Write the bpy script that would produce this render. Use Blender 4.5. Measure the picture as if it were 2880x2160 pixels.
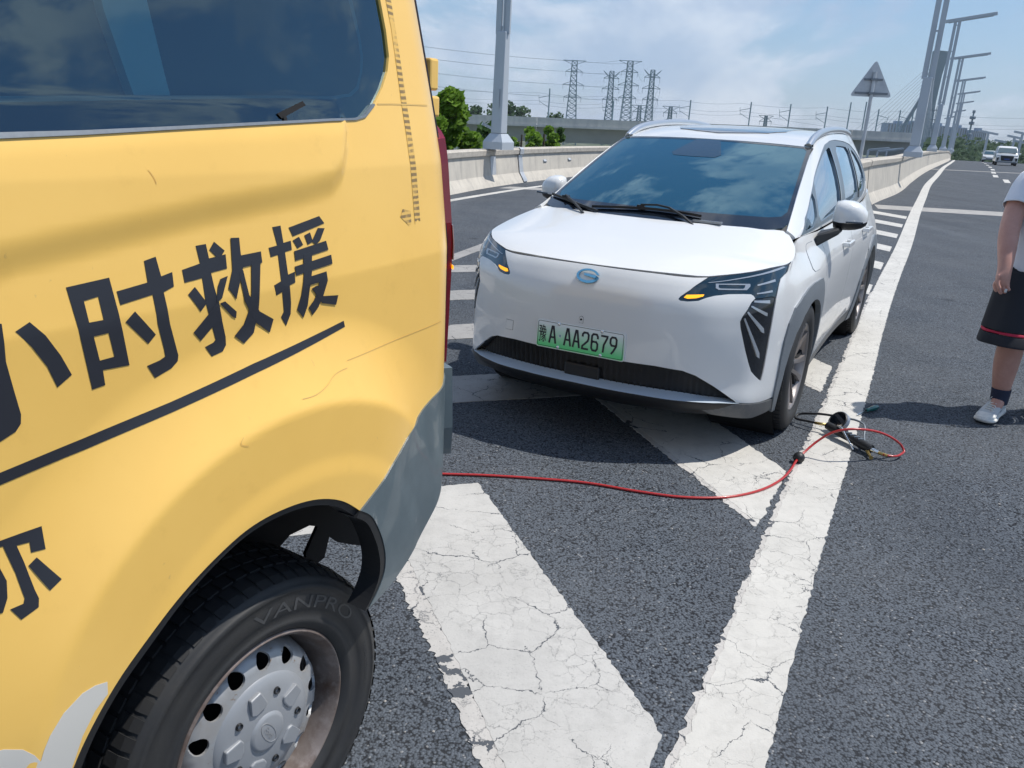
import bpy, bmesh, random
from mathutils import Vector, Matrix, geometry
import numpy as np
from math import sin, cos, tan, pi, radians, sqrt, atan2, exp

def _herm(xs, P, x):
    """cubic interpolation of rows of P (n,...) at knots xs, evaluated at x (m,)"""
    xs = np.asarray(xs, float); P = np.asarray(P, float); n = len(xs)
    d = (P[1:]-P[:-1])/(xs[1:]-xs[:-1]).reshape((-1,)+(1,)*(P.ndim-1))
    h = (xs[1:]-xs[:-1]).reshape((-1,)+(1,)*(P.ndim-1))
    T = np.empty_like(P)
    T[0] = d[0]; T[-1] = d[-1]
    if n > 2:
        T[1:-1] = (d[:-1]*h[1:]+d[1:]*h[:-1])/(h[:-1]+h[1:])
        T[0] = 1.5*d[0]-.5*T[1]; T[-1] = 1.5*d[-1]-.5*T[-2]
    i = np.clip(np.searchsorted(xs, x, side='right')-1, 0, n-2)
    hh = (xs[i+1]-xs[i]); t = (x-xs[i])/hh
    sh = (-1,)+(1,)*(P.ndim-1)
    t = t.reshape(sh); hh = hh.reshape(sh)
    return ((2*t**3-3*t**2+1)*P[i]+(t**3-2*t**2+t)*hh*T[i]+(-2*t**3+3*t**2)*P[i+1]+(t**3-t**2)*hh*T[i+1])

class Surf:
    """tensor cubic surface through a grid of control points G[row v][col u] = (x,y,z)"""
    def __init__(s, us, vs, G):
        s.us = np.array(us, float); s.vs = np.array(vs, float); s.G = np.array(G, float)
        # interpolate columns densely first
        s.nu, s.nv = 30*(len(us)-1)+1, 30*(len(vs)-1)+1
        s.U = np.interp(np.linspace(0, len(us)-1, s.nu), np.arange(len(us)), s.us)
        s.V = np.interp(np.linspace(0, len(vs)-1, s.nv), np.arange(len(vs)), s.vs)
        A = _herm(s.vs, s.G, s.V)                       # nv x cols x 3
        B = _herm(s.us, np.swapaxes(A, 0, 1), s.U)       # nu x nv x 3
        s.D = np.swapaxes(B, 0, 1)                       # nv x nu x 3
    def __call__(s, u, v):
        u = np.atleast_1d(np.asarray(u, float)); v = np.atleast_1d(np.asarray(v, float))
        fu = np.interp(u, s.U, np.arange(s.nu)); fv = np.interp(v, s.V, np.arange(s.nv))
        eu = (u-np.clip(u, s.U[0], s.U[-1]))/(s.U[1]-s.U[0]); ev = (v-np.clip(v, s.V[0], s.V[-1]))/(s.V[1]-s.V[0])
        i = np.clip(fu.astype(int), 0, s.nu-2); j = np.clip(fv.astype(int), 0, s.nv-2)
        a = (fu-i+eu)[:, None]; b = (fv-j+ev)[:, None]
        return (s.D[j, i]*(1-a)+s.D[j, i+1]*a)*(1-b)+(s.D[j+1, i]*(1-a)+s.D[j+1, i+1]*a)*b
    def normal(s, u, v, e=.004):
        u = np.atleast_1d(np.asarray(u, float)); v = np.atleast_1d(np.asarray(v, float))
        n = np.cross(s(u+e, v)-s(u-e, v), s(u, v+e)-s(u, v-e))
        return n/np.maximum(np.linalg.norm(n, axis=1), 1e-9)[:, None]

# ---------------------------------------------------------------- white car (x forward, y to its left, z up, origin under the front axle)
# wrap: u runs from the centre of the nose round the left side to the tail, v is roughly the height
CU = [0, .30, .53, .74, .88, .98, 1.13, 1.55, 2.05, 2.75, 3.55, 4.32, 4.85, 5.25, 5.95]
CV = [.20, .30, .42, .56, .70, .82, .89, 1.0]
_x = [
 [.86, .84, .79, .69, .59, .48, .36],
 [.93, .915, .86, .765, .675, .575, .42],
 [.955, .94, .885, .765, .675, .585, .42],
 [.966, .952, .89, .775, .68, .59, .42],
 [.966, .952, .888, .772, .68, .59, .42],
 [.950, .935, .872, .750, .665, .575, .42],
 [.920, .905, .840, .710, .625, .545, .42],
 [.885, .868, .800, .66, .545, .42, .31]]
_yf = [0, .30, .52, .70, .80]
_y5 = [.845, .845, .85, .85, .852, .85, .848, .850]
_y = [   # stations 6..14
 [.87, .90, .88, .86, .86, .90, .86, .62, 0],
 [.885, .915, .90, .885, .888, .915, .88, .66, 0],
 [.895, .925, .915, .905, .91, .925, .90, .70, 0],
 [.90, .932, .925, .922, .925, .93, .905, .72, 0],
 [.902, .935, .932, .930, .932, .935, .90, .73, 0],
 [.893, .926, .925, .928, .932, .93, .885, .72, 0],
 [.88, .908, .912, .918, .922, .918, .865, .70, 0],
 [.852, .80, .832, .836, .836, .81, .745, .58, 0]]
_xr = [0, -.5, -1.2, -2.0, -2.775, -3.3, -3.62, -3.72]
_ztop = [.935, .933, .929, .954, .975, .982, .998, 1.066, 1.078, 1.09, 1.115, 1.15, 1.18, 1.19, 1.2]
_G = []
for r in range(8):
    row = []
    for c in range(15):
        z = CV[r] if r < 7 else _ztop[c]
        if r == 6 and c < 6: z = [.883, .882, .880, .885, .89, .89][c]
        if c < 5: row.append((_x[r][c], _yf[c], z))
        elif c == 5: row.append((_x[r][5], _y5[r], z))
        elif c == 6: row.append((_x[r][6], _y[r][0], z))
        else: row.append((_xr[c-7], _y[r][c-6], z))
    _G.append(row)
WRAP = Surf(CU, [.20, .30, .42, .56, .70, .82, .89, 1.0], _G)

# bonnet: u 0 centre .. 1 edge, v 0 nose .. 1 windscreen
_he = [(.79, .53, .929), (.66, .70, .954), (.52, .80, .975), (.40, .848, .983), (.27, .850, 1.008), (.14, .822, 1.043), (-.02, .742, 1.098)]
_hc = [(.885, 0, .935), (.80, 0, .965), (.68, 0, .998), (.56, 0, 1.026), (.44, 0, 1.052), (.33, 0, 1.077), (.20, 0, 1.108)]
_HG = []
for k in range(7):
    row = []
    for u in (0, .25, .5, .7, .85, .95, 1.0):
        c, e = _hc[k], _he[k]
        w = u**2.2; wz = u**3.6
        row.append((c[0]+(e[0]-c[0])*w, e[1]*u, c[2]+(e[2]-c[2])*wz))
    _HG.append(row)
HOOD = Surf([0, .25, .5, .7, .85, .95, 1.0], [0, .12, .26, .42, .6, .79, 1.0], _HG)

# windscreen: u -1..1, v 0 bottom .. 1 top
def _ws():
    G = []
    for v in (0, .33, .66, 1.0):
        yb, xb, zb = .748, -.005, 1.097
        yt, xt, zt = .640, -1.004, 1.516
        ye = yb+(yt-yb)*v; xe = xb+(xt-xb)*v-.0*v*(1-v); ze = zb+(zt-zb)*v+.05*v*(1-v)
        row = []
        for u in (0, .3, .6, .85, 1.0):
            bx = (.20*(1-v)+.10*v); bz = (.0*(1-v)+.018*v)
            row.append((xe+bx*(1-u**2.3), ye*u, ze+bz*(1-u**2)+.012*sin(pi*v)*(1-u**2)))
        G.append(row)
    return G
WIND = Surf([0, .3, .6, .85, 1.0], [0, .33, .66, 1.0], _ws())

# greenhouse side: u = -x, v 0 belt .. 1 roof edge
_gx = [-.02, .15, .35, .60, .85, 1.10, 1.5, 2.0, 2.6, 3.1, 3.45]
_gl = [(.797, 1.066), (.812, 1.069), (.826, 1.074), (.833, 1.080), (.835, 1.084), (.836, 1.088), (.836, 1.099), (.836, 1.115), (.818, 1.141), (.775, 1.168), (.70, 1.19)]
_gu = [(.747, 1.102), (.728, 1.172), (.706, 1.262), (.680, 1.366), (.654, 1.462), (.640, 1.535), (.632, 1.588), (.628, 1.605), (.615, 1.60), (.585, 1.57), (.52, 1.50)]
_GG = []
for v in (0, .25, .5, .75, .92, 1.0):
    row = []
    for k, gx in enumerate(_gx):
        (yl, zl), (yu, zu) = _gl[k], _gu[k]
        hgt = (zu-zl)
        b = .055*hgt*4*v*(1-v)
        row.append((-gx, yl+(yu-yl)*v**1.25+b*.6, zl+(zu-zl)*v))
    _GG.append(row)
GREEN = Surf(_gx, [0, .25, .5, .75, .92, 1.0], _GG)

# roof: u 0 centre..1 edge, v = -x
_rv = [.90, 1.0, 1.15, 1.45, 2.0, 2.6, 3.1, 3.5]
_rc = [(-.915, 1.536), (-1.02, 1.560), (-1.17, 1.588), (-1.46, 1.612), (-2.0, 1.628), (-2.6, 1.62), (-3.1, 1.595), (-3.5, 1.545)]
_re = [(-1.004, .640, 1.518), (-1.06, .639, 1.528), (-1.17, .637, 1.55), (-1.45, .632, 1.584), (-2.0, .628, 1.605), (-2.6, .615, 1.60), (-3.1, .585, 1.57), (-3.45, .53, 1.50)]
_RG = []
for k in range(8):
    row = []
    for u in (0, .4, .75, .9, 1.0):
        (cx, cz), (ex, ey, ez) = _rc[k], _re[k]
        row.append((cx+(ex-cx)*u**2.2, ey*u, cz+(ez-cz)*u**2.6))
    _RG.append(row)
ROOF = Surf([0, .4, .75, .9, 1.0], _rv, _RG)

# ---------------------------------------------------------------- yellow van (x = towards its rear, y = away from its left side, z up, origin under the rear hub)
def sstep(a, b, x):
    t = np.clip((x-a)/(b-a), 0, 1); return t*t*(3-2*t)
V_S0, V_R = .575, .17
def van_plan(u):
    a = np.clip((u-V_S0)/V_R, 0, pi/2); over = np.maximum(u-V_S0-V_R*pi/2, 0)
    s = np.where(u < V_S0, u, V_S0+V_R*np.sin(a))
    drop = V_R*(1-np.cos(a))+over
    drop = drop+.15*np.maximum(0, np.minimum(s, .66)+.05)**2
    return s, drop
_il = np.array([(-3, 1.30), (-.9, 1.345), (-.423, 1.402), (-.277, 1.42), (-.095, 1.443), (.12, 1.462), (.20, 1.475), (.235, 1.50), (.262, 1.56), (.30, 1.75), (.32, 2.2)])
class VanSide:
    def __call__(s_, u, z):
        u = np.atleast_1d(np.asarray(u, float)); z = np.atleast_1d(np.asarray(z, float))
        s, drop = van_plan(u)
        d = .045-.02*sstep(.75, .42, z)
        d = d-.12*np.maximum(0, z-1.30)-.14*np.maximum(0, z-1.50)**1.1
        # raised belt panel with soft lower edge
        zw = 1.556+.048*(u+.4)
        zl = np.interp(u, _il[:, 0], _il[:, 1])
        d = d+.0115*sstep(-.03, .030, z-zl)*sstep(.055, -.03, z-zw)
        # rolled ridge under the window
        zw = 1.556+.048*(u+.4)
        # wheel flare
        cx, cz = .03, .56
        rho = np.sqrt(((u-cx)/1.02)**2+((z-cz)/.98)**2)
        tt = np.clip((.70-rho)/.175, 0, 1); d = d+.060*np.where(tt < .90, tt**1.6*.95, .95*.90**1.6+.95*1.6*.90**.6*((tt-.90)-(tt-.90)**2/.20))*sstep(.72, .25, u)
        d = d+.004*sstep(.43, .38, rho)
        return np.stack([s, -(d-drop), z], 1)
    def normal(s_, u, v, e=.004):
        u = np.atleast_1d(np.asarray(u, float)); v = np.atleast_1d(np.asarray(v, float))
        n = np.cross(s_(u+e, v)-s_(u-e, v), s_(u, v+e)-s_(u, v-e))
        return n/np.maximum(np.linalg.norm(n, axis=1), 1e-9)[:, None]
VSIDE = VanSide()


for _o in list(bpy.data.objects): bpy.data.objects.remove(_o, do_unlink=True)
SC = bpy.context.scene; COL = SC.collection
# ------------------------------------------------------------------ camera
cam_d = bpy.data.cameras.new('camera'); cam = bpy.data.objects.new('camera', cam_d); COL.objects.link(cam); SC.camera = cam
PITCH, ROLL = .3162, .0515
fwd = Vector((0, cos(PITCH), -sin(PITCH))); rt = Vector((1, 0, 0)); up = rt.cross(fwd)
r_ = rt*cos(ROLL)+up*sin(ROLL); u_ = -rt*sin(ROLL)+up*cos(ROLL)
M = Matrix((r_, u_, -fwd)).transposed().to_4x4(); M.translation = (0, 0, 1.6097); cam.matrix_world = M
cam_d.sensor_fit = 'HORIZONTAL'; cam_d.sensor_width = 36; cam_d.lens = 36*2292.1/2880
cam_d.clip_start = .05; cam_d.clip_end = 6000
# ------------------------------------------------------------------ daylight
SUN_EL, SUN_AZ = radians(61.5), radians(8)          # azimuth from +x, counter-clockwise
sun_d = bpy.data.lights.new('sun', 'SUN'); sun = bpy.data.objects.new('sun', sun_d); COL.objects.link(sun)
sun_d.energy = 3.75; sun_d.angle = radians(.53); sun_d.color = (1, .955, .89)
sv = Vector((cos(SUN_EL)*cos(SUN_AZ), cos(SUN_EL)*sin(SUN_AZ), sin(SUN_EL)))
sun.rotation_euler = sv.to_track_quat('Z', 'Y').to_euler()
W = bpy.data.worlds.new('World'); SC.world = W; W.use_nodes = True
nt = W.node_tree; nt.nodes.clear()
def N(t, typ, **k):
    n = t.nodes.new(typ)
    for a, b in k.items():
        if a == 'op': n.operation = b
        elif hasattr(n, a) and not a.startswith('i_'): setattr(n, a, b)
    return n
sky = N(nt, 'ShaderNodeTexSky'); sky.sky_type = 'NISHITA'; sky.sun_disc = False
sky.sun_elevation = SUN_EL; sky.sun_rotation = radians(90)-SUN_AZ; sky.air_density = 1.3; sky.dust_density = .2; sky.ozone_density = 7.0
bg = N(nt, 'ShaderNodeBackground'); bg.inputs[1].default_value = .090
wo = N(nt, 'ShaderNodeOutputWorld'); nt.links.new(bg.outputs[0], wo.inputs[0])
tc = N(nt, 'ShaderNodeTexCoord'); sp = N(nt, 'ShaderNodeSeparateXYZ'); nt.links.new(tc.outputs['Generated'], sp.inputs[0])
def wm(op, a, b=None, clamp=False):
    n = nt.nodes.new('ShaderNodeMath'); n.operation = op; n.use_clamp = clamp
    for i, x in enumerate((a, b)):
        if x is None: continue
        if isinstance(x, (int, float)): n.inputs[i].default_value = x
        else: nt.links.new(x, n.inputs[i])
    return n.outputs[0]
cb = nt.nodes.new('ShaderNodeCombineXYZ'); nt.links.new(sp.outputs[0], cb.inputs[0]); nt.links.new(sp.outputs[1], cb.inputs[1]); nt.links.new(wm('MULTIPLY', sp.outputs[2], 2.0), cb.inputs[2])
def wnoise(scale, det, rough, dist, off):
    mp = nt.nodes.new('ShaderNodeMapping'); mp.inputs['Location'].default_value = off; nt.links.new(cb.outputs[0], mp.inputs[0])
    n = nt.nodes.new('ShaderNodeTexNoise'); n.inputs['Scale'].default_value = scale; n.inputs['Detail'].default_value = det
    n.inputs['Roughness'].default_value = rough; n.inputs['Distortion'].default_value = dist; nt.links.new(mp.outputs[0], n.inputs[0]); return n.outputs[0]
def wramp(x, a, b):
    n = nt.nodes.new('ShaderNodeMapRange'); n.interpolation_type = 'SMOOTHSTEP'; n.inputs[1].default_value = a; n.inputs[2].default_value = b; nt.links.new(x, n.inputs[0]); return n.outputs[0]
cl = wnoise(3.3, 10, .62, .25, (4.0, 4.0, 7.7)); big = wnoise(1.15, 2, .5, 0, (7.3, 2.2, 1.3))
cmask = wm('MULTIPLY', wramp(cl, .47, .575), wramp(big, .30, .44), True)
cmask = wm('MULTIPLY', cmask, wm('ADD', .60, wm('MULTIPLY', wramp(sp.outputs[2], .0, .40), .28)))
shade = wramp(wnoise(5.5, 6, .6, .2, (9.3, 4.4, 0)), .35, .65)
ccol = nt.nodes.new('ShaderNodeMix'); ccol.data_type = 'RGBA'; nt.links.new(shade, ccol.inputs[0])
ccol.inputs[6].default_value = (4.2, 5.2, 7.0, 1); ccol.inputs[7].default_value = (7.6, 8.1, 9.0, 1)
mx = nt.nodes.new('ShaderNodeMix'); mx.data_type = 'RGBA'; nt.links.new(cmask, mx.inputs[0]); nt.links.new(ccol.outputs[2], mx.inputs[7])
# a thin summer veil, thicker towards the horizon
veil = wm('ADD', wm('MULTIPLY', wramp(sp.outputs[2], .42, 0.0), .42), .12)
mv = nt.nodes.new('ShaderNodeMix'); mv.data_type = 'RGBA'; nt.links.new(veil, mv.inputs[0]); nt.links.new(sky.outputs[0], mv.inputs[6]); nt.links.new(mv.outputs[2], mx.inputs[6]); mv.inputs[7].default_value = (3.0, 4.75, 7.6, 1)
nt.links.new(mx.outputs[2], bg.inputs[0])
SC.view_settings.view_transform = 'Standard'; SC.view_settings.look = 'None'; SC.view_settings.gamma = 1; SC.view_settings.exposure = .28
SC.view_settings.use_curve_mapping = False
try: SC.cycles.max_bounces = 6; SC.cycles.volume_bounces = 0
except Exception: pass

# ------------------------------------------------------------------ materials
def mat(name, col, rough=.5, metal=0., coat=0., ior=None, spec=None, emit=None, es=1, noise=None, bump=None, speck=None, alpha=None):
    """principled; noise=(scale, amount, colour) mottles, bump=(scale, strength, dist) roughens"""
    m = bpy.data.materials.new(name); m.use_nodes = True; t = m.node_tree; p = t.nodes['Principled BSDF']
    p.inputs['Base Color'].default_value = (*col, 1); p.inputs['Roughness'].default_value = rough; p.inputs['Metallic'].default_value = metal
    p.inputs['Coat Weight'].default_value = coat; p.inputs['Coat Roughness'].default_value = .03
    if ior: p.inputs['IOR'].default_value = ior
    if spec is not None: p.inputs['Specular IOR Level'].default_value = spec
    if emit: p.inputs['Emission Color'].default_value = (*emit, 1); p.inputs['Emission Strength'].default_value = es
    tcn = t.nodes.new('ShaderNodeTexCoord')
    cur = None
    for k in (noise or []) if isinstance(noise, list) else ([noise] if noise else []):
        sc, lo, hi, c2 = k[:4]
        n = t.nodes.new('ShaderNodeTexNoise'); n.inputs['Scale'].default_value = sc; n.inputs['Detail'].default_value = 5; n.inputs['Roughness'].default_value = .65
        if len(k) > 4:
            mpn = t.nodes.new('ShaderNodeMapping'); mpn.inputs['Scale'].default_value = k[4]; t.links.new(tcn.outputs['Object'], mpn.inputs[0]); t.links.new(mpn.outputs[0], n.inputs[0])
        else: t.links.new(tcn.outputs['Object'], n.inputs[0])
        r = t.nodes.new('ShaderNodeMapRange'); r.inputs[1].default_value = lo; r.inputs[2].default_value = hi; t.links.new(n.outputs[0], r.inputs[0])
        x = t.nodes.new('ShaderNodeMix'); x.data_type = 'RGBA'; t.links.new(r.outputs[0], x.inputs[0])
        if cur: t.links.new(cur, x.inputs[6])
        else: x.inputs[6].default_value = (*col, 1)
        x.inputs[7].default_value = (*c2, 1); cur = x.outputs[2]
    if cur: t.links.new(cur, p.inputs['Base Color'])
    if bump:
        n = t.nodes.new('ShaderNodeTexNoise'); n.inputs['Scale'].default_value = bump[0]; n.inputs['Detail'].default_value = 4; t.links.new(tcn.outputs['Object'], n.inputs[0])
        b = t.nodes.new('ShaderNodeBump'); b.inputs['Strength'].default_value = bump[1]; b.inputs['Distance'].default_value = bump[2]; t.links.new(n.outputs[0], b.inputs['Height']); t.links.new(b.outputs[0], p.inputs['Normal'])
    return m
def T(m): return m.node_tree, m.node_tree.nodes['Principled BSDF']
def nn(t, typ, ins=None, **k):
    n = t.nodes.new(typ)
    for a, b in k.items(): setattr(n, a, b)
    for a, b in (ins or {}).items():
        if isinstance(b, bpy.types.NodeSocket): t.links.new(b, n.inputs[a])
        else: n.inputs[a].default_value = b
    return n
def mth(t, op, a, b=0., c=False): return nn(t, 'ShaderNodeMath', {0: a, 1: b}, operation=op, use_clamp=c).outputs[0]
def rng(t, x, a, b, c=0., d=1.): return nn(t, 'ShaderNodeMapRange', {0: x, 1: a, 2: b, 3: c, 4: d}).outputs[0]
def mixc(t, f, a, b):
    n = nn(t, 'ShaderNodeMix', data_type='RGBA')
    for i, x in ((0, f), (6, a), (7, b)):
        if isinstance(x, bpy.types.NodeSocket): t.links.new(x, n.inputs[i])
        elif i == 0: n.inputs[0].default_value = x
        else: n.inputs[i].default_value = (*x, 1)
    return n.outputs[2]
def noise(t, vec, s, det=4, r=.6, dist=0.): return nn(t, 'ShaderNodeTexNoise', {'Vector': vec, 'Scale': s, 'Detail': det, 'Roughness': r, 'Distortion': dist}).outputs[0]

def asphalt_mat():
    m = mat('asphalt', (.07, .078, .09), .93, spec=.25); t, p = T(m)
    pos = nn(t, 'ShaderNodeNewGeometry').outputs['Position']
    vo = nn(t, 'ShaderNodeTexVoronoi', {'Vector': pos, 'Scale': 125., 'Randomness': 1.}, feature='F1')
    vo2 = nn(t, 'ShaderNodeTexVoronoi', {'Vector': pos, 'Scale': 75., 'Randomness': 1.}, feature='F1')
    d = vo.outputs['Distance']; d2 = vo2.outputs['Distance']
    cell = nn(t, 'ShaderNodeSeparateColor', {0: vo.outputs['Color']})
    base = mixc(t, cell.outputs[0], (.070, .083, .101), (.118, .136, .160))
    base = mixc(t, rng(t, cell.outputs[1], .975, .998), base, (.27, .275, .28))
    base = mixc(t, rng(t, mth(t, 'ADD', d, mth(t, 'MULTIPLY', d2, .5)), .72, 1.05), base, (.012, .014, .018))
    big = noise(t, pos, 1.1, 5, .6); fine = noise(t, pos, 9., 3)
    base = mixc(t, rng(t, big, .35, .7, 0, .22), base, (.16, .165, .17))
    base = mixc(t, rng(t, fine, .55, .75, 0, .25), base, (.02, .022, .026))
    # wheel tracks and old spills, drawn out along the road
    al = nn(t, 'ShaderNodeMapping', {0: pos}); al.inputs['Rotation'].default_value = (0, 0, radians(27)); al.inputs['Scale'].default_value = (1., .10, 1)
    trk = noise(t, al.outputs[0], 1.35, 3, .5); base = mixc(t, rng(t, trk, .50, .68, 0, .30), base, (.045, .052, .062)); base = mixc(t, rng(t, trk, .42, .28, 0, .22), base, (.15, .165, .185))
    sp1 = nn(t, 'ShaderNodeTexVoronoi', {'Vector': pos, 'Scale': 1.1, 'Randomness': 1.}, feature='F1').outputs['Distance']
    base = mixc(t, mth(t, 'MULTIPLY', rng(t, sp1, .13, .05, 0, .55), rng(t, noise(t, pos, 6., 4), .4, .6), True), base, (.018, .02, .024))
    t.links.new(base, p.inputs['Base Color'])
    h = mth(t, 'ADD', mth(t, 'MULTIPLY', d, -1.), mth(t, 'MULTIPLY', d2, -.7))
    h = mth(t, 'ADD', h, mth(t, 'MULTIPLY', noise(t, pos, 230., 2), .35))
    b = nn(t, 'ShaderNodeBump', {'Height': h, 'Strength': .8, 'Distance': .005}); t.links.new(b.outputs[0], p.inputs['Normal'])
    return m
def paint_mat(name, col, wear, crack, c0=(.07, .078, .09)):
    m = mat(name, col, .72); t, p = T(m)
    pos = nn(t, 'ShaderNodeNewGeometry').outputs['Position']
    ds = nn(t, 'ShaderNodeTexNoise', {'Vector': pos, 'Scale': 9., 'Detail': 5, 'Roughness': .7})
    vec = nn(t, 'ShaderNodeVectorMath', {0: pos, 1: nn(t, 'ShaderNodeVectorMath', {0: ds.outputs[1], 'Scale': .10}, operation='SCALE').outputs[0]}, operation='ADD').outputs[0]
    e1 = nn(t, 'ShaderNodeTexVoronoi', {'Vector': vec, 'Scale': 4.2}, feature='DISTANCE_TO_EDGE').outputs['Distance']
    e2 = nn(t, 'ShaderNodeTexVoronoi', {'Vector': vec, 'Scale': 13.}, feature='DISTANCE_TO_EDGE').outputs['Distance']
    w = rng(t, noise(t, pos, 3.4, 4, .7), .46, .72, 0., .034*crack)
    c1 = mth(t, 'LESS_THAN', e1, w)
    w2 = rng(t, noise(t, pos, 2.6, 3, .6), .44, .7, 0., .020*crack)
    c2 = mth(t, 'MULTIPLY', mth(t, 'LESS_THAN', e2, w2), .55)
    ck = mth(t, 'MAXIMUM', c1, c2)
    sp_ = noise(t, pos, 160., 2, .5); st = noise(t, pos, 1.8, 6, .7); st2 = noise(t, pos, 14., 5, .7)
    base = mixc(t, rng(t, st, .35, .66, 0, .75), col, tuple(c*.76 for c in col))
    base = mixc(t, rng(t, st2, .48, .72, 0, .42), base, tuple(c*.62 for c in col))
    base = mixc(t, rng(t, sp_, .62, .72, 0, wear), base, (.16, .165, .17))
    base = mixc(t, ck, base, c0)
    t.links.new(base, p.inputs['Base Color'])
    h = mth(t, 'SUBTRACT', mth(t, 'MULTIPLY', noise(t, pos, 120., 3), .25), ck)
    b = nn(t, 'ShaderNodeBump', {'Height': h, 'Strength': .8, 'Distance': .004}); t.links.new(b.outputs[0], p.inputs['Normal'])
    return m
MT = {}
MT['asphalt'] = asphalt_mat()
MT['paint'] = paint_mat('road_paint', (.58, .565, .525), .12, .42)
MT['paint2'] = paint_mat('old_road_paint', (.50, .49, .465), .30, .55)
MT['paint3'] = paint_mat('crumbling_road_paint', (.52, .50, .47), .75, 2.6)
MT['paint4'] = paint_mat('faded_and_shaded_road_paint', (.33, .32, .305), .5, .8)
MT['concrete'] = mat('concrete', (.56, .52, .45), .85, noise=[(1.3, .35, .75, (.44, .41, .36)), (6., .5, .8, (.33, .31, .28), (1, 1, .12)), (40., .5, .9, (.50, .47, .42))], bump=(60, .3, .01))
MT['coping'] = mat('concrete_coping', (.50, .46, .40), .88, noise=[(9., .4, .7, (.34, .31, .27)), (60, .45, .8, (.62, .58, .5))], bump=(40, .5, .02))
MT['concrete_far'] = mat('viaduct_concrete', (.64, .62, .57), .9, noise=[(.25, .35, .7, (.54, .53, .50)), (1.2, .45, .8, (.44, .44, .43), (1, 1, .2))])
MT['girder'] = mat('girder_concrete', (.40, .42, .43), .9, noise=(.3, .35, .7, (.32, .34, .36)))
MT['white_car'] = mat('pearl_white_paint', (.735, .745, .74), .28, 0, .8)
MT['fasteel'] = mat('galvanised_steel', (.55, .57, .59), .45, .35, noise=(3, .4, .7, (.42, .44, .47)))
MT['poleblue'] = mat('painted_pole_steel', (.47, .51, .55), .42, .15)
MT['black'] = mat('black_plastic', (.012, .013, .015), .5)
MT['gloss'] = mat('gloss_black', (.006, .009, .014), .08, 0, 1)
MT['dark'] = mat('void_black', (.004, .004, .005), .9)
MT['clad'] = mat('grey_cladding_plastic', (.20, .225, .25), .42, .25, noise=(120, .4, .8, (.16, .18, .20)))
MT['sill'] = mat('dark_grey_plastic', (.075, .083, .092), .5, noise=[(30, .5, .8, (.13, .13, .125)), (300, .55, .75, (.17, .17, .165))])
MT['silver'] = mat('satin_silver', (.62, .65, .68), .28, .85)
MT['lipsilver'] = mat('satin_grey_lip', (.62, .72, .82), .30, .3)
MT['chrome'] = mat('chrome', (.75, .78, .8), .08, 1)
MT['rubber'] = mat('tyre_rubber', (.022, .023, .025), .62, noise=[(6, .4, .7, (.035, .034, .032))], bump=(150, .15, .002))
MT['rimgrey'] = mat('machined_alloy', (.30, .275, .265), .42, .7)
MT['rimblack'] = mat('black_alloy', (.02, .021, .023), .3, .3)
MT['glass'] = mat('windscreen_glass', (.010, .055, .095), .02, 0, 1, ior=1.6)
MT['sideglass'] = mat('side_window_glass', (.035, .075, .10), .03, 0, 1, ior=1.75)
MT['seal'] = mat('grey_window_frame', (.16, .20, .235), .35, .3)
MT['lens'] = mat('lamp_housing', (.008, .028, .045), .05, 0, 1)
MT['drl'] = mat('clear_light_guide', (.42, .46, .50), .15, .3, 1)
MT['amber'] = mat('lit_amber_indicator', (.9, .35, .02), .4, emit=(1, .43, .01), es=1.0)
MT['logo'] = mat('blue_chrome_badge', (.16, .42, .62), .12, .9)
MT['ink'] = mat('black_lettering', (.012, .013, .016), .5)
MT['brass'] = mat('brass', (.55, .40, .14), .3, .9)
MT['hose'] = mat('red_rubber_hose', (.42, .022, .02), .28, 0, .4)
MT['green_handle'] = mat('green_screwdriver_plastic', (.0, .115, .10), .3, 0, .5)
MT['skin'] = mat('skin', (.52, .285, .225), .5, noise=[(9, .4, .7, (.44, .22, .17)), (60, .45, .75, (.47, .25, .20))], bump=(90, .2, .002))
MT['tee'] = mat('white_cotton', (.74, .76, .80), .85, noise=(5, .4, .7, (.66, .68, .74)))
MT['shorts'] = mat('black_fabric', (.012, .014, .02), .85)
MT['red_band'] = mat('red_stripe_fabric', (.42, .015, .05), .8)
MT['shoe'] = mat('white_shoe_leather', (.72, .71, .66), .6, noise=(30, .45, .7, (.55, .56, .55)))
MT['shoegrey'] = mat('grey_shoe_mesh', (.50, .52, .53), .8)
MT['navy'] = mat('navy_fabric', (.015, .022, .05), .8)
MT['hair'] = mat('black_hair', (.01, .009, .008), .5)
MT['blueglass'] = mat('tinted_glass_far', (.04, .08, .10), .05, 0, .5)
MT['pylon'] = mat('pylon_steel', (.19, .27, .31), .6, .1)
MT['cable'] = mat('cable_grey', (.22, .27, .32), .6)
MT['bark'] = mat('bark', (.10, .075, .05), .9)
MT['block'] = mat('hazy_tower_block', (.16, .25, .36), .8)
def leafmat(name, a, b):
    m = mat(name, a, .75, spec=.15); t, p = T(m)
    oi = nn(t, 'ShaderNodeNewGeometry').outputs['Random Per Island']
    pos = nn(t, 'ShaderNodeNewGeometry').outputs['Position']
    t.links.new(mixc(t, oi, mixc(t, rng(t, noise(t, pos, 1.2), .35, .65), a, tuple(x*.7 for x in a)), b), p.inputs['Base Color'])
    tr = nn(t, 'ShaderNodeBsdfTranslucent', {0: (b[0]*1.3, b[1]*1.4, b[2]*.5, 1)}); mxs = nn(t, 'ShaderNodeMixShader', {0: .3})
    t.links.new(p.outputs[0], mxs.inputs[1]); t.links.new(tr.outputs[0], mxs.inputs[2]); t.links.new(mxs.outputs[0], t.nodes['Material Output'].inputs[0])
    return m
MT['leaf'] = leafmat('bright_leaves', (.075, .15, .015), (.16, .28, .03))
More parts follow.
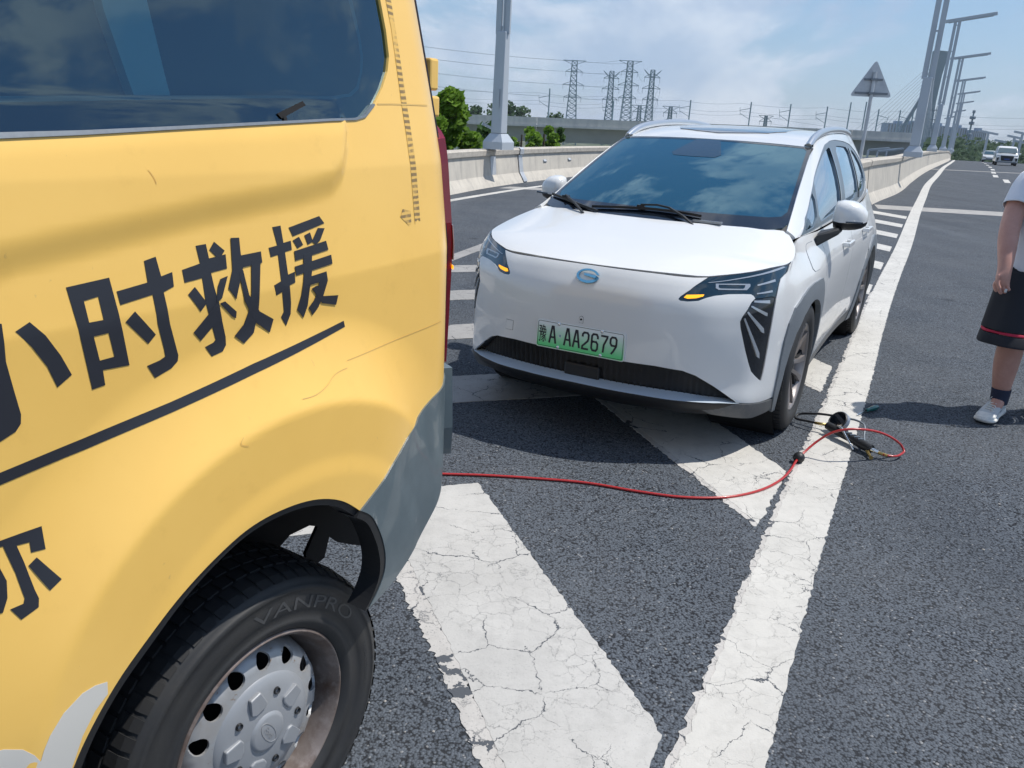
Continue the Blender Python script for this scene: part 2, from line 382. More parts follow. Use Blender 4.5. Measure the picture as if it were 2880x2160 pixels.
MT['leafdark'] = leafmat('dark_leaves', (.03, .07, .018), (.06, .12, .03))
MT['leaffar'] = leafmat('far_leaves', (.035, .075, .035), (.055, .10, .045))
MT['field'] = mat('field', (.10, .13, .07), .95, noise=[(.01, .4, .6, (.16, .16, .12)), (.05, .45, .65, (.05, .08, .035))])

# ------------------------------------------------------------------ mesh helpers
def tag(o, label=None, cat=None, group=None, kind=None):
    for k, v in (('label', label), ('category', cat), ('group', group), ('kind', kind)):
        if v: o[k] = v
    return o
def empty(name, loc=(0, 0, 0), rz=0., label=None, cat=None, group=None):
    o = bpy.data.objects.new(name, None); COL.objects.link(o); o.location = loc; o.rotation_euler = (0, 0, rz); o.empty_display_size = .1
    return tag(o, label, cat, group)
def mk(name, verts, faces, m, parent=None, smooth=False, nrm=None, kind=None, mats=None, midx=None):
    me = bpy.data.meshes.new(name); me.from_pydata([tuple(map(float, v)) for v in verts], [], [tuple(map(int, f)) for f in faces]); 
    for q in (mats or [m]): me.materials.append(MT[q] if isinstance(q, str) else q)
    if midx is not None: me.polygons.foreach_set('material_index', midx)
    if smooth: me.polygons.foreach_set('use_smooth', [True]*len(me.polygons))
    if nrm is not None:
        me.polygons.foreach_set('use_smooth', [True]*len(me.polygons))
        me.normals_split_custom_set_from_vertices([tuple(map(float, n)) for n in nrm])
    me.update(); me.validate()
    o = bpy.data.objects.new(name, me); COL.objects.link(o)
    if parent: o.parent = parent
    if kind: o['kind'] = kind
    return o
def dup(root, loc, rz=None, label=None, group=None, parent=None):
    r = root.copy(); COL.objects.link(r); r.location = loc
    if rz is not None: r.rotation_euler = (0, 0, rz)
    if label: r['label'] = label
    if group: r['group'] = group
    for ch in [c for c in bpy.data.objects if c.parent == root]:
        c = ch.copy(); COL.objects.link(c); c.parent = r
        for g in [x for x in bpy.data.objects if x.parent == ch]:
            d = g.copy(); COL.objects.link(d); d.parent = c
    return r
class MB:
    def __init__(s): s.v = []; s.f = []; s.m = []; s.cur = 0
    def add(s, v, f, X=None):
        b = len(s.v)
        for p in v:
            p = Vector(p)
            if X is not None: p = X @ p
            s.v.append(tuple(p))
        for q in f: s.f.append(tuple(b+i for i in q)); s.m.append(s.cur)
        return s
    def box(s, c, d, X=None, bev=0.):
        x, y, z = c; a, b, h = d[0]/2, d[1]/2, d[2]/2
        v = [(x-a, y-b, z-h), (x+a, y-b, z-h), (x+a, y+b, z-h), (x-a, y+b, z-h), (x-a, y-b, z+h), (x+a, y-b, z+h), (x+a, y+b, z+h), (x-a, y+b, z+h)]
        return s.add(v, [(3, 2, 1, 0), (4, 5, 6, 7), (0, 1, 5, 4), (1, 2, 6, 5), (2, 3, 7, 6), (3, 0, 4, 7)], X)
    def bar(s, p, q, w, h=None, n=4, w2=None):
        """straight member from p to q, square (n=4) or round section"""
        p = Vector(p); q = Vector(q); d = (q-p)
        if d.length < 1e-6: return s
        d.normalize(); a = Vector((0, 0, 1)) if abs(d.z) < .95 else Vector((1, 0, 0))
        e1 = d.cross(a).normalized(); e2 = d.cross(e1)
        h = h or w; w2 = w if w2 is None else w2; v = []
        for (c, k) in ((p, 1.), (q, w2/w)):
            for i in range(n):
                t_ = 2*pi*(i+.5)/n; kk = .5/(cos(pi/n) if n == 4 else 1)
                v.append(c+e1*cos(t_)*w*kk*k+e2*sin(t_)*h*kk*k)
        f = [(i, (i+1) % n, n+(i+1) % n, n+i) for i in range(n)]+[tuple(range(n))[::-1], tuple(range(n, 2*n))]
        return s.add(v, f)
    def tube(s, pts, r, n=10, closed=False, cap=True):
        P = [Vector(p) for p in pts]; m = len(P); rr = r if hasattr(r, '__len__') else [r]*m
        v = []; up_ = None
        for i in range(m):
            a = P[(i-1) % m] if (closed or i) else P[i]; b = P[(i+1) % m] if (closed or i < m-1) else P[i]
            d = (b-a).normalized()
            if up_ is None: up_ = d.orthogonal().normalized()
            up_ = (up_-d*up_.dot(d)).normalized(); e = d.cross(up_)
            for k in range(n):
                t_ = 2*pi*k/n; v.append(P[i]+(up_*cos(t_)+e*sin(t_))*rr[i])
        f = []
        for i in range(m if closed else m-1):
            j = (i+1) % m
            for k in range(n): f.append((i*n+k, i*n+(k+1) % n, j*n+(k+1) % n, j*n+k))
        if cap and not closed: f += [tuple(range(n))[::-1], tuple(range((m-1)*n, m*n))]
        return s.add(v, f)
    def lathe(s, prof, n=32, X=None, a0=0., a1=2*pi):
        """profile of (radius, height) turned about z"""
        full = abs(a1-a0-2*pi) < 1e-6; m = n if full else n+1; v = []
        for r, h in prof:
            for k in range(m):
                t_ = a0+(a1-a0)*k/n; v.append((r*cos(t_), r*sin(t_), h))
        f = []
        for i in range(len(prof)-1):
            for k in range(n):
                k2 = (k+1) % m; f.append((i*m+k, i*m+k2, (i+1)*m+k2, (i+1)*m+k))
        return s.add(v, f, X)
    def prism(s, poly, z0, z1, X=None):
        n = len(poly); v = [(x, y, z0) for x, y in poly]+[(x, y, z1) for x, y in poly]
        f = [(i, (i+1) % n, n+(i+1) % n, n+i) for i in range(n)]
        tri = geometry.tessellate_polygon([[Vector((x, y, 0)) for x, y in poly]])
        f += [tuple(n+i for i in t_) for t_ in tri]+[tuple(t_)[::-1] for t_ in tri]
        return s.add(v, f, X)
    def build(s, name, m=None, parent=None, smooth=False, kind=None, mats=None, auto=None):
        o = mk(name, s.v, s.f, m, parent, smooth, kind=kind, mats=mats, midx=s.m if mats else None)
        bm = bmesh.new(); bm.from_mesh(o.data); bmesh.ops.recalc_face_normals(bm, faces=bm.faces)
        if auto:
            for f in bm.faces: f.smooth = True
            for e in bm.edges:
                if len(e.link_faces) == 2 and e.calc_face_angle() > auto: e.smooth = False
        bm.to_mesh(o.data); bm.free()
        return o
def bevel(o, w, seg=2):
    md = o.modifiers.new('bevel', 'BEVEL'); md.width = w; md.segments = seg; md.limit_method = 'ANGLE'; return o
def chaikin(P, k=1, closed=True):
    P = [np.array(p, float) for p in P]
    for _ in range(k):
        Q = []
        for i in range(len(P) if closed else len(P)-1):
            a, b = P[i], P[(i+1) % len(P)]; Q += [a*.75+b*.25, a*.25+b*.75]
        if not closed: Q = [P[0]]+Q+[P[-1]]
        P = Q
    return [tuple(p) for p in P]
def spline(P, n, closed=False):
    P = np.array(P, float); d = np.r_[0, np.cumsum(np.linalg.norm(np.diff(P, axis=0), axis=1))]
    return _herm(d, P, np.linspace(0, d[-1], n))
def inpoly(P, poly):
    x, y = P[:, 0], P[:, 1]; c = np.zeros(len(P), bool); n = len(poly); j = n-1
    for i in range(n):
        xi, yi = poly[i]; xj, yj = poly[j]
        if yi != yj: c ^= ((yi > y) != (yj > y)) & (x < (xj-xi)*(y-yi)/(yj-yi)+xi)
        j = i
    return c
def densify(poly, h, sc):
    out = []; n = len(poly)
    for i in range(n):
        a = np.array(poly[i], float); b = np.array(poly[(i+1) % n], float)
        k = max(1, int(np.ceil(np.linalg.norm((b-a)*sc)/h)))
        for q in range(k): out.append(tuple(a+(b-a)*q/k))
    return out
def cdt(poly, holes, h, sc):
    loops = [densify(p, h, sc) for p in [poly]+list(holes)]
    pts = []; edges = []
    for L in loops:
        b = len(pts); pts += L; edges += [(b+i, b+(i+1) % len(L)) for i in range(len(L))]
    B = np.array(pts)*sc; lo, hi = B.min(0), B.max(0)
    gx, gy = np.meshgrid(np.arange(lo[0]+h*.5, hi[0], h), np.arange(lo[1]+h*.5, hi[1], h*.9)); gx[1::2] += h*.5
    G = np.stack([gx.ravel(), gy.ravel()], 1)
    ok = inpoly(G, B[:len(loops[0])])
    o_ = len(loops[0])
    for L in loops[1:]:
        ok &= ~inpoly(G, B[o_:o_+len(L)]); o_ += len(L)
    G = G[ok]
    if len(G):
        keep = np.ones(len(G), bool)
        for k in range(0, len(G), 2000):
            D = ((G[k:k+2000, None, :]-B[None])**2).sum(2).min(1); keep[k:k+2000] = D > (h*.45)**2
        G = G[keep]
    allp = np.vstack([B, G]) if len(G) else B
    r = geometry.delaunay_2d_cdt([Vector(p) for p in allp], edges, [], 0, 1e-7)
    V = np.array([tuple(p) for p in r[0]]); F = np.array([f for f in r[2] if len(f) == 3])
    c = V[F].mean(1); o_ = len(loops[0]); ok = inpoly(c, B[:o_])
    for L in loops[1:]:
        ok &= ~inpoly(c, B[o_:o_+len(L)]); o_ += len(L)
    F = F[ok]
    return V/sc, F
class Panel:
    """pieces of a curved skin cut out along outlines drawn in the skin's own u,v"""
    def __init__(s): s.v = []; s.f = []; s.n = []; s.c = 0
    def cut(s, S, poly, holes=(), h=.03, off=0., thick=.01, mirror=True, sc=(1, 1), one=True, flip=False, offf=None, smooth=0):
        if smooth: poly = chaikin(poly, smooth)
        UV, F = cdt(poly, holes, h, np.array(sc, float))
        P = S(UV[:, 0], UV[:, 1]); Nn = S.normal(UV[:, 0], UV[:, 1])
        if flip: Nn = -Nn
        o_ = off if offf is None else off+offf(UV)[:, None]
        P = P+Nn*o_
        # orient faces along the normal
        a, b, c = P[F[:, 0]], P[F[:, 1]], P[F[:, 2]]
        fl = (np.cross(b-a, c-a)*Nn[F[:, 0]]).sum(1) < 0; F[fl] = F[fl][:, ::-1]
        v = [P]; n = [Nn]; faces = [F]
        if thick:
            E = {}
            for t_ in F:
                for i in range(3):
                    e = (t_[i], t_[(i+1) % 3]); E[e] = 1
            bd = [e for e in E if (e[1], e[0]) not in E]
            if bd:
                bd = np.array(bd); A, B_ = P[bd[:, 0]], P[bd[:, 1]]; nA, nB = Nn[bd[:, 0]], Nn[bd[:, 1]]
                side = np.cross(B_-A, (nA+nB)/2); side /= np.maximum(np.linalg.norm(side, axis=1), 1e-9)[:, None]
                k = len(bd); base = len(P)
                v += [A, B_, A-nA*thick, B_-nB*thick]; n += [side]*4
                i = np.arange(k)
                faces.append(np.stack([base+i, base+2*k+i, base+k+i], 1)); faces.append(np.stack([base+k+i, base+2*k+i, base+3*k+i], 1))
        P = np.vstack(v); Nn = np.vstack(n); F = np.vstack(faces)
        if one: s.f.append(F+s.c); s.v.append(P); s.n.append(Nn); s.c += len(P)
        if mirror:
            Q = P.copy(); Q[:, 1] *= -1; M_ = Nn.copy(); M_[:, 1] *= -1
            s.f.append(F[:, ::-1]+s.c); s.v.append(Q); s.n.append(M_); s.c += len(Q)
        return s
    def build(s, name, m, parent, mirror_only=False):
        return mk(name, np.vstack(s.v), np.vstack(s.f), m, parent, nrm=np.vstack(s.n))
def panel(name, m, parent, *a, **k): return Panel().cut(*a, **k).build(name, m, parent)
def pair(name, m, parent, *a, **k):
    """a piece on the left side and its twin on the right, two objects"""
    k = dict(k); k['mirror'] = False; l = Panel().cut(*a, **k).build(name, m, parent)
    k['mirror'] = True; r = Panel().cut(*a, one=False, **k).build(name, m, parent)
    return l, r

# ================================================================== ROAD AND SURROUNDINGS
def zr(y): return -9e-5*max(0., min(y, 400.)-8)**2
# one road deck, gently falling away beyond the crest
ys = [-12, -6, -2, 0, 2, 4, 6, 8, 12, 16, 20, 26, 32, 40, 50, 60, 72, 86, 100, 120, 140, 170, 200, 240, 300, 400]
def left_edge(y): return float(np.interp(y, [-12, 0, 8, 14, 17, 20, 23, 28, 34, 45, 60, 90, 140, 400], [-8.6, -6.2, -3.9, -2.5, -1.75, -.90, .2, 2.2, 5.2, 10.0, 19, 36, 62, 190]))
V_ = []; F = []
for j, y in enumerate(ys):
    for i, k in enumerate((0, .25, .5, .75, 1)):
        x0 = left_edge(y); x1 = 14+.56*max(y, 0)+min(y, 0)*.3; V_.append((x0+(x1-x0)*k-(.15 if k == 0 else 0), y, zr(y)))
for j in range(len(ys)-1):
    for i in range(4): F.append((j*5+i, j*5+i+1, j*5+i+6, j*5+i+5))
mk('road', V_, F, 'asphalt', kind='structure')
mk('ground', [(-690, -110, -9), (1090, -110, -9), (1090, 1240, -9), (-690, 1240, -9)], [(0, 1, 2, 3)], 'field', kind='structure')

rs = random.Random(5)
def ragged(poly, h=.02, amp=.006, seed=1):
    r = random.Random(seed); out = []
    for p in densify(poly, h, np.array([1., 1.])):
        out.append((p[0]+r.gauss(0, amp*.45), p[1]+r.gauss(0, amp*.45)))
    return out
def marking(name, poly, m, seed=1, th=.004, amp=.006, h=.02, base=0., kind='structure'):
    P = ragged(poly, h, amp, seed) if h else poly
    mb = MB(); n = len(P); z = [zr(p[1])+base for p in P]
    v = [(x, y, zz_) for (x, y), zz_ in zip(P, z)]+[(x, y, zz_+th) for (x, y), zz_ in zip(P, z)]
    f = [(i, (i+1) % n, n+(i+1) % n, n+i) for i in range(n)]
    tri = geometry.tessellate_polygon([[Vector((x, y, 0)) for x, y in P]]); f += [tuple(n+i for i in t_) for t_ in tri]
    mb.add(v, f); o = mb.build(name, m); o['kind'] = kind; return o
LL = [(-.25, .1), (.10, .93), (.48, 1.736), (.809, 2.434), (1.169, 3.199), (1.598, 4.078), (2.168, 5.256), (2.833, 6.644), (3.662, 8.382), (5.68, 12.46), (8.78, 18.85), (11.19, 23.75), (14.68, 30.85), (20.04, 41.3), (28.1, 57.1), (37.3, 74.8), (46.2, 92), (61.5, 122), (86, 170)]
LR = [(.02, .1), (.37, .97), (.727, 1.753), (1.053, 2.455), (1.351, 3.079), (1.858, 4.113), (2.43, 5.299), (3.1, 6.72), (4.36, 9.317), (5.925, 12.46), (9.025, 18.85), (11.44, 23.75), (14.94, 30.85), (20.31, 41.3), (28.38, 57.1), (37.6, 74.8), (46.5, 92), (61.8, 122), (86.3, 170)]
a = spline(LL, 260); b = spline(LR, 260)
rs = random.Random(3)
def jag(P, amp):
    out = []
    for i, p in enumerate(P):
        q = P[min(i+1, len(P)-1)]
        k = max(1, int(np.linalg.norm(np.array(q)-p)/.02)) if p[1] < 12 else 1
        for s_ in range(k):
            w = s_/k; c = np.array(p)*(1-w)+np.array(q)*w; e = amp*rs.gauss(0, .6) if p[1] < 12 else 0; out.append((c[0]+e, c[1]))
    return out
marking('edge_line', jag(a, .007)+jag(b, .005)[::-1], 'paint', h=None, th=.004)
cut = [(x-.035, y) for x, y in a if y < 9]
marking('edge_line_underlay', jag([(x-.022, y) for x, y in a if y < 9], .010)+[(x+.05, y) for x, y in a if y < 9][::-1], 'paint3', h=None, th=.0025)
# gore chevrons
uL = np.array((.93, .365)); uR = np.array((.345, -.939))
def chev(k, apex_low, right_low, right_high, apex_high, left_low, left_high, m, seed):
    marking('gore_chevron', [apex_low, right_low, right_high, apex_high, left_high, left_low], m, seed, amp=.008 if k < 4 else .004)
# nearest: right arm of the first chevron
marking('gore_chevron', [(-.306, 3.363), (-.19, 3.405), (-.132, 3.422), (.02, 3.02), (.17, 2.63), (.338, 2.205), (.452, 1.90), (.462, 1.85), (.44, 1.79), (.195, 1.27), (.033, 1.706), (-.106, 2.082), (-.354, 2.704), ][:13]+[(-.47, 2.99), (-1.7, 2.52), (-1.85, 2.86)], 'paint2', 11)
marking('crumbled_marking', [(-.372, 2.70), (-.350, 2.708), (-.10, 2.082), (.036, 1.706), (.20, 1.27), (.145, 1.25), (-.03, 1.70), (-.17, 2.08), (-.42, 2.68)], 'paint3', 12, th=.003, amp=.012, h=.012)
def bl(y): return -.86+(y-9.33)*.30            # left border of the gore
def arms(k, seed):
    """one chevron: right arm along the main road, left arm to the ramp border"""
    if k == 2: al, rl, rh, ah = (.532, 4.795), (1.088, 3.151), (1.388, 3.738), (.86, 5.46)
    elif k == 3: al, rl, rh, ah = (1.472, 6.76), (2.035, 5.11), (2.312, 5.694), (1.80, 7.42)
    else:
        ex_, ey_ = 2.312+.855*(k-3), 5.694+1.745*(k-3); al = (ex_-.84, ey_+1.07); rl = (ex_-.28, ey_-.58); rh = (ex_, ey_); ah = (ex_-.51, ey_+1.73)
    marking('gore_chevron', [al, rl, rh, ah], 'paint', seed, amp=.008 if k < 4 else .003, h=.02 if k < 4 else .06)
    y0 = {2: 4.45, 3: 5.91, 4: 7.31, 5: 8.73}.get(k, 8.73+1.43*(k-5)); x0 = -.49
    dl = np.array((.93, .365))
    sl = (al[1]-y0)/(al[0]-x0); t_ = .48 if k > 2 else .50
    # lower edge from the apex to the left border, upper edge parallel to it
    xl = bl(y0) if k > 2 else -2.2
    yl = y0+(xl-x0)*sl
    up_l = (xl+.06, yl+t_*(1 if k == 2 else .92))
    marking('gore_chevron', [(al[0]-.006, al[1]), (ah[0]-.006, ah[1]-.004), up_l, (xl, yl)], 'paint4', seed+50, amp=.005, h=.03)  # second chevron's left arm has its shadow grey put into the paint; others faded
for k in range(2, 11): arms(k, 12+k)
marking('crumbled_marking', [(.50, 4.76), (1.068, 3.13), (1.10, 3.19), (.545, 4.80)], 'paint3', 14, th=.003, amp=.010, h=.015)
marking('crumbled_marking', [(1.44, 6.72), (2.01, 5.08), (2.05, 5.13), (1.49, 6.77)], 'paint3', 16, th=.003, amp=.010, h=.015)
# ramp edge lines
c1 = spline([(-6.0, 2.0), (-4.3, 8), (-2.9, 12), (-1.52, 15.95), (-.76, 18.05), (.28, 20.7), (1.6, 23.6), (5.0, 29.8), (9.5, 38)], 60)
marking('ramp_edge_line', [(x-.09, y) for x, y in c1]+[(x+.09, y) for x, y in c1][::-1], 'paint', h=None)
c1 = spline([(-2.46, 4.0), (-1.56, 7.0), (-.86, 9.33), (-.56, 10.3), (.55, 14), (2.0, 18.3), (3.9, 24)], 50)
marking('ramp_edge_line', [(x-.09, y) for x, y in c1]+[(x+.09, y) for x, y in c1][::-1], 'paint4', h=None, th=.003)
# lane dashes on the main carriageway
for k, (x, y) in enumerate([(8.2, 9.0), (12.0, 17.2), (16.0, 26.0), (22.3, 39.0), (25.2, 45.2), (28.6, 51.6), (32.6, 59.0), (37, 67.4), (42, 77), (48, 88.5), (55, 102)]):
    d_ = np.array((.47, .883)); n_ = np.array((.883, -.47))*(.10 if k < 3 else .12); L_ = 2.1 if k > 2 else 3.; p = np.array((x, y))
    marking('lane_dash', [tuple(p-d_*L_-n_), tuple(p-d_*L_+n_), tuple(p+d_*L_+n_), tuple(p+d_*L_-n_)], 'paint', h=None)
# expansion joints across the deck
MT['joint'] = mat('joint_mortar', (.36, .35, .33), .9, noise=(4, .4, .7, (.26, .255, .25)))
marking('expansion_joint', [(8.35, 19.55), (8.75, 20.75), (24.0, 19.2), (24.2, 18.6), (11.3, 19.25)], 'joint', h=None, th=.003)
marking('expansion_joint', [(24.5, 51.7), (24.9, 52.6), (50, 56.8), (50, 55.7)], 'joint', h=None, th=.003)
marking('expansion_joint', [(-.55, 19.85), (-.3, 20.5), (7.2, 20.9), (7.2, 20.2)], 'joint', h=None, th=.003)
# loose pale stones on the asphalt
st = MB(); r = random.Random(9)
for k in range(450):
    y = 1.2+12*r.random()**1.6; x = -1.2+r.random()*(1.6+.95*y+2.4); s_ = .0022+.0035*r.random()**3; st.lathe([(0, s_), (s_*1.1, s_*.4), (s_*1.2, 0)], 5, Matrix.Translation((x, y, .0005)) @ Matrix.Rotation(r.random()*6, 4, 'Z'))
st.build('loose_stones', mat('pale_stone', (.36, .34, .31), .9), kind='stuff')

# ------------------------------------------------------------------ parapets
def parapet(name, line, h, label, cells, face=1):
    """concrete safety parapet along a ground line; cells = parameter cuts that make the cast segments"""
    R = empty(name, (0, 0, 0), 0, label, 'concrete wall')
    P = spline(line, 200); d = np.gradient(P, axis=0); d /= np.linalg.norm(d, axis=1)[:, None]; n_ = np.stack([d[:, 1], -d[:, 0]], 1)*face   # towards the road
    prof = [(.0, 0), (-.045, .085), (-.15, .25), (-.215, h-.17), (-.215, h-.15)]
    cop = [(-.215, h-.15), (-.165, h-.14), (-.155, h-.03), (-.185, h), (-.48, h), (-.50, h-.05), (-.50, h-.14), (-.46, h-.15), (-.45, 0)]
    s_ = np.r_[0, np.cumsum(np.linalg.norm(np.diff(P, axis=0), axis=1))]
    def sweep(nm, pr_, s0, s1, m):
        ii = [s0]+[float(x) for x in s_ if s0 < x < s1]+[s1]; V_ = []; F = []
        for q in ii:
            p = np.array([np.interp(q, s_, P[:, 0]), np.interp(q, s_, P[:, 1])]); nn2 = np.array([np.interp(q, s_, n_[:, 0]), np.interp(q, s_, n_[:, 1])])
            for (o, z) in pr_: V_.append((p[0]+nn2[0]*o, p[1]+nn2[1]*o, z+zr(p[1])))
        k = len(pr_)
        for i in range(len(ii)-1):
            for j in range(k-1): F.append((i*k+j, i*k+j+1, (i+1)*k+j+1, (i+1)*k+j))
        F += [tuple(range(k)), tuple(range((len(ii)-1)*k, len(ii)*k))[::-1]]
        return mk(nm, V_, F, m, R)
    L_ = s_[-1]; cuts = [0]+[c for c in cells if c < L_]+[L_]
    for a_, b_ in zip(cuts[:-1], cuts[1:]):
        g = .012
        sweep('wall_segment', prof+[(-.44, h-.15), (-.44, 0)], a_+g, b_-g, 'concrete'); sweep('coping', cop[:-1], a_+g, b_-g, 'coping')
    def at(q, o=0, z=0):
        p = np.array([np.interp(q, s_, P[:, 0]), np.interp(q, s_, P[:, 1])]); n2 = np.array([np.interp(q, s_, n_[:, 0]), np.interp(q, s_, n_[:, 1])]); return Vector((p[0]+n2[0]*o, p[1]+n2[1]*o, z+zr(p[1]))), Vector((n2[0], n2[1], 0))
    return R, at, s_, P
LB = [(-4.4, 6.6), (-3.1, 11.5), (-1.67, 16.84), (-.79, 19.85), (.30, 22.75), (.71, 23.75), (2.6, 27.9), (6.0, 34.0), (11, 42)]
def s_at(line, y):
    P = spline(line, 400); s_ = np.r_[0, np.cumsum(np.linalg.norm(np.diff(P, axis=0), axis=1))]; return float(np.interp(y, P[:, 1], s_))
sj = s_at(LB, 22.2)
RL, atL, sL, PL = parapet('ramp_parapet', LB, .86, 'low concrete parapet along the ramp left of the car, with a grey cover plate', [sj-8.2, sj, sj+9.5], 1)
def plate_on(at, q, o0, w, h0, h1, m, name, parent, th=.02, slope=(-.17, -.215)):
    p, n_ = at(q); t_ = Vector((-n_.y, n_.x, 0)); V_ = []
    for dz, oo in ((h0, slope[0]), (h1, slope[1])):
        for s2 in (-1, 1):
            for e in (0, th): V_.append(p+n_*(oo+o0+e)+t_*s2*w/2+Vector((0, 0, dz)))
    f = [(0, 2, 3, 1), (4, 5, 7, 6), (0, 1, 5, 4), (2, 6, 7, 3), (1, 3, 7, 5), (0, 4, 6, 2)]
    mb = MB(); mb.add(V_, f); return mb.build(name, m, parent)
qp = s_at(LB, 20.5); cp_ = plate_on(atL, qp, .004, .34, .20, .70, 'fasteel', 'cover_plate', RL)
for q in (s_at(LB, 23.9), s_at(LB, 25.7)): plate_on(atL, q, .003, .26, .47, .56, 'clad', 'vent_recess', RL, .008); plate_on(atL, q, .012, .19, .485, .545, 'fasteel', 'vent_cover', RL, .006)
# galvanised strap over the joint
m = MB(); p, n_ = atL(sj); t_ = Vector((-n_.y, n_.x, 0)); prof = [(-.0, .03), (-.035, .10), (-.135, .26), (-.20, .69), (-.15, .71), (-.14, .84), (-.18, .885), (-.48, .885)]
for (o0, z0), (o1, z1) in zip(prof[:-1], prof[1:]):
    w_ = .13
    a_ = [p+n_*(o+.014)+t_*s2*w_+Vector((0, 0, z)) for (o, z) in ((o0, z0), (o1, z1)) for s2 in (-1, 1)]; b_ = [q-n_*.01-Vector((0, 0, .004)) for q in a_]
    m.add(a_+b_, [(0, 1, 3, 2), (4, 6, 7, 5), (0, 2, 6, 4), (1, 5, 7, 3)])
m.build('joint_strap', 'fasteel', RL)
RB = [(6.85, 17.1), (7.84, 19.09), (8.78, 20.9), (11.3, 25.35), (15.3, 33.2), (19.4, 41.24), (24.0, 50.1), (30.9, 63.2), (37.9, 76.6), (45.9, 92), (61.0, 122), (85.3, 170)]
q0 = s_at(RB, 20.6)
RR, atR, sR, PR = parapet('main_road_parapet', RB, 1.06, 'beige concrete parapet receding on the right behind the car, carrying the lamp posts', [q0, q0+8.6]+[q0+8.6+10.5*k for k in range(1, 14)], 1)
m = MB(); p, n_ = atR(q0); t_ = Vector((-n_.y, n_.x, 0)); prof = [(-.0, .0), (-.045, .085), (-.15, .25), (-.215, .89), (-.165, .92), (-.155, 1.03), (-.19, 1.065), (-.48, 1.065)]
for (o0, z0), (o1, z1) in zip(prof[:-1], prof[1:]):
    a_ = [p+n_*(o+.006)+t_*s2*.035+Vector((0, 0, z)) for (o, z) in ((o0, z0), (o1, z1)) for s2 in (-1, 1)]; m.add(a_, [(0, 1, 3, 2)])
m.build('joint_filler', 'black', RR)
for q in (s_at(RB, 25.5), s_at(RB, 33), s_at(RB, 37.5), s_at(RB, 43), s_at(RB, 49)): plate_on(atR, q, .004, .10, .30, .62, 'clad', 'drain_slot', RR, .01)
for y in (30.9, 39.6, 50): pass
# far right median fence
fr = empty('median_barrier', (0, 0, 0), 0, 'pale grey barrier at the far right edge of the road behind the oncoming white van', 'barrier')
m = MB(); pts = [(40, 60), (52, 82), (62, 102), (76, 130)]
for a_, b_ in zip(pts[:-1], pts[1:]):
    za, zb = zr(a_[1]), zr(b_[1]); m.add([(a_[0]+7, a_[1], za), (b_[0]+7, b_[1], zb), (b_[0]+7, b_[1], zb+1.0), (a_[0]+7, a_[1], za+1.0), (a_[0]+7.4, a_[1], za), (b_[0]+7.4, b_[1], zb), (b_[0]+7.4, b_[1], zb+1.0), (a_[0]+7.4, a_[1], za+1.0)], [(0, 1, 2, 3), (7, 6, 5, 4), (3, 2, 6, 7)])
m.build('wall_segment', 'concrete_far', fr)

# ------------------------------------------------------------------ tall twin-leaf street lamps
def make_lamp(base, top, ang, label, head=True):
    R = empty('street_lamp', base, ang, label, 'street lamp', 'twin-leaf street lamps standing on the parapets')
    H_ = top-base[2]
    m = MB(); m.add([(x*a_, y*a_, z) for z, a_ in ((0, .27), (.17, .27), (.36, .155), (.36, .15)) for x, y in ((-1, -1), (1, -1), (1, 1), (-1, 1))], [(3, 2, 1, 0)]+[(4*j+i, 4*j+(i+1) % 4, 4*j+4+(i+1) % 4, 4*j+4+i) for j in range(3) for i in range(4)]); m.build('base_plinth', 'poleblue', R)
    m = MB(); m.add([(x*a_, y*b_, z) for z, a_, b_ in ((.36, .145, .145), (2.6, .135, .10)) for x, y in ((-1, -1), (1, -1), (1, 1), (-1, 1))], [(3, 2, 1, 0), (4, 5, 6, 7)]+[(i, (i+1) % 4, 4+(i+1) % 4, 4+i) for i in range(4)]); bevel(m.build('pole_shaft', 'poleblue', R), .02)
    for s_ in (-1, 1):
        m = MB(); m.bar((s_*.105, 0, 2.55), (s_*.105, 0, H_-.05), .055, .16); m.build('pole_leaf', 'poleblue', R)
    z = 2.7; m = MB()
    while z < H_-.2: m.box((0, 0, z), (.17, .07, .05)); z += 1.35
    m.build('spacer', 'poleblue', R, kind='stuff')
    for s_ in (-.04, .04):
        m = MB(); m.box((s_, -.06, 3.4), (.018, .012, 1.7)); m.build('light_strip', 'drl', R)
    m = MB(); m.box((.02, -.151, 1.15), (.085, .006, .42)); m.build('service_door', 'poleblue', R)
    m = MB(); m.bar((-.75, 0, H_-.13), (1.88, 0, H_+.30), .11, .18); arm = bevel(m.build('lamp_head', 'poleblue', R), .02)
    m = MB(); m.bar((-.45, 0, H_-.145), (1.70, 0, H_+.205), .012, .12); m.build('diffuser', 'drl', arm)
    return R
road_ang = atan2(.46, -.89)  # across the road
lampL = make_lamp((-.62, 20.32, .86), 7.9, radians(-30), 'thick grey street lamp post left of the white car, its head out of view above')
labs = ['nearest of the lamp posts on the right parapet, its top cut off by the frame', 'second lamp post on the right parapet, carrying the largest T-shaped head', 'third lamp post on the right parapet, with its T-shaped head in view', 'fourth lamp post along the right parapet, counted from the car', 'fifth lamp post along the right parapet, counted from the car', 'sixth lamp post along the right parapet, counted from the car', 'seventh lamp post along the far right parapet, small and low', 'farthest small lamp post of the row on the right parapet']
for k, (x, y, t_) in enumerate([(12.45, 27.3, 7.5), (23.85, 50, 8.0), (32.3, 66, 7.5), (44.8, 90, 7.5), (57.55, 115, 7.5), (72.4, 145, 7.5), (94.2, 190, 7.5), (119.4, 245, 7.4)]):
    o = dup(lampL, (x, y, 1.06+zr(y)), radians(-27), labs[k])
    o.scale = (1, 1, (t_-(1.06+zr(y)))/7.04)
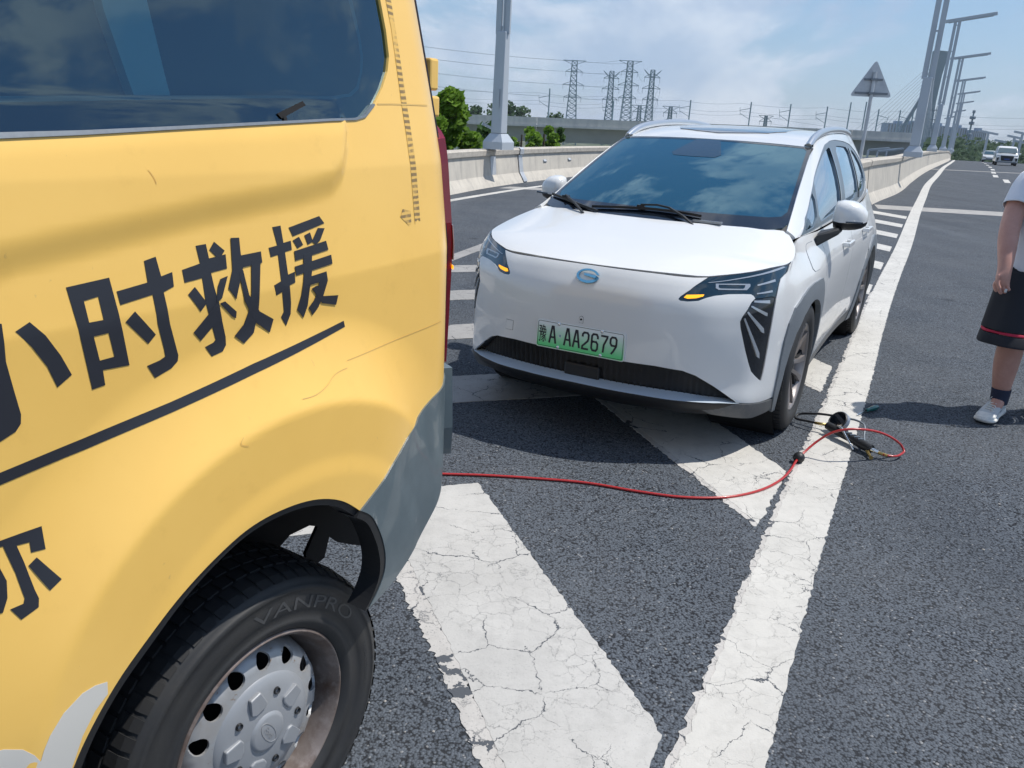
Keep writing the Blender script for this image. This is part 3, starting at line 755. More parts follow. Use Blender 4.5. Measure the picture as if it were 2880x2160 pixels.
# smaller lamp posts beyond the crest on the right
def far_T(px, pz, y, h, w, lab):
    R = empty('far_street_lamp', (px, y, pz-h), 0, lab, 'street lamp', 'small T-shaped lamp posts beyond the crest')
    m = MB(); m.bar((0, 0, 0), (0, 0, h), .32*y/160); m.build('pole', 'poleblue', R); m = MB(); m.bar((-w/2, 0, h+.15), (w/2, 0, h-.35), .35*y/160); m.build('lamp_head', 'poleblue', R)
D_ = lambda x, y: None
for k, (x, z, y, h, w, lab) in enumerate([(86.1, 3.3, 160, 9, 3.6, 'T-shaped lamp post beyond the crest, left of the small white car'), (104.0, 3.7, 180, 10, 3.6, 'T-shaped lamp post rising just left of the oncoming white van'), (113.9, 3.0, 200, 10, 3.4, 'shorter T-shaped lamp post right beside the oncoming van roof'), (112.7, 6.0, 180, 13, 4.4, 'tallest T-shaped lamp post at the right edge above the oncoming van'), (128.0, 1.9, 230, 10, 4.2, 'T-shaped lamp post low at the far right edge behind the white van'), (150, 2.1, 260, 10, 4, 'faint T-shaped lamp post over the distant trees')]): far_T(x, z, y, h, w, lab)
# ------------------------------------------------------------------ back of a triangular road sign
sg = empty('road_sign', (8.50, 21.5, -3), radians(-8), 'back of a grey triangular road sign on a post behind the right parapet', 'road sign')
m = MB(); m.bar((0, 0, 0), (0, 0, 6.10), .085, n=12); m.build('post', 'fasteel', sg, auto=radians(40))
tri = chaikin([(-.50, -.30), (.50, -.30), (0, .56)], 0); T_ = []
for i in range(3):
    a_ = np.array(tri[i]); p_ = np.array(tri[i-1]); n_ = np.array(tri[(i+1) % 3])
    for w in (0, .5, 1): T_.append(tuple(a_+((p_-a_)*(1-w)+(n_-a_)*w)*.075*(1 if w != .5 else .62)))
X = Matrix.Translation((.0, .07, 5.82)) @ Matrix.Rotation(radians(90), 4, 'X')
m = MB(); m.prism(T_, -.012, .012, X); m.build('sign_plate', 'fasteel', sg)
m = MB(); m.prism([(a_*1.0, b_) for a_, b_ in T_], .012, .016, X); 
for z_, w_ in ((5.60, .78), (5.92, .44)):
    m = MB(); m.box((0, .05, z_), (w_, .025, .05)); ch = m.build('mounting_rail', 'clad', sg)
    m = MB(); m.box((0, -.0, z_), (.16, .12, .05)); m.build('clamp', 'clad', ch)

# ------------------------------------------------------------------ trees
def tree(name, loc, h, w, label, leaf='leaf', n=1500, size=.16, seed=1, group=None, lean=0, blobs=None, cat='tree', z0=.25):
    R = empty(name, loc, 0, label, cat, group); r = random.Random(seed)
    m = MB(); pts = [(0, 0, 0), (w*.02, 0, h*.3), (-w*.02, w*.02, h*.6), (0, 0, h*.9)]; m.tube(pts, [h*.022, h*.018, h*.012, h*.004], 7)
    cl = blobs or [(r.uniform(-.33, .33)*w, r.uniform(-.33, .33)*w, h*(z0+(.93-z0)*((k+.5)/13)), w*r.uniform(.20, .34)*(1-.45*((k+.5)/13)**2)) for k in range(13)]
    for (x, y, z, q) in cl[:9]: m.tube([(0, 0, max(.1, z-q*1.3)), (x*.5, y*.5, z-q*.5), (x, y, z)], [h*.010, h*.006, h*.003], 5)
    m.build('trunk', 'bark', R)
    V_ = []; F = []
    for k in range(n):
        x, y, z, q = cl[r.randrange(len(cl))]
        t1 = r.uniform(0, 2*pi); c = r.uniform(-1, 1); s_ = sqrt(1-c*c); rad = q*(r.random()**.38)*r.choice((1, 1, 1, 1.12))
        p = Vector((x+rad*s_*cos(t1), y+rad*s_*sin(t1), z+rad*c*.92)); a_ = Vector((r.gauss(0, 1), r.gauss(0, 1), r.gauss(0, .6))).normalized(); b2 = a_.orthogonal().normalized(); L_ = size*r.uniform(.6, 1.25)
        b = len(V_)
        V_ += [p-a_*L_*.5, p-a_*L_*.1+b2*L_*.42, p+a_*L_*.5, p-a_*L_*.1-b2*L_*.42]; F.append((b, b+1, b+2, b+3))
    mk('crown', V_, F, leaf, R)
    return R
# bright plane tree beside the van, and the row behind the ramp parapet
tree('plane_tree', (-2.55, 22.5, -9), 11.95, 2.5, 'bright green large-leaved tree rising beside the yellow van, taller than its neighbours', n=9000, size=.24, seed=3, z0=.5)
tree('plane_tree', (-2.0, 23.5, -9), 11.15, 1.7, 'bright green leafy tree between the tall one by the van and the lamp post', n=5500, size=.22, seed=5, z0=.55)
tree('plane_tree', (-2.75, 20.8, -9), 11.3, 1.9, 'lower bright green tree crown half hidden by the yellow van', n=4500, size=.23, seed=8, z0=.55)
tree('leafy_tree', (-2.25, 34, -9), 10.9, 2.2, 'darker green tree just left of the thick lamp post', 'leafdark', 3000, .26, 11, z0=.5)
tree('leafy_tree', (-1.45, 38, -9), 11.2, 1.6, 'dark green tree directly behind the thick lamp post', 'leafdark', 2600, .26, 14, z0=.5)
tree('young_tree', (-.15, 42, -9), 10.9, 1.9, 'round green tree just right of the thick lamp post', 'leaf', 2600, .24, 17, z0=.55)
tree('young_tree', (.95, 42, -9), 11.0, 1.5, 'upright green tree, left of the pair under the viaduct', 'leaf', 2200, .22, 19, z0=.55)
tree('young_tree', (1.65, 43, -9), 11.0, 1.2, 'narrow green tree, right of the pair under the viaduct', 'leafdark', 2000, .22, 23, z0=.55)
tree('leafy_tree', (-.85, 40, -9), 10.3, 1.8, 'low dark tree filling the gap at the foot of the lamp post', 'leafdark', 2000, .25, 29, z0=.5)
for k, (x, y, h, w) in enumerate([(-22, 215, 13.0, 9), (-14, 220, 14.6, 6), (-6.5, 218, 15.6, 8), (-1.5, 222, 14.8, 6.5), (8.5, 216, 13.4, 7), (33, 230, 12.6, 6)]):
    tree('far_tree', (x, y, -10), h, w, ['flat dark bush on the skyline just right of the tall plane tree', 'small round tree on the skyline above the viaduct', 'larger round tree on the skyline left of the lamp post', 'dark tree on the skyline touching the lamp post', 'low dark treetop on the skyline right of the lamp post', 'tiny treetop at the foot of the big left pylon'][k], 'leaffar', 500, .9, 40+k, z0=.6)
# far right tree line
tl = MB(); V_ = []; F = []; r = random.Random(77)
for k in range(17000):
    t_ = r.random(); y = 210+r.random()*170; x0 = y*.475; x = x0+r.random()*y*.23-2; z = -9+r.random()**.7*(8.2+2.4*sin(x*.21+y*.05)+1.5*sin(x*.9)); p = Vector((x, y, z)); L_ = 1.3*r.uniform(.6, 1.3); a_ = Vector((r.gauss(0, 1), r.gauss(0, 1), r.gauss(0, .6))).normalized(); b2 = a_.orthogonal().normalized(); b = len(V_)
    V_ += [p-a_*L_*.5, p+b2*L_*.5, p+a_*L_*.5, p-b2*L_*.5]; F.append((b, b+1, b+2, b+3))
o = mk('distant_woods', V_, F, 'leaffar', kind='stuff'); tag(o, 'dark green belt of woods along the horizon at the far right', 'woods')
V_ = []; F = []
for k in range(7000):
    y = 60+r.random()*70; x = y*.30+r.random()*y*.17; z = -9+r.random()**.8*(4.6+1.4*sin(x*.7)); p = Vector((x, y, z)); L_ = .7*r.uniform(.6, 1.3); a_ = Vector((r.gauss(0, 1), r.gauss(0, 1), r.gauss(0, .6))).normalized(); b2 = a_.orthogonal().normalized(); b = len(V_)
    V_ += [p-a_*L_*.5, p+b2*L_*.5, p+a_*L_*.5, p-b2*L_*.5]; F.append((b, b+1, b+2, b+3))
o = mk('scrub', V_, F, 'leaffar', kind='stuff'); tag(o, 'low green scrub below the right parapet between the ramps', 'bushes')

# ------------------------------------------------------------------ viaducts
def girder(name, pts, label, deck_t=2.4, para=1.15, width=9, pier=None, m='girder', ptop=.0):
    """pts: (x, y, z of parapet top)"""
    R = empty(name, (0, 0, 0), 0, label, 'viaduct'); P = [Vector(p) for p in pts]
    for (a_, b_) in zip(P[:-1], P[1:]):
        d = (b_-a_); n_ = Vector((d.y, -d.x, 0)).normalized()
        def slab(name_, o0, o1, z0, z1, mm, par=None, gap=0.):
            V_ = [p+n_*o+Vector((0, 0, z)) for p in (a_+d.normalized()*gap, b_-d.normalized()*gap) for o, z in ((o0, z0), (o1, z0), (o1, z1), (o0, z1))]
            return mk(name_, V_, [(0, 1, 2, 3), (7, 6, 5, 4), (0, 4, 5, 1), (1, 5, 6, 2), (2, 6, 7, 3), (3, 7, 4, 0)], mm, par or R)
        slab('parapet_panel', 0, .25, -para, 0, 'concrete_far', gap=.06); slab('parapet_panel', -width, -width+.25, -para, 0, 'concrete_far', gap=.06)
        slab('deck', .45, -width-.2, -para-.35, -para, 'concrete_far')
        V_ = [p+n_*o+Vector((0, 0, z)) for p in (a_+d.normalized()*.08, b_-d.normalized()*.08) for o, z in ((-1.6, -para-.35), (-2.6, -para-deck_t), (-width+2.6, -para-deck_t), (-width+1.6, -para-.35))]
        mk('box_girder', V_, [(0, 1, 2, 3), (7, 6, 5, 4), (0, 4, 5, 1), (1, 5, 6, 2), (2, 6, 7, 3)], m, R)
        if pier:
            c = a_+n_*(-width/2)+Vector((0, 0, -para-deck_t)); mb = MB(); zb = -9.2-c.z
            mb.box((c.x, c.y, c.z-.6), (3.6, 3.6, 1.2)); mb.box((c.x, c.y, c.z-1.2+(zb+1.2)/2), (pier, pier, abs(zb+1.2))); mb.build('pier', m, R)
    return R
V1 = [(-60, 152, 1.2), (-28, 150, 1.55), (-15.1+17*0-0, 150, 1.62), (2, 150, 1.8), (20, 150, 2.0), (38.6, 150, 2.25), (57, 150, 2.35), (69, 150, 2.4)]
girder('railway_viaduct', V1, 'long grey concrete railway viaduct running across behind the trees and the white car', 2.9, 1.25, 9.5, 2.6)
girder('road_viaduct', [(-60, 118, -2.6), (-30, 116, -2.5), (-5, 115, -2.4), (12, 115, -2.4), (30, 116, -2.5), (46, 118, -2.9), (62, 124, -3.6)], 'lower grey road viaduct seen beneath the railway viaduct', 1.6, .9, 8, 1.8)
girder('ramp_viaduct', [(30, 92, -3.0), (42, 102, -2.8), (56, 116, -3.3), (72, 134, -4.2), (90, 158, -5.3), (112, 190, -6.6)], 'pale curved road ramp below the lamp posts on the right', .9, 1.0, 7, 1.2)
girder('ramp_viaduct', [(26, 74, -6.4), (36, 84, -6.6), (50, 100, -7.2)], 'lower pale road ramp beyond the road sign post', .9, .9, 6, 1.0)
# catenary masts along the railway
def depth(px, py, Y):   # only used to lay out the far row
    pass
masts = [(-0.0+.0, 0)]
MP = [(4.0, 6.7), (15.4, 5.2), (29.0, 6.0), (39.7, 6.2), (46.7, 6.2), (53.2, 6.1), (57.2, 7.0), (59.9, 7.2), (62.3, 6.1), (66.1, 6.1), (68.4, 6.0)]
ml = ['first railway mast right of the thick lamp post', 'railway mast standing between the two large pylons', 'railway mast above the middle of the car roof', 'railway mast with cross bar above the right part of the car roof', 'dark railway mast above the right roof rail', 'slim railway mast right of the roof rail', 'plain tall mast left of the road sign post', 'plain tall mast next to the road sign post', 'first small railway mast right of the sign post', 'second small railway mast right of the sign post', 'railway mast just left of the first right lamp post']
for k, (x, zt) in enumerate(MP):
    R = empty('railway_mast', (x, 153, .9), 0, ml[k], 'railway mast', 'overhead line masts along the railway viaduct'); h = zt-.9
    m = MB(); m.bar((0, 0, 0), (0, 0, h), .24, .24, 6); m.build('mast', 'pylon', R)
    if k not in (6, 7):
        s_ = -1 if k < 6 else 1
        m = MB(); m.bar((0, 0, h*.80), (s_*1.9, 0, h*.72), .09); m.bar((0, 0, h*.45), (s_*1.7, 0, h*.62), .07); m.bar((s_*1.9, 0, h*.82), (s_*1.7, 0, h*.55), .05); m.build('cantilever', 'pylon', R)
for z_ in (4.6, 4.0, 5.9):
    m = MB(); pts = []
    for x0, x1 in zip([-60, -30, 4.0-1.8, 15.4-1.8, 29-1.8, 39.7-1.8, 53, 66], [-30, 2.2, 13.6, 27.2, 37.9, 53, 66, 90]):
        m.tube([(x0+(x1-x0)*t_, 153, z_-.35*4*t_*(1-t_)) for t_ in np.linspace(0, 1, 7)], .022, 4)
    o = m.build('overhead_wire', 'cable'); tag(o, {4.6: 'middle overhead wire strung between the railway masts', 4.0: 'lowest overhead wire strung between the railway masts', 5.9: 'topmost overhead wire strung between the railway masts'}[z_], 'wire')
# ------------------------------------------------------------------ electricity pylons
def pylon(x, y, z0, z1, wb, kind, label):
    R = empty('electricity_pylon', (x, y, -9), 0, label, 'pylon', 'lattice pylons on the skyline'); H_ = z1+9; th = .28*y/380
    def W_(z):
        q = z/H_
        return wb*(1-q)+wb*.30*q if q < .75 else wb*(.475-(q-.75)*.35)
    legs = MB()
    nz = 17; zs = [H_*k/nz for k in range(nz+1)]
    for sx_, sy_ in ((1, 1), (1, -1), (-1, 1), (-1, -1)):
        legs = MB()
        for a_, b_ in zip(zs[:-1], zs[1:]): legs.bar((sx_*W_(a_)/2, sy_*W_(a_)/2, a_), (sx_*W_(b_)/2, sy_*W_(b_)/2, b_), th)
        legs.build('leg', 'pylon', R)
    br = MB()
    for a_, b_ in zip(zs[:-1], zs[1:]):
        for sy_ in (1, -1):
            br.bar((-W_(a_)/2, sy_*W_(a_)/2, a_), (W_(b_)/2, sy_*W_(b_)/2, b_), th*.5); br.bar((W_(a_)/2, sy_*W_(a_)/2, a_), (-W_(b_)/2, sy_*W_(b_)/2, b_), th*.5); br.bar((-W_(b_)/2, sy_*W_(b_)/2, b_), (W_(b_)/2, sy_*W_(b_)/2, b_), th*.5)
        for sx_ in (1, -1): br.bar((sx_*W_(a_)/2, -W_(a_)/2, a_), (sx_*W_(b_)/2, W_(b_)/2, b_), th*.5)
    br.build('lattice', 'pylon', R, kind='stuff')
    arms = [(H_, 1.0, 0), (H_-.0, 1, 0)]
    L_ = {'T': [(0, 5.0), (4.4, 3.7), (9.8, 4.6), (15.0, 3.9)], 'Y': [(0, 3.8), (3.0, 3.5), (7.6, 4.0), (12.2, 3.5)], 'S': [(0, 3.6), (2.6, 3.0), (6.5, 3.8)]}[kind]
    for k, (dz, l) in enumerate(L_):
        z = H_-dz
        for s_ in (-1, 1):
            m = MB()
            if k == 0 and kind == 'Y':
                m.bar((s_*.4, 0, z-3.0), (s_*l, 0, z), th*.9); m.bar((s_*1.2, 0, z-3.0), (s_*l, 0, z), th*.6)
            elif k == 0: m.bar((0, 0, z), (s_*l, 0, z), th*.8); m.bar((s_*l, 0, z), (s_*.8, 0, z-1.6), th*.6)
            else: m.bar((0, 0, z), (s_*l, 0, z-.2), th*.8); m.bar((s_*.8, 0, z+1.4), (s_*l, 0, z-.1), th*.7)
            arm = m.build('cross_arm', 'pylon', R)
            if k:
                m = MB(); m.bar((s_*(l-.1), 0, z-.2), (s_*(l-.15), 0, z-2.0), th*.4); m.build('insulator', 'cable', arm)
    return R
PY = [(20.0, 380, 26.2, 5.6, 'T', 'large lattice pylon standing alone left of the others'), (44.1, 380, 27.2, 5.8, 'T', 'largest lattice pylon in the middle of the group'), (38.4, 400, 23.8, 4.6, 'Y', 'lattice pylon with V-shaped top, left of the largest one'), (54.9, 385, 24.3, 4.3, 'Y', 'lattice pylon with V-shaped top, right of the largest one'), (49.9, 380, 9.2, 3.2, 'S', 'small pylon just right of the largest one'), (63.55, 380, 9.4, 3.2, 'S', 'small pylon farther right above the car roof'), (117, 420, 8.3, 2.6, 'S', 'tiny pylon far off above the right roof rail')]
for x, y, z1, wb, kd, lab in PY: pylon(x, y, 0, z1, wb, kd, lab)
wl = random.Random(4)
def wire(a_, b_, sag, lab, r=.05):
    m = MB(); n = 18; m.tube([(a_[0]+(b_[0]-a_[0])*t_, a_[1]+(b_[1]-a_[1])*t_, a_[2]+(b_[2]-a_[2])*t_-sag*4*t_*(1-t_)) for t_ in np.linspace(0, 1, n)], r, 4); tag(m.build('power_line', 'cable'), lab, 'power line', 'power lines hanging between the pylons')
k = 0
for (dz, l) in ((0, 5.0), (4.4, 3.7), (9.8, 4.6), (15.0, 3.9)):
    for s_ in (-1, 1):
        nm_ = {0: 'topmost', 4.4: 'upper', 9.8: 'middle', 15.0: 'lowest'}[dz]; sd = 'front' if s_ < 0 else 'rear'
        wire((20+s_*l, 380, 26-dz), (-120, 290+s_*5, 33-dz*.85), 3.2, f'{nm_} {sd} power line running left from the lone pylon')
        wire((20+s_*l, 380, 26-dz), (44+s_*l, 380, 27-dz), .8, f'{nm_} {sd} power line between the two large pylons')
for (dz, l) in ((3.0, 3.5), (7.6, 4.0), (12.2, 3.5)):
    nm_ = {3.0: 'upper', 7.6: 'middle', 12.2: 'lower'}[dz]
    wire((54.9+l, 385, 22.3-dz), (72, 520, 5-dz*.3), 2, f'{nm_} power line dropping right from the V-topped pylon', .045)
    wire((44+4, 380, 26-dz*1.3), (54.9-l, 385, 22.3-dz), 1.0, f'{nm_} power line from the largest pylon to its right neighbour', .045)
wire((117, 420, 7.6), (330, 520, 8), 5, 'thin power line along the sky above the far lamp posts', .06)
wire((117, 420, 5.0), (330, 520, 4), 5, 'lower thin power line above the far lamp posts', .06)
# ------------------------------------------------------------------ cable-stayed bridge
br = empty('cable_stayed_bridge', (0, 0, 0), 0, 'distant cable-stayed bridge with a tall slanted grey tower and white cables', 'bridge')
m = MB(); A = [((263.2, 560, -9), 5.2), ((264.2, 560, 4), 5.0), ((266.0, 560, 22), 5.2), ((263.2, 560, 38), 5.6), ((260.2, 560, 54.5), 6.0)]
A = [((260.5, 560, -9), 7.4), ((259.5, 560, 8), 6.4), ((259.3, 560, 24), 5.8), ((259.6, 560, 40), 6.0), ((260.3, 560, 54.4), 7.2)]
MT['tower'] = mat('bridge_tower_steel', (.15, .215, .26), .7)
for (p, w0), (q, w1) in zip(A[:-1], A[1:]): m.bar(p, q, w0, w0, w2=w1)
m.build('tower', 'tower', br)
m = MB(); m.bar((258.6, 560, 38), (243, 560, 2), 1.5, w2=1.9); m.build('tower_leg', 'tower', br)
for k in range(9):
    c = MB(); c.bar((257.5, 560, 48-k*1.9), (212+k*3.4, 560, 1.5), .15); c.build('cable', 'drl', br)
for k in range(8):
    c = MB(); c.bar((258.8, 558, 46-k*2), (247.5+k*1.1, 540, .5), .13); c.build('cable', 'drl', br)
# ------------------------------------------------------------------ tower blocks and telecom masts
def block(x, y, w, h, lab, n=7):
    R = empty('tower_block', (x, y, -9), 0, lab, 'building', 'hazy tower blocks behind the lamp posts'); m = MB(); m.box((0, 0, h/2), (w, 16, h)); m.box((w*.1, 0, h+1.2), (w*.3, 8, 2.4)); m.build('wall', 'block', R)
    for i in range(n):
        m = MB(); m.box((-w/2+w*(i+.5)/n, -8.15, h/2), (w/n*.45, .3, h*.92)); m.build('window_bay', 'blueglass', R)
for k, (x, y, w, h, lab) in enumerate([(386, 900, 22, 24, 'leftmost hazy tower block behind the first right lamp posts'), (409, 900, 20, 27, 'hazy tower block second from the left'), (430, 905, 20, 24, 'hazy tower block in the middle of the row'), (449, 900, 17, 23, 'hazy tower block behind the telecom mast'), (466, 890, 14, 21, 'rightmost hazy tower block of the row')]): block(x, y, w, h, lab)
R = empty('telecom_mast', (154.9, 300, -9), 0, 'slim telecom mast with clustered antennas rising above the tower blocks', 'mast')
m = MB(); m.bar((0, 0, 0), (0, 0, 20.5), .9, n=8, w2=.5); m.build('pole', 'pylon', R)
for z_, q in ((18.2, 1.0), (16.4, .9), (12.6, .8), (20.2, .5)):
    m = MB(); m.lathe([(q*.7, -.5), (q, -.4), (q, .4), (q*.7, .5)], 8, Matrix.Translation((0, 0, z_))); m.build('antenna_ring', 'cable', R)
R = empty('lattice_mast', (141.5, 300, -9), 0, 'thin lattice communication mast between the right lamp posts', 'mast')
m = MB()
for s_ in (-1, 1): m.bar((s_*.9, 0, 0), (s_*.4, 0, 21.5), .16)
for k in range(16): m.bar((-.9+.03*k, 0, 1.3*k), (.9-.03*k, 0, 1.3*(k+1)), .1); m.bar((-.9, 0, 1.3*k), (.9, 0, 1.3*k), .1)
m.build('lattice', 'cable', R)
for z_ in (11, 14, 17, 20): m = MB(); m.box((0, 0, z_), (2.6, .6, .25)); m.build('platform', 'cable', R)
# ------------------------------------------------------------------ small lamp heads peeping over the ramp parapet
for (x, y, z, lab) in ((-.93+.0, 26.0, 1.20, 'short white lamp in front of the trees left of the thick lamp post'), (9.6, 60, -.55, 'short white lamp on a thin post at the left of the car roof')):
    R = empty('garden_lamp', (x, y, z-4), 0, lab, 'lamp'); m = MB(); m.bar((0, 0, 0), (0, 0, 4.0), .07, n=8); m.build('post', 'fasteel', R); m = MB(); m.bar((.03, 0, 4.0), (-.38, -.05, 4.18), .13, .08); m.build('lamp_head', 'drl', R)
# utility posts below on the right
for k, (x, y, h, lab) in enumerate([(25.0, 62, 9.6, 'thin white lamp post below the parapet, left of the first right lamp post'), (29.0, 70, 9.4, 'second thin white post below the parapet'), (34.0, 80, 9.4, 'third thin white post below the parapet, near the bridge tower')]):
    R = empty('slim_lamp_post', (x, y, -9), 0, lab, 'lamp post'); m = MB(); m.bar((0, 0, 0), (0, 0, h), .16, n=6); m.build('pole', 'fasteel', R); m = MB(); m.bar((0, 0, h), (1.5, 0, h+.2), .14); m.build('lamp_head', 'drl', R)

# ================================================================== WHITE CROSSOVER
def stroke(pts, w, closed=False):
    """flat ribbon outline of a pen stroke"""
    P = [np.array(p, float) for p in pts]; L = []; R_ = []
    for i, p in enumerate(P):
        a = P[i-1] if (i or closed) else p; b = P[(i+1) % len(P)] if (i < len(P)-1 or closed) else p
        d1 = (p-a)/max(np.linalg.norm(p-a), 1e-9) if (i or closed) else (b-p)/np.linalg.norm(b-p)
        d2 = (b-p)/max(np.linalg.norm(b-p), 1e-9) if (i < len(P)-1 or closed) else d1
        d = d1+d2; d /= max(np.linalg.norm(d), 1e-9); nrm = np.array([-d[1], d[0]]); k = w/2/max(.45, abs(np.dot(nrm, [-d1[1], d1[0]])))
        L.append(tuple(p+nrm*k)); R_.append(tuple(p-nrm*k))
    return L, R_
def ribbon(mb, pts, w, z0, z1, X, closed=False):
    L, R_ = stroke(pts, w, closed); n = len(L)
    for i in range(n if closed else n-1):
        j = (i+1) % n
        mb.prism([L[i], R_[i], R_[j], L[j]], z0, z1, X)
GLY = {  # strokes on a 1 x 2 cell
 'A': [[(.0, 0), (.40, 2), (.60, 2), (1, 0)], [(.17, .72), (.83, .72)]],
 '2': [[(.03, 1.45), (.05, 1.75), (.25, 1.96), (.75, 1.96), (.95, 1.75), (.95, 1.3), (.85, 1.0), (.08, .35), (.04, .04), (1, .04)]],
 '6': [[(.95, 1.45), (.95, 1.72), (.75, 1.96), (.25, 1.96), (.05, 1.72), (.05, .28), (.25, .04), (.75, .04), (.95, .28), (.95, .85), (.75, 1.08), (.25, 1.08), (.08, .95)]],
 '7': [[(.0, 1.93), (.97, 1.93), (.95, 1.75), (.5, .9), (.42, 0)]],
 '9': [[(.25, .02), (.55, .35), (.92, .95), (.95, 1.2), (.95, 1.72), (.75, 1.96), (.25, 1.96), (.05, 1.72), (.05, 1.25), (.25, 1.0), (.75, 1.0), (.92, 1.1)]]}
def text_mesh(body, size, ext=0.):
    cu = bpy.data.curves.new('text', 'FONT'); cu.body = body; cu.size = size; cu.extrude = ext; cu.resolution_u = 3
    o = bpy.data.objects.new('text', cu); COL.objects.link(o); dg = bpy.context.evaluated_depsgraph_get(); me = o.evaluated_get(dg).to_mesh()
    v = np.array([tuple(x.co) for x in me.vertices]); f = [tuple(p.vertices) for p in me.polygons]
    o.evaluated_get(dg).to_mesh_clear(); bpy.data.objects.remove(o); bpy.data.curves.remove(cu)
    return v, f
def circle(cx, cy, r, n=24, ry=None): return [(cx+r*cos(2*pi*k/n), cy+(ry or r)*sin(2*pi*k/n)) for k in range(n)]


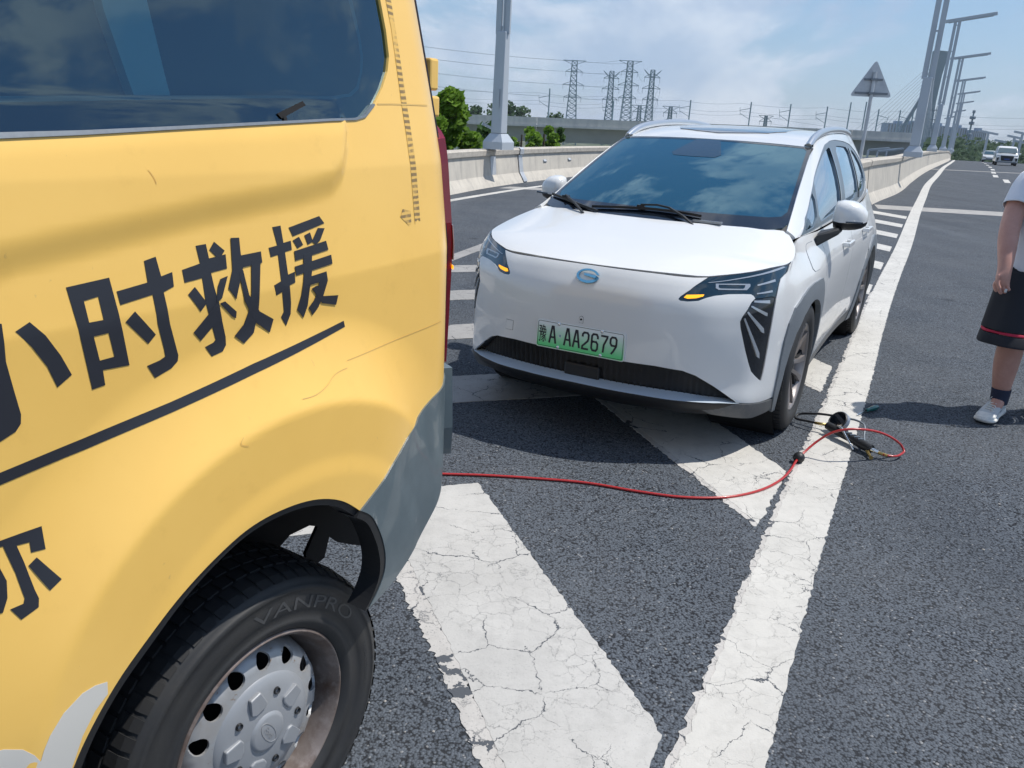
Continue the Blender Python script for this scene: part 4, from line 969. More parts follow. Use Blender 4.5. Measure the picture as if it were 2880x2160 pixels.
# ================================================================== YELLOW VAN
VD = {
 'min_r': [(-0.413,1.31),(-0.393,1.319),(-0.376,1.298),(-0.359,1.266),(-0.347,1.235),(-0.369,1.222),(-0.379,1.254),(-0.396,1.286)],
 'min_l': [(-0.444,1.328),(-0.428,1.323),(-0.431,1.273),(-0.427,1.237),(-0.422,1.197),(-0.424,1.184),(-0.432,1.175),(-0.453,1.167),(-0.469,1.167)],
 'ri': [(-0.336,1.357),(-0.272,1.362),(-0.259,1.229),(-0.301,1.231),(-0.3,1.208),(-0.32,1.206)],
 'ri_h1': [(-0.315,1.335),(-0.293,1.338),(-0.291,1.304),(-0.313,1.304)],
 'ri_h2': [(-0.309,1.283),(-0.286,1.284),(-0.281,1.247),(-0.304,1.246)],
 'cun_h': [(-0.264,1.341),(-0.213,1.347),(-0.213,1.379),(-0.193,1.383),(-0.189,1.353),(-0.169,1.357),(-0.17,1.335),(-0.189,1.329),(-0.185,1.279),(-0.175,1.226),(-0.177,1.217),(-0.189,1.208),(-0.219,1.199),(-0.23,1.221),(-0.208,1.225),(-0.198,1.229),(-0.199,1.241),(-0.206,1.282),(-0.208,1.328),(-0.262,1.321)],
 'cun_d': [(-0.258,1.295),(-0.241,1.308),(-0.211,1.267),(-0.225,1.255)],
 'jiu_h': [(-0.151,1.358),(-0.117,1.364),(-0.12,1.392),(-0.101,1.393),(-0.099,1.37),(-0.066,1.373),(-0.067,1.35),(-0.099,1.347),(-0.097,1.325),(-0.092,1.297),(-0.088,1.268),(-0.083,1.238),(-0.084,1.224),(-0.092,1.215),(-0.114,1.211),(-0.124,1.229),(-0.108,1.233),(-0.103,1.237),(-0.109,1.265),(-0.117,1.301),(-0.117,1.341),(-0.15,1.338)],
 'jiu_dot': [(-0.096,1.383),(-0.085,1.395),(-0.067,1.379),(-0.08,1.366)],
 'jiu_d1': [(-0.147,1.319),(-0.133,1.329),(-0.115,1.301),(-0.128,1.289)],
 'jiu_d2': [(-0.144,1.257),(-0.112,1.283),(-0.092,1.3),(-0.088,1.268),(-0.11,1.258),(-0.132,1.241)],
 'jiu_d3': [(-0.09,1.324),(-0.083,1.335),(-0.068,1.338),(-0.085,1.304),(-0.097,1.298)],
 'jiu_d4': [(-0.09,1.296),(-0.08,1.298),(-0.058,1.277),(-0.06,1.266),(-0.067,1.27)],
 'jiu_w1': [(-0.052,1.398),(-0.035,1.397),(-0.036,1.377),(-0.036,1.368),(0.007,1.37),(0.007,1.351),(-0.035,1.348),(-0.057,1.298),(-0.07,1.318),(-0.057,1.347)],
 'jiu_w2': [(-0.016,1.356),(0.004,1.357),(-0.005,1.312),(-0.012,1.269),(-0.025,1.234),(-0.048,1.22),(-0.065,1.236),(-0.044,1.253),(-0.033,1.273),(-0.025,1.301)],
 'jiu_w3': [(-0.045,1.342),(-0.036,1.344),(-0.03,1.301),(-0.009,1.269),(0.021,1.25),(0.01,1.228),(-0.02,1.252),(-0.04,1.292)],
 'yu_h1': [(0.026,1.374),(0.046,1.376),(0.04,1.408),(0.059,1.409),(0.061,1.379),(0.079,1.381),(0.079,1.365),(0.062,1.363),(0.063,1.323),(0.08,1.326),(0.078,1.307),(0.064,1.304),(0.065,1.271),(0.063,1.252),(0.05,1.232),(0.04,1.25),(0.047,1.259),(0.045,1.295),(0.031,1.291),(0.028,1.309),(0.045,1.314),(0.045,1.36),(0.028,1.358)],
 'yu_top': [(0.078,1.404),(0.158,1.418),(0.17,1.404),(0.085,1.388)],
 'yu_s1': [(0.084,1.381),(0.1,1.386),(0.108,1.371),(0.093,1.366)],
 'yu_s2': [(0.114,1.387),(0.129,1.391),(0.134,1.374),(0.12,1.37)],
 'yu_s3': [(0.151,1.397),(0.169,1.395),(0.153,1.374),(0.141,1.368),(0.131,1.374)],
 'yu_m1': [(0.084,1.362),(0.169,1.372),(0.173,1.355),(0.084,1.345)],
 'yu_m2': [(0.081,1.335),(0.179,1.345),(0.18,1.328),(0.082,1.319)],
 'yu_p': [(0.105,1.353),(0.128,1.356),(0.122,1.32),(0.112,1.287),(0.106,1.26),(0.094,1.239),(0.079,1.257),(0.091,1.282),(0.101,1.319)],
 'yu_y1': [(0.11,1.312),(0.161,1.316),(0.162,1.299),(0.149,1.273),(0.134,1.252),(0.118,1.24),(0.109,1.256),(0.123,1.267),(0.135,1.283),(0.138,1.299),(0.111,1.297)],
 'yu_y2': [(0.118,1.29),(0.133,1.294),(0.149,1.271),(0.191,1.266),(0.184,1.248),(0.145,1.258)],
 'under': [(-0.475,1.123),(-0.459,1.124),(-0.341,1.137),(-0.202,1.156),(-0.036,1.183),(0.206,1.212),(0.208,1.2),(-0.04,1.166),(-0.205,1.14),(-0.343,1.12),(-0.461,1.107),(-0.477,1.106)],
 'er_roof': [(-0.481,1.028),(-0.472,1.028),(-0.42,1.03),(-0.422,0.997),(-0.44,0.998),(-0.439,1.013),(-0.455,1.014),(-0.451,0.988),(-0.447,0.945),(-0.445,0.932),(-0.448,0.92),(-0.471,0.91),(-0.48,0.929),(-0.464,0.931),(-0.461,0.938),(-0.464,0.977),(-0.471,1.019),(-0.482,1.02)],
 'er_d': [(-0.447,0.981),(-0.435,0.989),(-0.413,0.949),(-0.43,0.938)],
 'er_l': [(-0.487,1.001),(-0.482,0.998),(-0.476,0.97),(-0.48,0.946),(-0.489,0.928),(-0.499,0.929)],
 'cloud': [(-0.54,0.736),(-0.526,0.734),(-0.506,0.724),(-0.495,0.709),(-0.489,0.694),(-0.483,0.709),(-0.472,0.728),(-0.449,0.752),(-0.419,0.767),(-0.399,0.768),(-0.38,0.763),(-0.379,0.75),(-0.404,0.725),(-0.427,0.694),(-0.449,0.639),(-0.545,0.702)],
 'scr': [(0.045,1.103),(0.083,1.102),(0.118,1.11),(0.143,1.121),(0.188,1.124),(0.194,1.137),(0.353,1.134),(0.6,1.131)],
 'stick': [(0.496,1.831),(0.515,1.834),(0.513,1.78),(0.505,1.629),(0.501,1.495),(0.501,1.379),(0.477,1.374),(0.478,1.509),(0.483,1.628),(0.495,1.778)],
 'stick2': [(0.42,1.395),(0.431,1.411),(0.464,1.404),(0.462,1.378),(0.451,1.375)],
 'hinge': [(0.089,1.594),(0.101,1.585),(0.111,1.586),(0.111,1.599),(0.168,1.615),(0.169,1.62),(0.158,1.62),(0.098,1.599)],
 'pillar in': [(-0.153,1.744),(-0.077,1.754),(-0.077,1.623),(-0.137,1.62)],
 'winin': [(-0.377,1.598),(-0.134,1.612),(0.123,1.625),(0.266,1.629),(0.319,1.635),(0.348,1.65),(0.371,1.683),(0.384,1.715),(0.387,1.747),(0.379,1.815)],
 'winin2': [(-0.374,1.608),(-0.132,1.619),(0.124,1.631),(0.261,1.636),(0.314,1.641),(0.34,1.655),(0.36,1.682),(0.373,1.714),(0.375,1.746),(0.365,1.813)],
}

MT['yellow'] = mat('yellow_wrap_film', (.90, .56, .135), .36, 0, .35, noise=[(2.5, .4, .7, (.86, .525, .12)), (14, .60, .8, (.82, .50, .115)), (45, .70, .76, (.70, .43, .12), (1, 1, .5))])
MT['yellow'].node_tree.nodes['Principled BSDF'].inputs['Coat Roughness'].default_value = .22
MT['bumpgrey'] = mat('faded_grey_bumper', (.085, .115, .13), .40, 0, .3, noise=[(7, .42, .7, (.115, .15, .165)), (14, .64, .70, (.28, .29, .285), (1, 1, .35))])
def film_glass(name, tint, refl, rcol):
    m = bpy.data.materials.new(name); m.use_nodes = True; t = m.node_tree; t.nodes.clear()
    out = t.nodes.new('ShaderNodeOutputMaterial'); tr = nn(t, 'ShaderNodeBsdfTransparent', {0: (*tint, 1)}); gl = nn(t, 'ShaderNodeBsdfGlossy', {0: (*rcol, 1), 1: .015})
    fr = nn(t, 'ShaderNodeFresnel', {0: 1.45}).outputs[0]; f = mth(t, 'ADD', fr, refl, True); mx_ = nn(t, 'ShaderNodeMixShader', {0: f}); t.links.new(tr.outputs[0], mx_.inputs[1]); t.links.new(gl.outputs[0], mx_.inputs[2]); t.links.new(mx_.outputs[0], out.inputs[0]); return m
def dark_glass(name, col, refl, rcol):
    m = bpy.data.materials.new(name); m.use_nodes = True; t = m.node_tree; t.nodes.clear()
    out = t.nodes.new('ShaderNodeOutputMaterial'); tr = nn(t, 'ShaderNodeBsdfDiffuse', {0: (*col, 1)}); gl = nn(t, 'ShaderNodeBsdfGlossy', {0: (*rcol, 1), 1: .015})
    fr = nn(t, 'ShaderNodeFresnel', {0: 1.45}).outputs[0]; f = mth(t, 'ADD', fr, refl, True); mx_ = nn(t, 'ShaderNodeMixShader', {0: f}); t.links.new(tr.outputs[0], mx_.inputs[1]); t.links.new(gl.outputs[0], mx_.inputs[2]); t.links.new(mx_.outputs[0], out.inputs[0]); return m
MT['vglass'] = film_glass('van_window_film', (.35, .60, .66), .12, (.60, .84, .95))
MT['teal'] = mat('teal_glass_edge', (.07, .20, .24), .3)
MT['glass'] = dark_glass('windscreen_glass', (.004, .042, .066), .19, (.60, .88, 1.0))
MT['sideglass'] = dark_glass('side_window_glass', (.02, .05, .07), .42, (.84, .93, 1.0))
MT['tail_red'] = mat('red_lamp_glass', (.22, .006, .02), .08, 0, 1)
MT['tail_clear'] = mat('pale_pink_lamp_glass', (.45, .33, .36), .1, 0, 1)
MT['steelrim'] = mat('silver_painted_steel', (.36, .375, .39), .45, .35, noise=[(10, .45, .75, (.35, .33, .31)), (60, .62, .7, (.24, .17, .12))])
MT['rust'] = mat('rusty_rim', (.24, .20, .18), .5, .4, noise=[(8, .4, .7, (.10, .055, .035)), (30, .5, .8, (.34, .30, .28))])
MT['hubcap'] = mat('grey_hub_cap', (.30, .315, .335), .42, .2, noise=(20, .5, .8, (.28, .29, .30)))
def build_van():
    R = empty('yellow_van', (-.477, 1.4043, 0), radians(58.46), 'yellow rescue van in the left foreground with big black Chinese lettering', 'van')
    S = VSIDE; kw = dict(mirror=False)
    arch = [(.1851, .8232), (.1305, .8675), (.0703, .8957), (-.0204, .9122), (-.1021, .9072), (-.1764, .8812), (-.2444, .8452), (-.3124, .7952), (-.3789, .7372), (-.4433, .648), (-.475, .55), (-.48, .46)]
    arch = [tuple(x) for x in spline(arch, 60)]
    archr = [(.1851, .8232), (.2204, .7956), (.2476, .7496), (.2655, .7061), (.2752, .6651), (.2752, .6373), (.2557, .5964), (.2264, .566)]
    archr = [tuple(x) for x in spline(archr, 24)]
    bump = [(.83, .962), (.68, .961), (.6126, .955), (.5245, .945), (.45, .938), (.3784, .918), (.3106, .882), (.2269, .8427), (.1851, .8232)]
    win = [(-1.35, 1.515), (-.404, 1.552), (-.2784, 1.558), (-.1463, 1.5661), (.0139, 1.5754), (.2217, 1.5868), (.3047, 1.59), (.3374, 1.5961), (.3775, 1.6201), (.419, 1.654), (.4506, 1.6883), (.4667, 1.718), (.473, 1.7675), (.4723, 1.8278), (.455, 2.0), (.42, 2.10), (.33, 2.14), (-1.35, 2.12)]
    cab = [(-3.0, 2.30), (-3.3, 2.12), (-3.75, 1.42), (-4.35, 1.22), (-4.5, 1.0), (-4.5, .42)]
    fwarch = [(-3.05+.44*cos(radians(a)), .36+.46*sin(radians(a))) for a in range(8, 175, 14)]
    # body: rear quarter (fine), the rest coarser
    P = Panel()
    P.cut(S, [(-1.0, 2.30), (.83, 2.30)]+bump+arch[1:]+[(-1.0, .44)], [[p for p in win if p[0] > -.9]+[(-.95, 2.125), (-.95, 1.531)]], h=.011, thick=.012, **kw)
    P.cut(S, cab[::1]+[(-3.49, .42)]+fwarch[::-1]+[(-2.61, .42), (-1.006, .44), (-1.006, 2.30)], [[(-3.0, 2.1), (-1.95, 2.12), (-1.95, 1.50), (-3.62, 1.42)], [(-1.80, 2.12), (-1.05, 2.12), (-1.05, 1.528), (-1.80, 1.50)]], h=.10, thick=.012, **kw)
    P.build('body_side', 'yellow', R)
    bp = Panel().cut(S, bump+archr[1:]+[(.2988, .577), (.3829, .5977), (.51, .6342), (.66, .675), (.83, .70)], h=.025, off=.004, thick=.03, **kw).build('rear_bumper', 'bumpgrey', R)
    Panel().cut(S, [(.742, .965), (.83, .965), (.83, .73), (.735, .72), (.728, .80)], h=.02, off=.034, thick=.05, **kw).build('bumper_step', 'bumpgrey', bp)
    Panel().cut(S, [(.742, .83), (.83, .83), (.83, .826), (.742, .826)], h=.02, off=.0355, thick=.002, **kw).build('bumper_groove', 'black', bp)
    # black wheel-arch edging
    inn = [(u*.955+.000, .50+(z-.50)*.965) for u, z in arch]
    Panel().cut(S, arch+inn[::-1], h=.02, off=-.006, thick=.05, **kw).build('arch_edging', 'black', R)
    inr = [(u*.935, .50+(z-.50)*.965) for u, z in archr]
    Panel().cut(S, archr+inr[::-1], h=.03, off=.002, thick=.05, **kw).build('mud_guard', 'black', R)
    # windows
    Panel().cut(S, [(-.94, 1.540)]+win[1:-1]+[(-.94, 2.12)], h=.02, off=-.006, thick=0, **kw).build('rear_side_window', 'vglass', R)
    Panel().cut(S, [(-1.79, 1.505), (-1.06, 1.53), (-1.06, 2.115), (-1.79, 2.115)], h=.1, off=-.004, thick=0, **kw).build('middle_side_window', 'vglass', R)
    Panel().cut(S, [(-3.0, 2.095), (-1.96, 2.115), (-1.96, 1.505), (-3.60, 1.425)], h=.1, off=-.004, thick=0, **kw).build('cab_window', 'vglass', R)
    zb = [(-.94, 1.5285), (-.404, 1.5505), (-.2784, 1.5565), (-.1463, 1.5646), (.0139, 1.5739), (.2217, 1.5853), (.3047, 1.5885), (.3374, 1.5945), (.3775, 1.6186)]
    Panel().cut(S, zb+[(.374, 1.6215), (.335, 1.5985), (.300, 1.5925), (.22, 1.5895), (.0139, 1.5785), (-.1463, 1.5695), (-.2784, 1.5625), (-.404, 1.558), (-.94, 1.537)], h=.03, off=.003, thick=.01, **kw).build('window_seal', 'clad', R)
    inner = [(-.93, 1.575)]+[p for p in VD['winin'][:-1]]+[(.372, 2.02), (.33, 2.06), (-.93, 2.06)]
    inner2 = [(-.93, 1.585)]+[(-.3743, 1.6055), (-.1319, 1.6175), (.1245, 1.629), (.2613, 1.634), (.313, 1.640), (.341, 1.654), (.3625, 1.6823), (.3755, 1.7143), (.378, 1.7455), (.370, 1.813)]+[(.362, 2.015), (.325, 2.052), (-.93, 2.052)]
    Panel().cut(S, inner, [inner2], h=.02, off=-.010, thick=0, **kw).build('glass_edge_line', 'teal', R)
    Panel().cut(S, [(-.94, 1.541)]+win[1:-1]+[(-.94, 2.12)], [inner], h=.02, off=-.012, thick=0, **kw).build('glass_border', 'dark', R)
    Panel().cut(S, [(-.153, 2.06), (-.160, 1.7437), (-.140, 1.600), (-.079, 1.604), (-.082, 1.7538), (-.085, 2.06)], h=.05, off=-.05, thick=.02, **kw).build('inner_pillar', mat('inner_pillar_trim', (.55, .68, .68), .7), R)
    Panel().cut(S, [(-.95, 1.50), (.50, 1.58), (.50, 2.18), (-.95, 2.18)], h=.05, off=-.075, thick=0, **kw).build('cabin_darkness', mat('dark_interior', (.012, .040, .052), .9), R)
    Q = Panel(); Q.cut(S, [(.092, 1.597), (.165, 1.620), (.170, 1.613), (.099, 1.589)], h=.03, off=-.0035, thick=0, **kw); Q.cut(S, [(.103, 1.594), (.111, 1.597), (.112, 1.583), (.104, 1.582)], h=.03, off=-.0030, thick=0, **kw); Q.build('window_catch', 'dark', R)
    # lettering
    def word(keys, name):
        Q = Panel()
        for k in keys:
            hol = [VD['ri_h1'], VD['ri_h2']] if k == 'ri' else []
            Q.cut(S, VD[k], hol, h=.03, off=.0009, thick=.0006, **kw)
        return Q.build(name, 'ink', R)
    MT['ink'] = mat('vinyl_lettering', (.020, .022, .030), .42, 0, .1)
    word(['min_l', 'min_r'], 'lettering'); word(['ri', 'cun_h', 'cun_d'], 'lettering')
    for grp in (['jiu_h'], ['jiu_dot'], ['jiu_d1'], ['jiu_d2'], ['jiu_d4'], ['jiu_w1'], ['jiu_w2'], ['jiu_w3'], ['yu_h1'], ['yu_top'], ['yu_s1'], ['yu_s2'], ['yu_s3'], ['yu_m1'], ['yu_m2'], ['yu_p'], ['yu_y1'], ['yu_y2']): pass
    def word2(keys, name):
        Q = Panel()
        for i, k in enumerate(keys): Q.cut(S, VD[k], h=.03, off=.0009+.00012*i, thick=.0006, **kw)
        return Q.build(name, 'ink', R)
    word2(['jiu_h', 'jiu_dot', 'jiu_d1', 'jiu_d2', 'jiu_d3', 'jiu_d4', 'jiu_w1', 'jiu_w2', 'jiu_w3'], 'lettering')
    word2(['yu_h1', 'yu_top', 'yu_s1', 'yu_s2', 'yu_s3', 'yu_m1', 'yu_m2', 'yu_p', 'yu_y1', 'yu_y2'], 'lettering')
    word2(['er_roof', 'er_d', 'er_l'], 'lettering')
    und = [(-1.4, 1.012), (-.93, 1.0665)]+[p for p in VD['under'] if True][1:6]+VD['under'][6:11]+[(-.93, 1.0505), (-1.4, .996)]
    Panel().cut(S, und, h=.03, off=.0009, thick=.0006, **kw).build('underline', 'ink', R)
    Panel().cut(S, [(-1.1, .60), (-1.0, .66), (-.85, .70), (-.70, .735), (-.62, .74)]+[p for p in VD['cloud'][:-1]][0:11]+[(-.3816, .742), (-.4039, .7252), (-.4266, .6942), (-.446, .650), (-.475, .55), (-.478, .47), (-1.1, .46)], h=.03, off=.0008, thick=.0005, **kw).build('cloud_graphic', mat('off_white_film', (.62, .60, .55), .4), R)
    # tape residue and scratches
    mt = mat('tape_residue', (.24, .17, .07), .8); t, p = T(mt); pos = nn(t, 'ShaderNodeTexCoord').outputs['Object']
    wv = nn(t, 'ShaderNodeTexWave', {'Vector': pos, 'Scale': 26., 'Distortion': 1.5, 'Detail': 2.}, bands_direction='Z').outputs['Fac']
    t.links.new(mixc(t, mth(t, 'MULTIPLY', rng(t, wv, .35, .55), rng(t, noise(t, pos, 14, 4), .38, .5), True), (.72, .45, .12), (.25, .17, .075)), p.inputs['Base Color'])
    Panel().cut(S, [(.496, 2.28)]+VD['stick'][:6]+[(.490, 1.385)]+VD['stick'][6:]+[(.477, 2.28)], h=.03, off=.0008, thick=0, **kw).build('tape_residue', mt, R)
    Panel().cut(S, VD['stick2'], h=.03, off=.0008, thick=0, **kw).build('tape_residue', mt, R)
    mt = mat('scratch', (.66, .43, .13), .6)
    def line(pts, w, name, m):
        q = spline(pts, 24); L_, R_ = stroke([tuple(x) for x in q], w); Panel().cut(S, L_+R_[::-1], h=.03, off=.0009, thick=0, **kw).build(name, m, R)
    line(VD['scr'][:5], .0016, 'scratch', mt); line(VD['scr'][5:], .0014, 'scratch', mt)
    line([(.389, 1.6213), (.432, 1.6228), (.4993, 1.6241), (.60, 1.6253)], .003, 'panel_seam', mt)
    line([(-.19, 1.51), (-.183, 1.50), (-.180, 1.49)], .0012, 'scratch', mt)
    q0 = []; rr = random.Random(8)
    for k in range(1):
        u0 = rr.uniform(-.25, .42); z0 = rr.uniform(.93, 1.08); line([(u0, z0), (u0+rr.uniform(-.01, .012), z0-.008), (u0+rr.uniform(-.01, .015), z0-rr.uniform(.015, .04))], .0012, 'scratch', mt)
    sm = Panel(); 
    for k in range(3): sm.cut(S, [(.075+.006*k, 1.005-.012*k), (.085+.006*k, 1.012-.014*k), (.092+.004*k, .99-.012*k), (.084+.004*k, .985-.014*k)], h=.02, off=.0009+.0002*k, thick=0, **kw)
    # rear corner: seal, tail lamp, hinge
    Panel().cut(S, [(.70, 2.30), (.83, 2.30), (.83, .97), (.735, .97), (.725, 1.2), (.715, 1.5)], h=.04, off=.006, thick=.006, **kw).build('rear_door_seal', mat('dark_purple_seal', (.030, .026, .045), .35), R)
    tl_ = Panel().cut(S, [(.71, 1.55), (.76, 1.58), (.83, 1.58), (.83, .98), (.75, .98), (.74, 1.1), (.72, 1.35)], h=.03, off=.020, thick=.03, **kw).build('tail_lamp', 'tail_red', R)
    Panel().cut(S, [(.712, 1.345), (.83, 1.345), (.83, 1.26), (.715, 1.26)], h=.02, off=.0215, thick=.002, **kw).build('reverse_lens', 'tail_clear', tl_)
    Panel().cut(S, [(.715, 1.245), (.76, 1.245), (.76, 1.236), (.715, 1.236)], h=.02, off=.0215, thick=.002, **kw).build('indicator_lens', 'amber', tl_)
    m = MB(); c = S(.80, 1.70)[0]; m.box((c[0]+.02, c[1]-.03, 1.70), (.035, .05, .075)); m.box((c[0]+.02, c[1]-.035, 1.625), (.035, .05, .05)); bevel(m.build('door_hinge', 'yellow', R), .006)
    # far side, roof, back and front
    class Far:
        def __call__(s_, u, v): P_ = S(u, v); P_[:, 1] = 1.94-P_[:, 1]; return P_
        def normal(s_, u, v): N_ = S.normal(u, v); N_[:, 1] *= -1; return N_
    Panel().cut(Far(), [(-3.0, 2.30), (.83, 2.30), (.83, .70), (.40, .60), (.28, .6)]+[(x_, z_) for x_, z_ in arch[:-1]]+[(-1, .46), (-2.61, .42)]+fwarch+[(-3.49, .42)]+cab[::-1][:-1], h=.12, off=0, thick=.01, mirror=False).build('far_side', 'yellow', R)
    us = np.array([-3.0, -2.4, -1.6, -.8, 0, .4, .6, .70, .76, .83]); A = S(us, np.full(len(us), 2.30)); V_ = []; F = []; K = 9
    for k in range(K):
        w = k/(K-1)
        for a_ in A: V_.append((a_[0], a_[1]*(1-w)+(1.94-a_[1])*w, 2.30+.13*(1-abs(2*w-1)**3)*(1 if a_[0] > -2.9 else .3)))
    n = len(us)
    for k in range(K-1):
        for i in range(n-1): F.append((k*n+i, k*n+i+1, (k+1)*n+i+1, (k+1)*n+i))
    mk('roof', V_, F, 'yellow', R, smooth=True)
    zs = [.70, .965, 1.3, 1.6, 1.9, 2.1, 2.3]; e = S(np.full(7, .83), np.array(zs)); m = MB()
    m.add([(p[0]-.02, p[1], p[2]) for p in e]+[(p[0]-.02, 1.94-p[1], p[2]) for p in e], [(i, i+1, i+8, i+7) for i in range(6)]); m.build('rear_doors', 'yellow', R)
    m = MB(); m.box((e[0][0]+.02, .97, .78), (.10, 1.5, .16)); m.build('rear_step', 'bumpgrey', R)
    fr = [(a_, S(a_, b_)[0][1], b_) for a_, b_ in cab]; nm = ['roof_lip', 'windscreen', 'bonnet', 'nose', 'front_bumper']; mm = ['yellow', 'sideglass', 'yellow', 'yellow', 'bumpgrey']
    for i in range(5):
        a_, b_ = fr[i], fr[i+1]; m = MB(); m.add([a_, b_, (b_[0], 1.94-b_[1], b_[2]), (a_[0], 1.94-a_[1], a_[2])], [(0, 1, 2, 3)]); m.build(nm[i], mm[i], R)
    # cabin shell, floor, arch liner, chassis
    m = MB(); m.box((-1.2, .97, .84), (3.9, 1.70, .10)); m.box((-1.1, .97, 1.35), (3.6, .9, .9)); m.box((-2.0, .97, .60), (2.6, 1.5, .28)); m.build('floor', 'dark', R)
    m = MB(); m.lathe([(.515, .0), (.515, .32)], 20, Matrix.Translation((-.055, .03, .40)) @ Matrix.Rotation(-pi/2, 4, 'X'), pi*1.0, pi*1.62); m.build('arch_liner', 'dark', R)
    m = MB(); m.prism([(-.52, .35), (-.03, .35), (.068, .50), (.18, .575), (.266, .59), (.296, .606), (.361, .605), (.39, .59), (.345, .53), (.36, .48), (.41, .49), (.43, .545), (.46, .514), (.514, .482), (.592, .441), (.70, .40), (.74, .40), (.74, .86), (-.52, .86)], -.25, -.24, Matrix.Rotation(pi/2, 4, 'X')); m.build('inner_wing', 'dark', R)
    for nm_, y0 in (('chassis_rail', .52), ('chassis_rail', 1.45)):
        m = MB(); m.box((-.6, y0, .70), (2.6, .09, .12)); m.build(nm_, 'dark', R)
    m = MB(); m.box((.25, .48, .50), (.62, .05, .03), Matrix.Rotation(radians(-6), 4, 'Y')); m.build('leaf_spring', 'rust', R)
    m = MB(); m.bar((0, .15, .36), (0, 1.8, .36), .12, n=10); m.build('axle', 'dark', R)
    # wheels
    def wheel(cx, cy, sd, zc=.346):
        X = Matrix.Translation((cx, cy, zc)) @ Matrix.Rotation(pi/2 if sd > 0 else -pi/2, 4, 'X')      # local z outward, 0 = rim flange plane
        rt_ = .352
        t_ = MB(); t_.lathe([(.208, -.19), (.26, -.215), (.32, -.215), (.348, -.195), (rt_, -.16), (rt_+.001, -.085), (rt_-.002, -.03), (.343, -.010), (.333, .000), (.3265, .002), (.3255, .0045), (.316, .009), (.3150, .0075), (.300, .0095), (.272, .0095), (.2705, .0080), (.262, .008), (.2505, .0035), (.2495, .0055), (.240, .003), (.228, -.003), (.2215, -.010)], 128, X)
        ty = t_.build('tyre', 'rubber', R, smooth=True)
        tr = MB(); rr2 = random.Random(2)
        for k in range(64):
            A_ = X @ Matrix.Rotation(2*pi*k/64, 4, 'Z'); B_ = X @ Matrix.Rotation(2*pi*(k+.5)/64, 4, 'Z')
            tr.box((rt_+.0015, 0, -.165), (.006, .026, .045), A_); tr.box((rt_+.0015, 0, -.115), (.006, .027, .035), B_); tr.box((rt_+.0015, 0, -.072), (.006, .027, .03), A_)
            tr.add([(rt_+.003, -.0125, -.05), (rt_+.003, .0125, -.05), (rt_-.001, .0125, -.022), (rt_-.001, -.0125, -.022), (rt_-.010, .0115, -.003), (rt_-.010, -.0115, -.003), (rt_-.02, .0115, -.02), (rt_-.02, -.0115, -.02)], [(0, 1, 2, 3), (3, 2, 4, 5), (0, 3, 5, 7), (1, 6, 4, 2)], B_)
        tr.build('tread_blocks', 'rubber', ty, kind='stuff')
        # raised sidewall lettering
        sl = MB(); tv, tf = text_mesh('VANPRO', .040)
        lo, hi = tv.min(0), tv.max(0); wtx = hi[0]-lo[0]
        def curve_text(tv, tf, r0, a0, scale_a=1., hh=.0012, base=.0105):
            out = []
            for p in tv:
                a_ = a0-(p[0]-lo[0])*scale_a/r0; r = r0+(p[1]-lo[1]); out.append((r*cos(a_), r*sin(a_), base))
            n = len(out); sl.add(out+[(x, y, base-hh) for x, y, z in out], tf)
        curve_text(tv, tf, .275, radians(96), 1.9)
        sl.v = [tuple(X @ Vector(p)) for p in sl.v]; sl.build('sidewall_lettering', mat('raised_rubber', (.050, .052, .055), .5), ty); sl = MB()
        tv2, tf2 = text_mesh('RADIAL TUBELESS', .014); curve_text(tv2, tf2, .288, radians(12), 1.0)
        sl.v = [tuple(X @ Vector(p)) for p in sl.v]; sl.build('sidewall_small_print', mat('raised_rubber', (.040, .042, .045), .55), ty)
        b = MB(); b.lathe([(.2225, -.008), (.219, -.003), (.2165, -.003), (.214, -.008), (.207, -.016), (.203, -.03), (.199, -.055), (.190, -.085), (.188, -.16)], 96, X); rim = b.build('rim', 'rust', R, smooth=True)
        class Dish:
            def __call__(s_, u, v):
                r = np.sqrt(u*u+v*v); z = .027+np.interp(r, [0, .09, .118, .135, .150, .165, .178, .186, .19], [-.045, -.045, -.046, -.050, -.052, -.058, -.074, -.100, -.125]); return np.stack([u, v, z], 1)
            def normal(s_, u, v):
                e_ = .002; n_ = np.cross(s_(u+e_, v)-s_(u-e_, v), s_(u, v+e_)-s_(u, v-e_)); return n_/np.linalg.norm(n_, axis=1)[:, None]
        NH = 14; D = Panel().cut(Dish(), circle(0, 0, .189, 72), [circle(.1555*cos(2*pi*k/NH+.1), .1555*sin(2*pi*k/NH+.1), .0185, 18) for k in range(NH)], h=.012, thick=.006, mirror=False)
        D.v = [np.array([tuple(X @ Vector(p)) for p in a_]) for a_ in D.v]; rot = X.to_3x3(); D.n = [np.array([tuple(rot @ Vector(p)) for p in a_]) for a_ in D.n]
        D.build('wheel_disc', 'steelrim', rim)
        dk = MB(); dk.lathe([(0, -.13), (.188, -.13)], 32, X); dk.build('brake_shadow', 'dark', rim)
        X0 = X; X = X @ Matrix.Translation((0, 0, .027)); cp = MB(); cp.lathe([(0, -.032), (.045, -.032), (.060, -.033), (.098, -.037), (.121, -.0425), (.126, -.048)], 64, X); cap = cp.build('hub_cap', 'hubcap', R, smooth=True)
        for k in range(5):
            lg = MB(); A_ = X @ Matrix.Rotation(2*pi*k/5+.55, 4, 'Z')
            lg.prism([(.070, -.022), (.108, -.014), (.108, .014), (.070, .022), (.062, .012), (.062, -.012)], -.040, -.0285, A_)
            bevel(lg.build('cap_lug', 'hubcap', cap), .003)
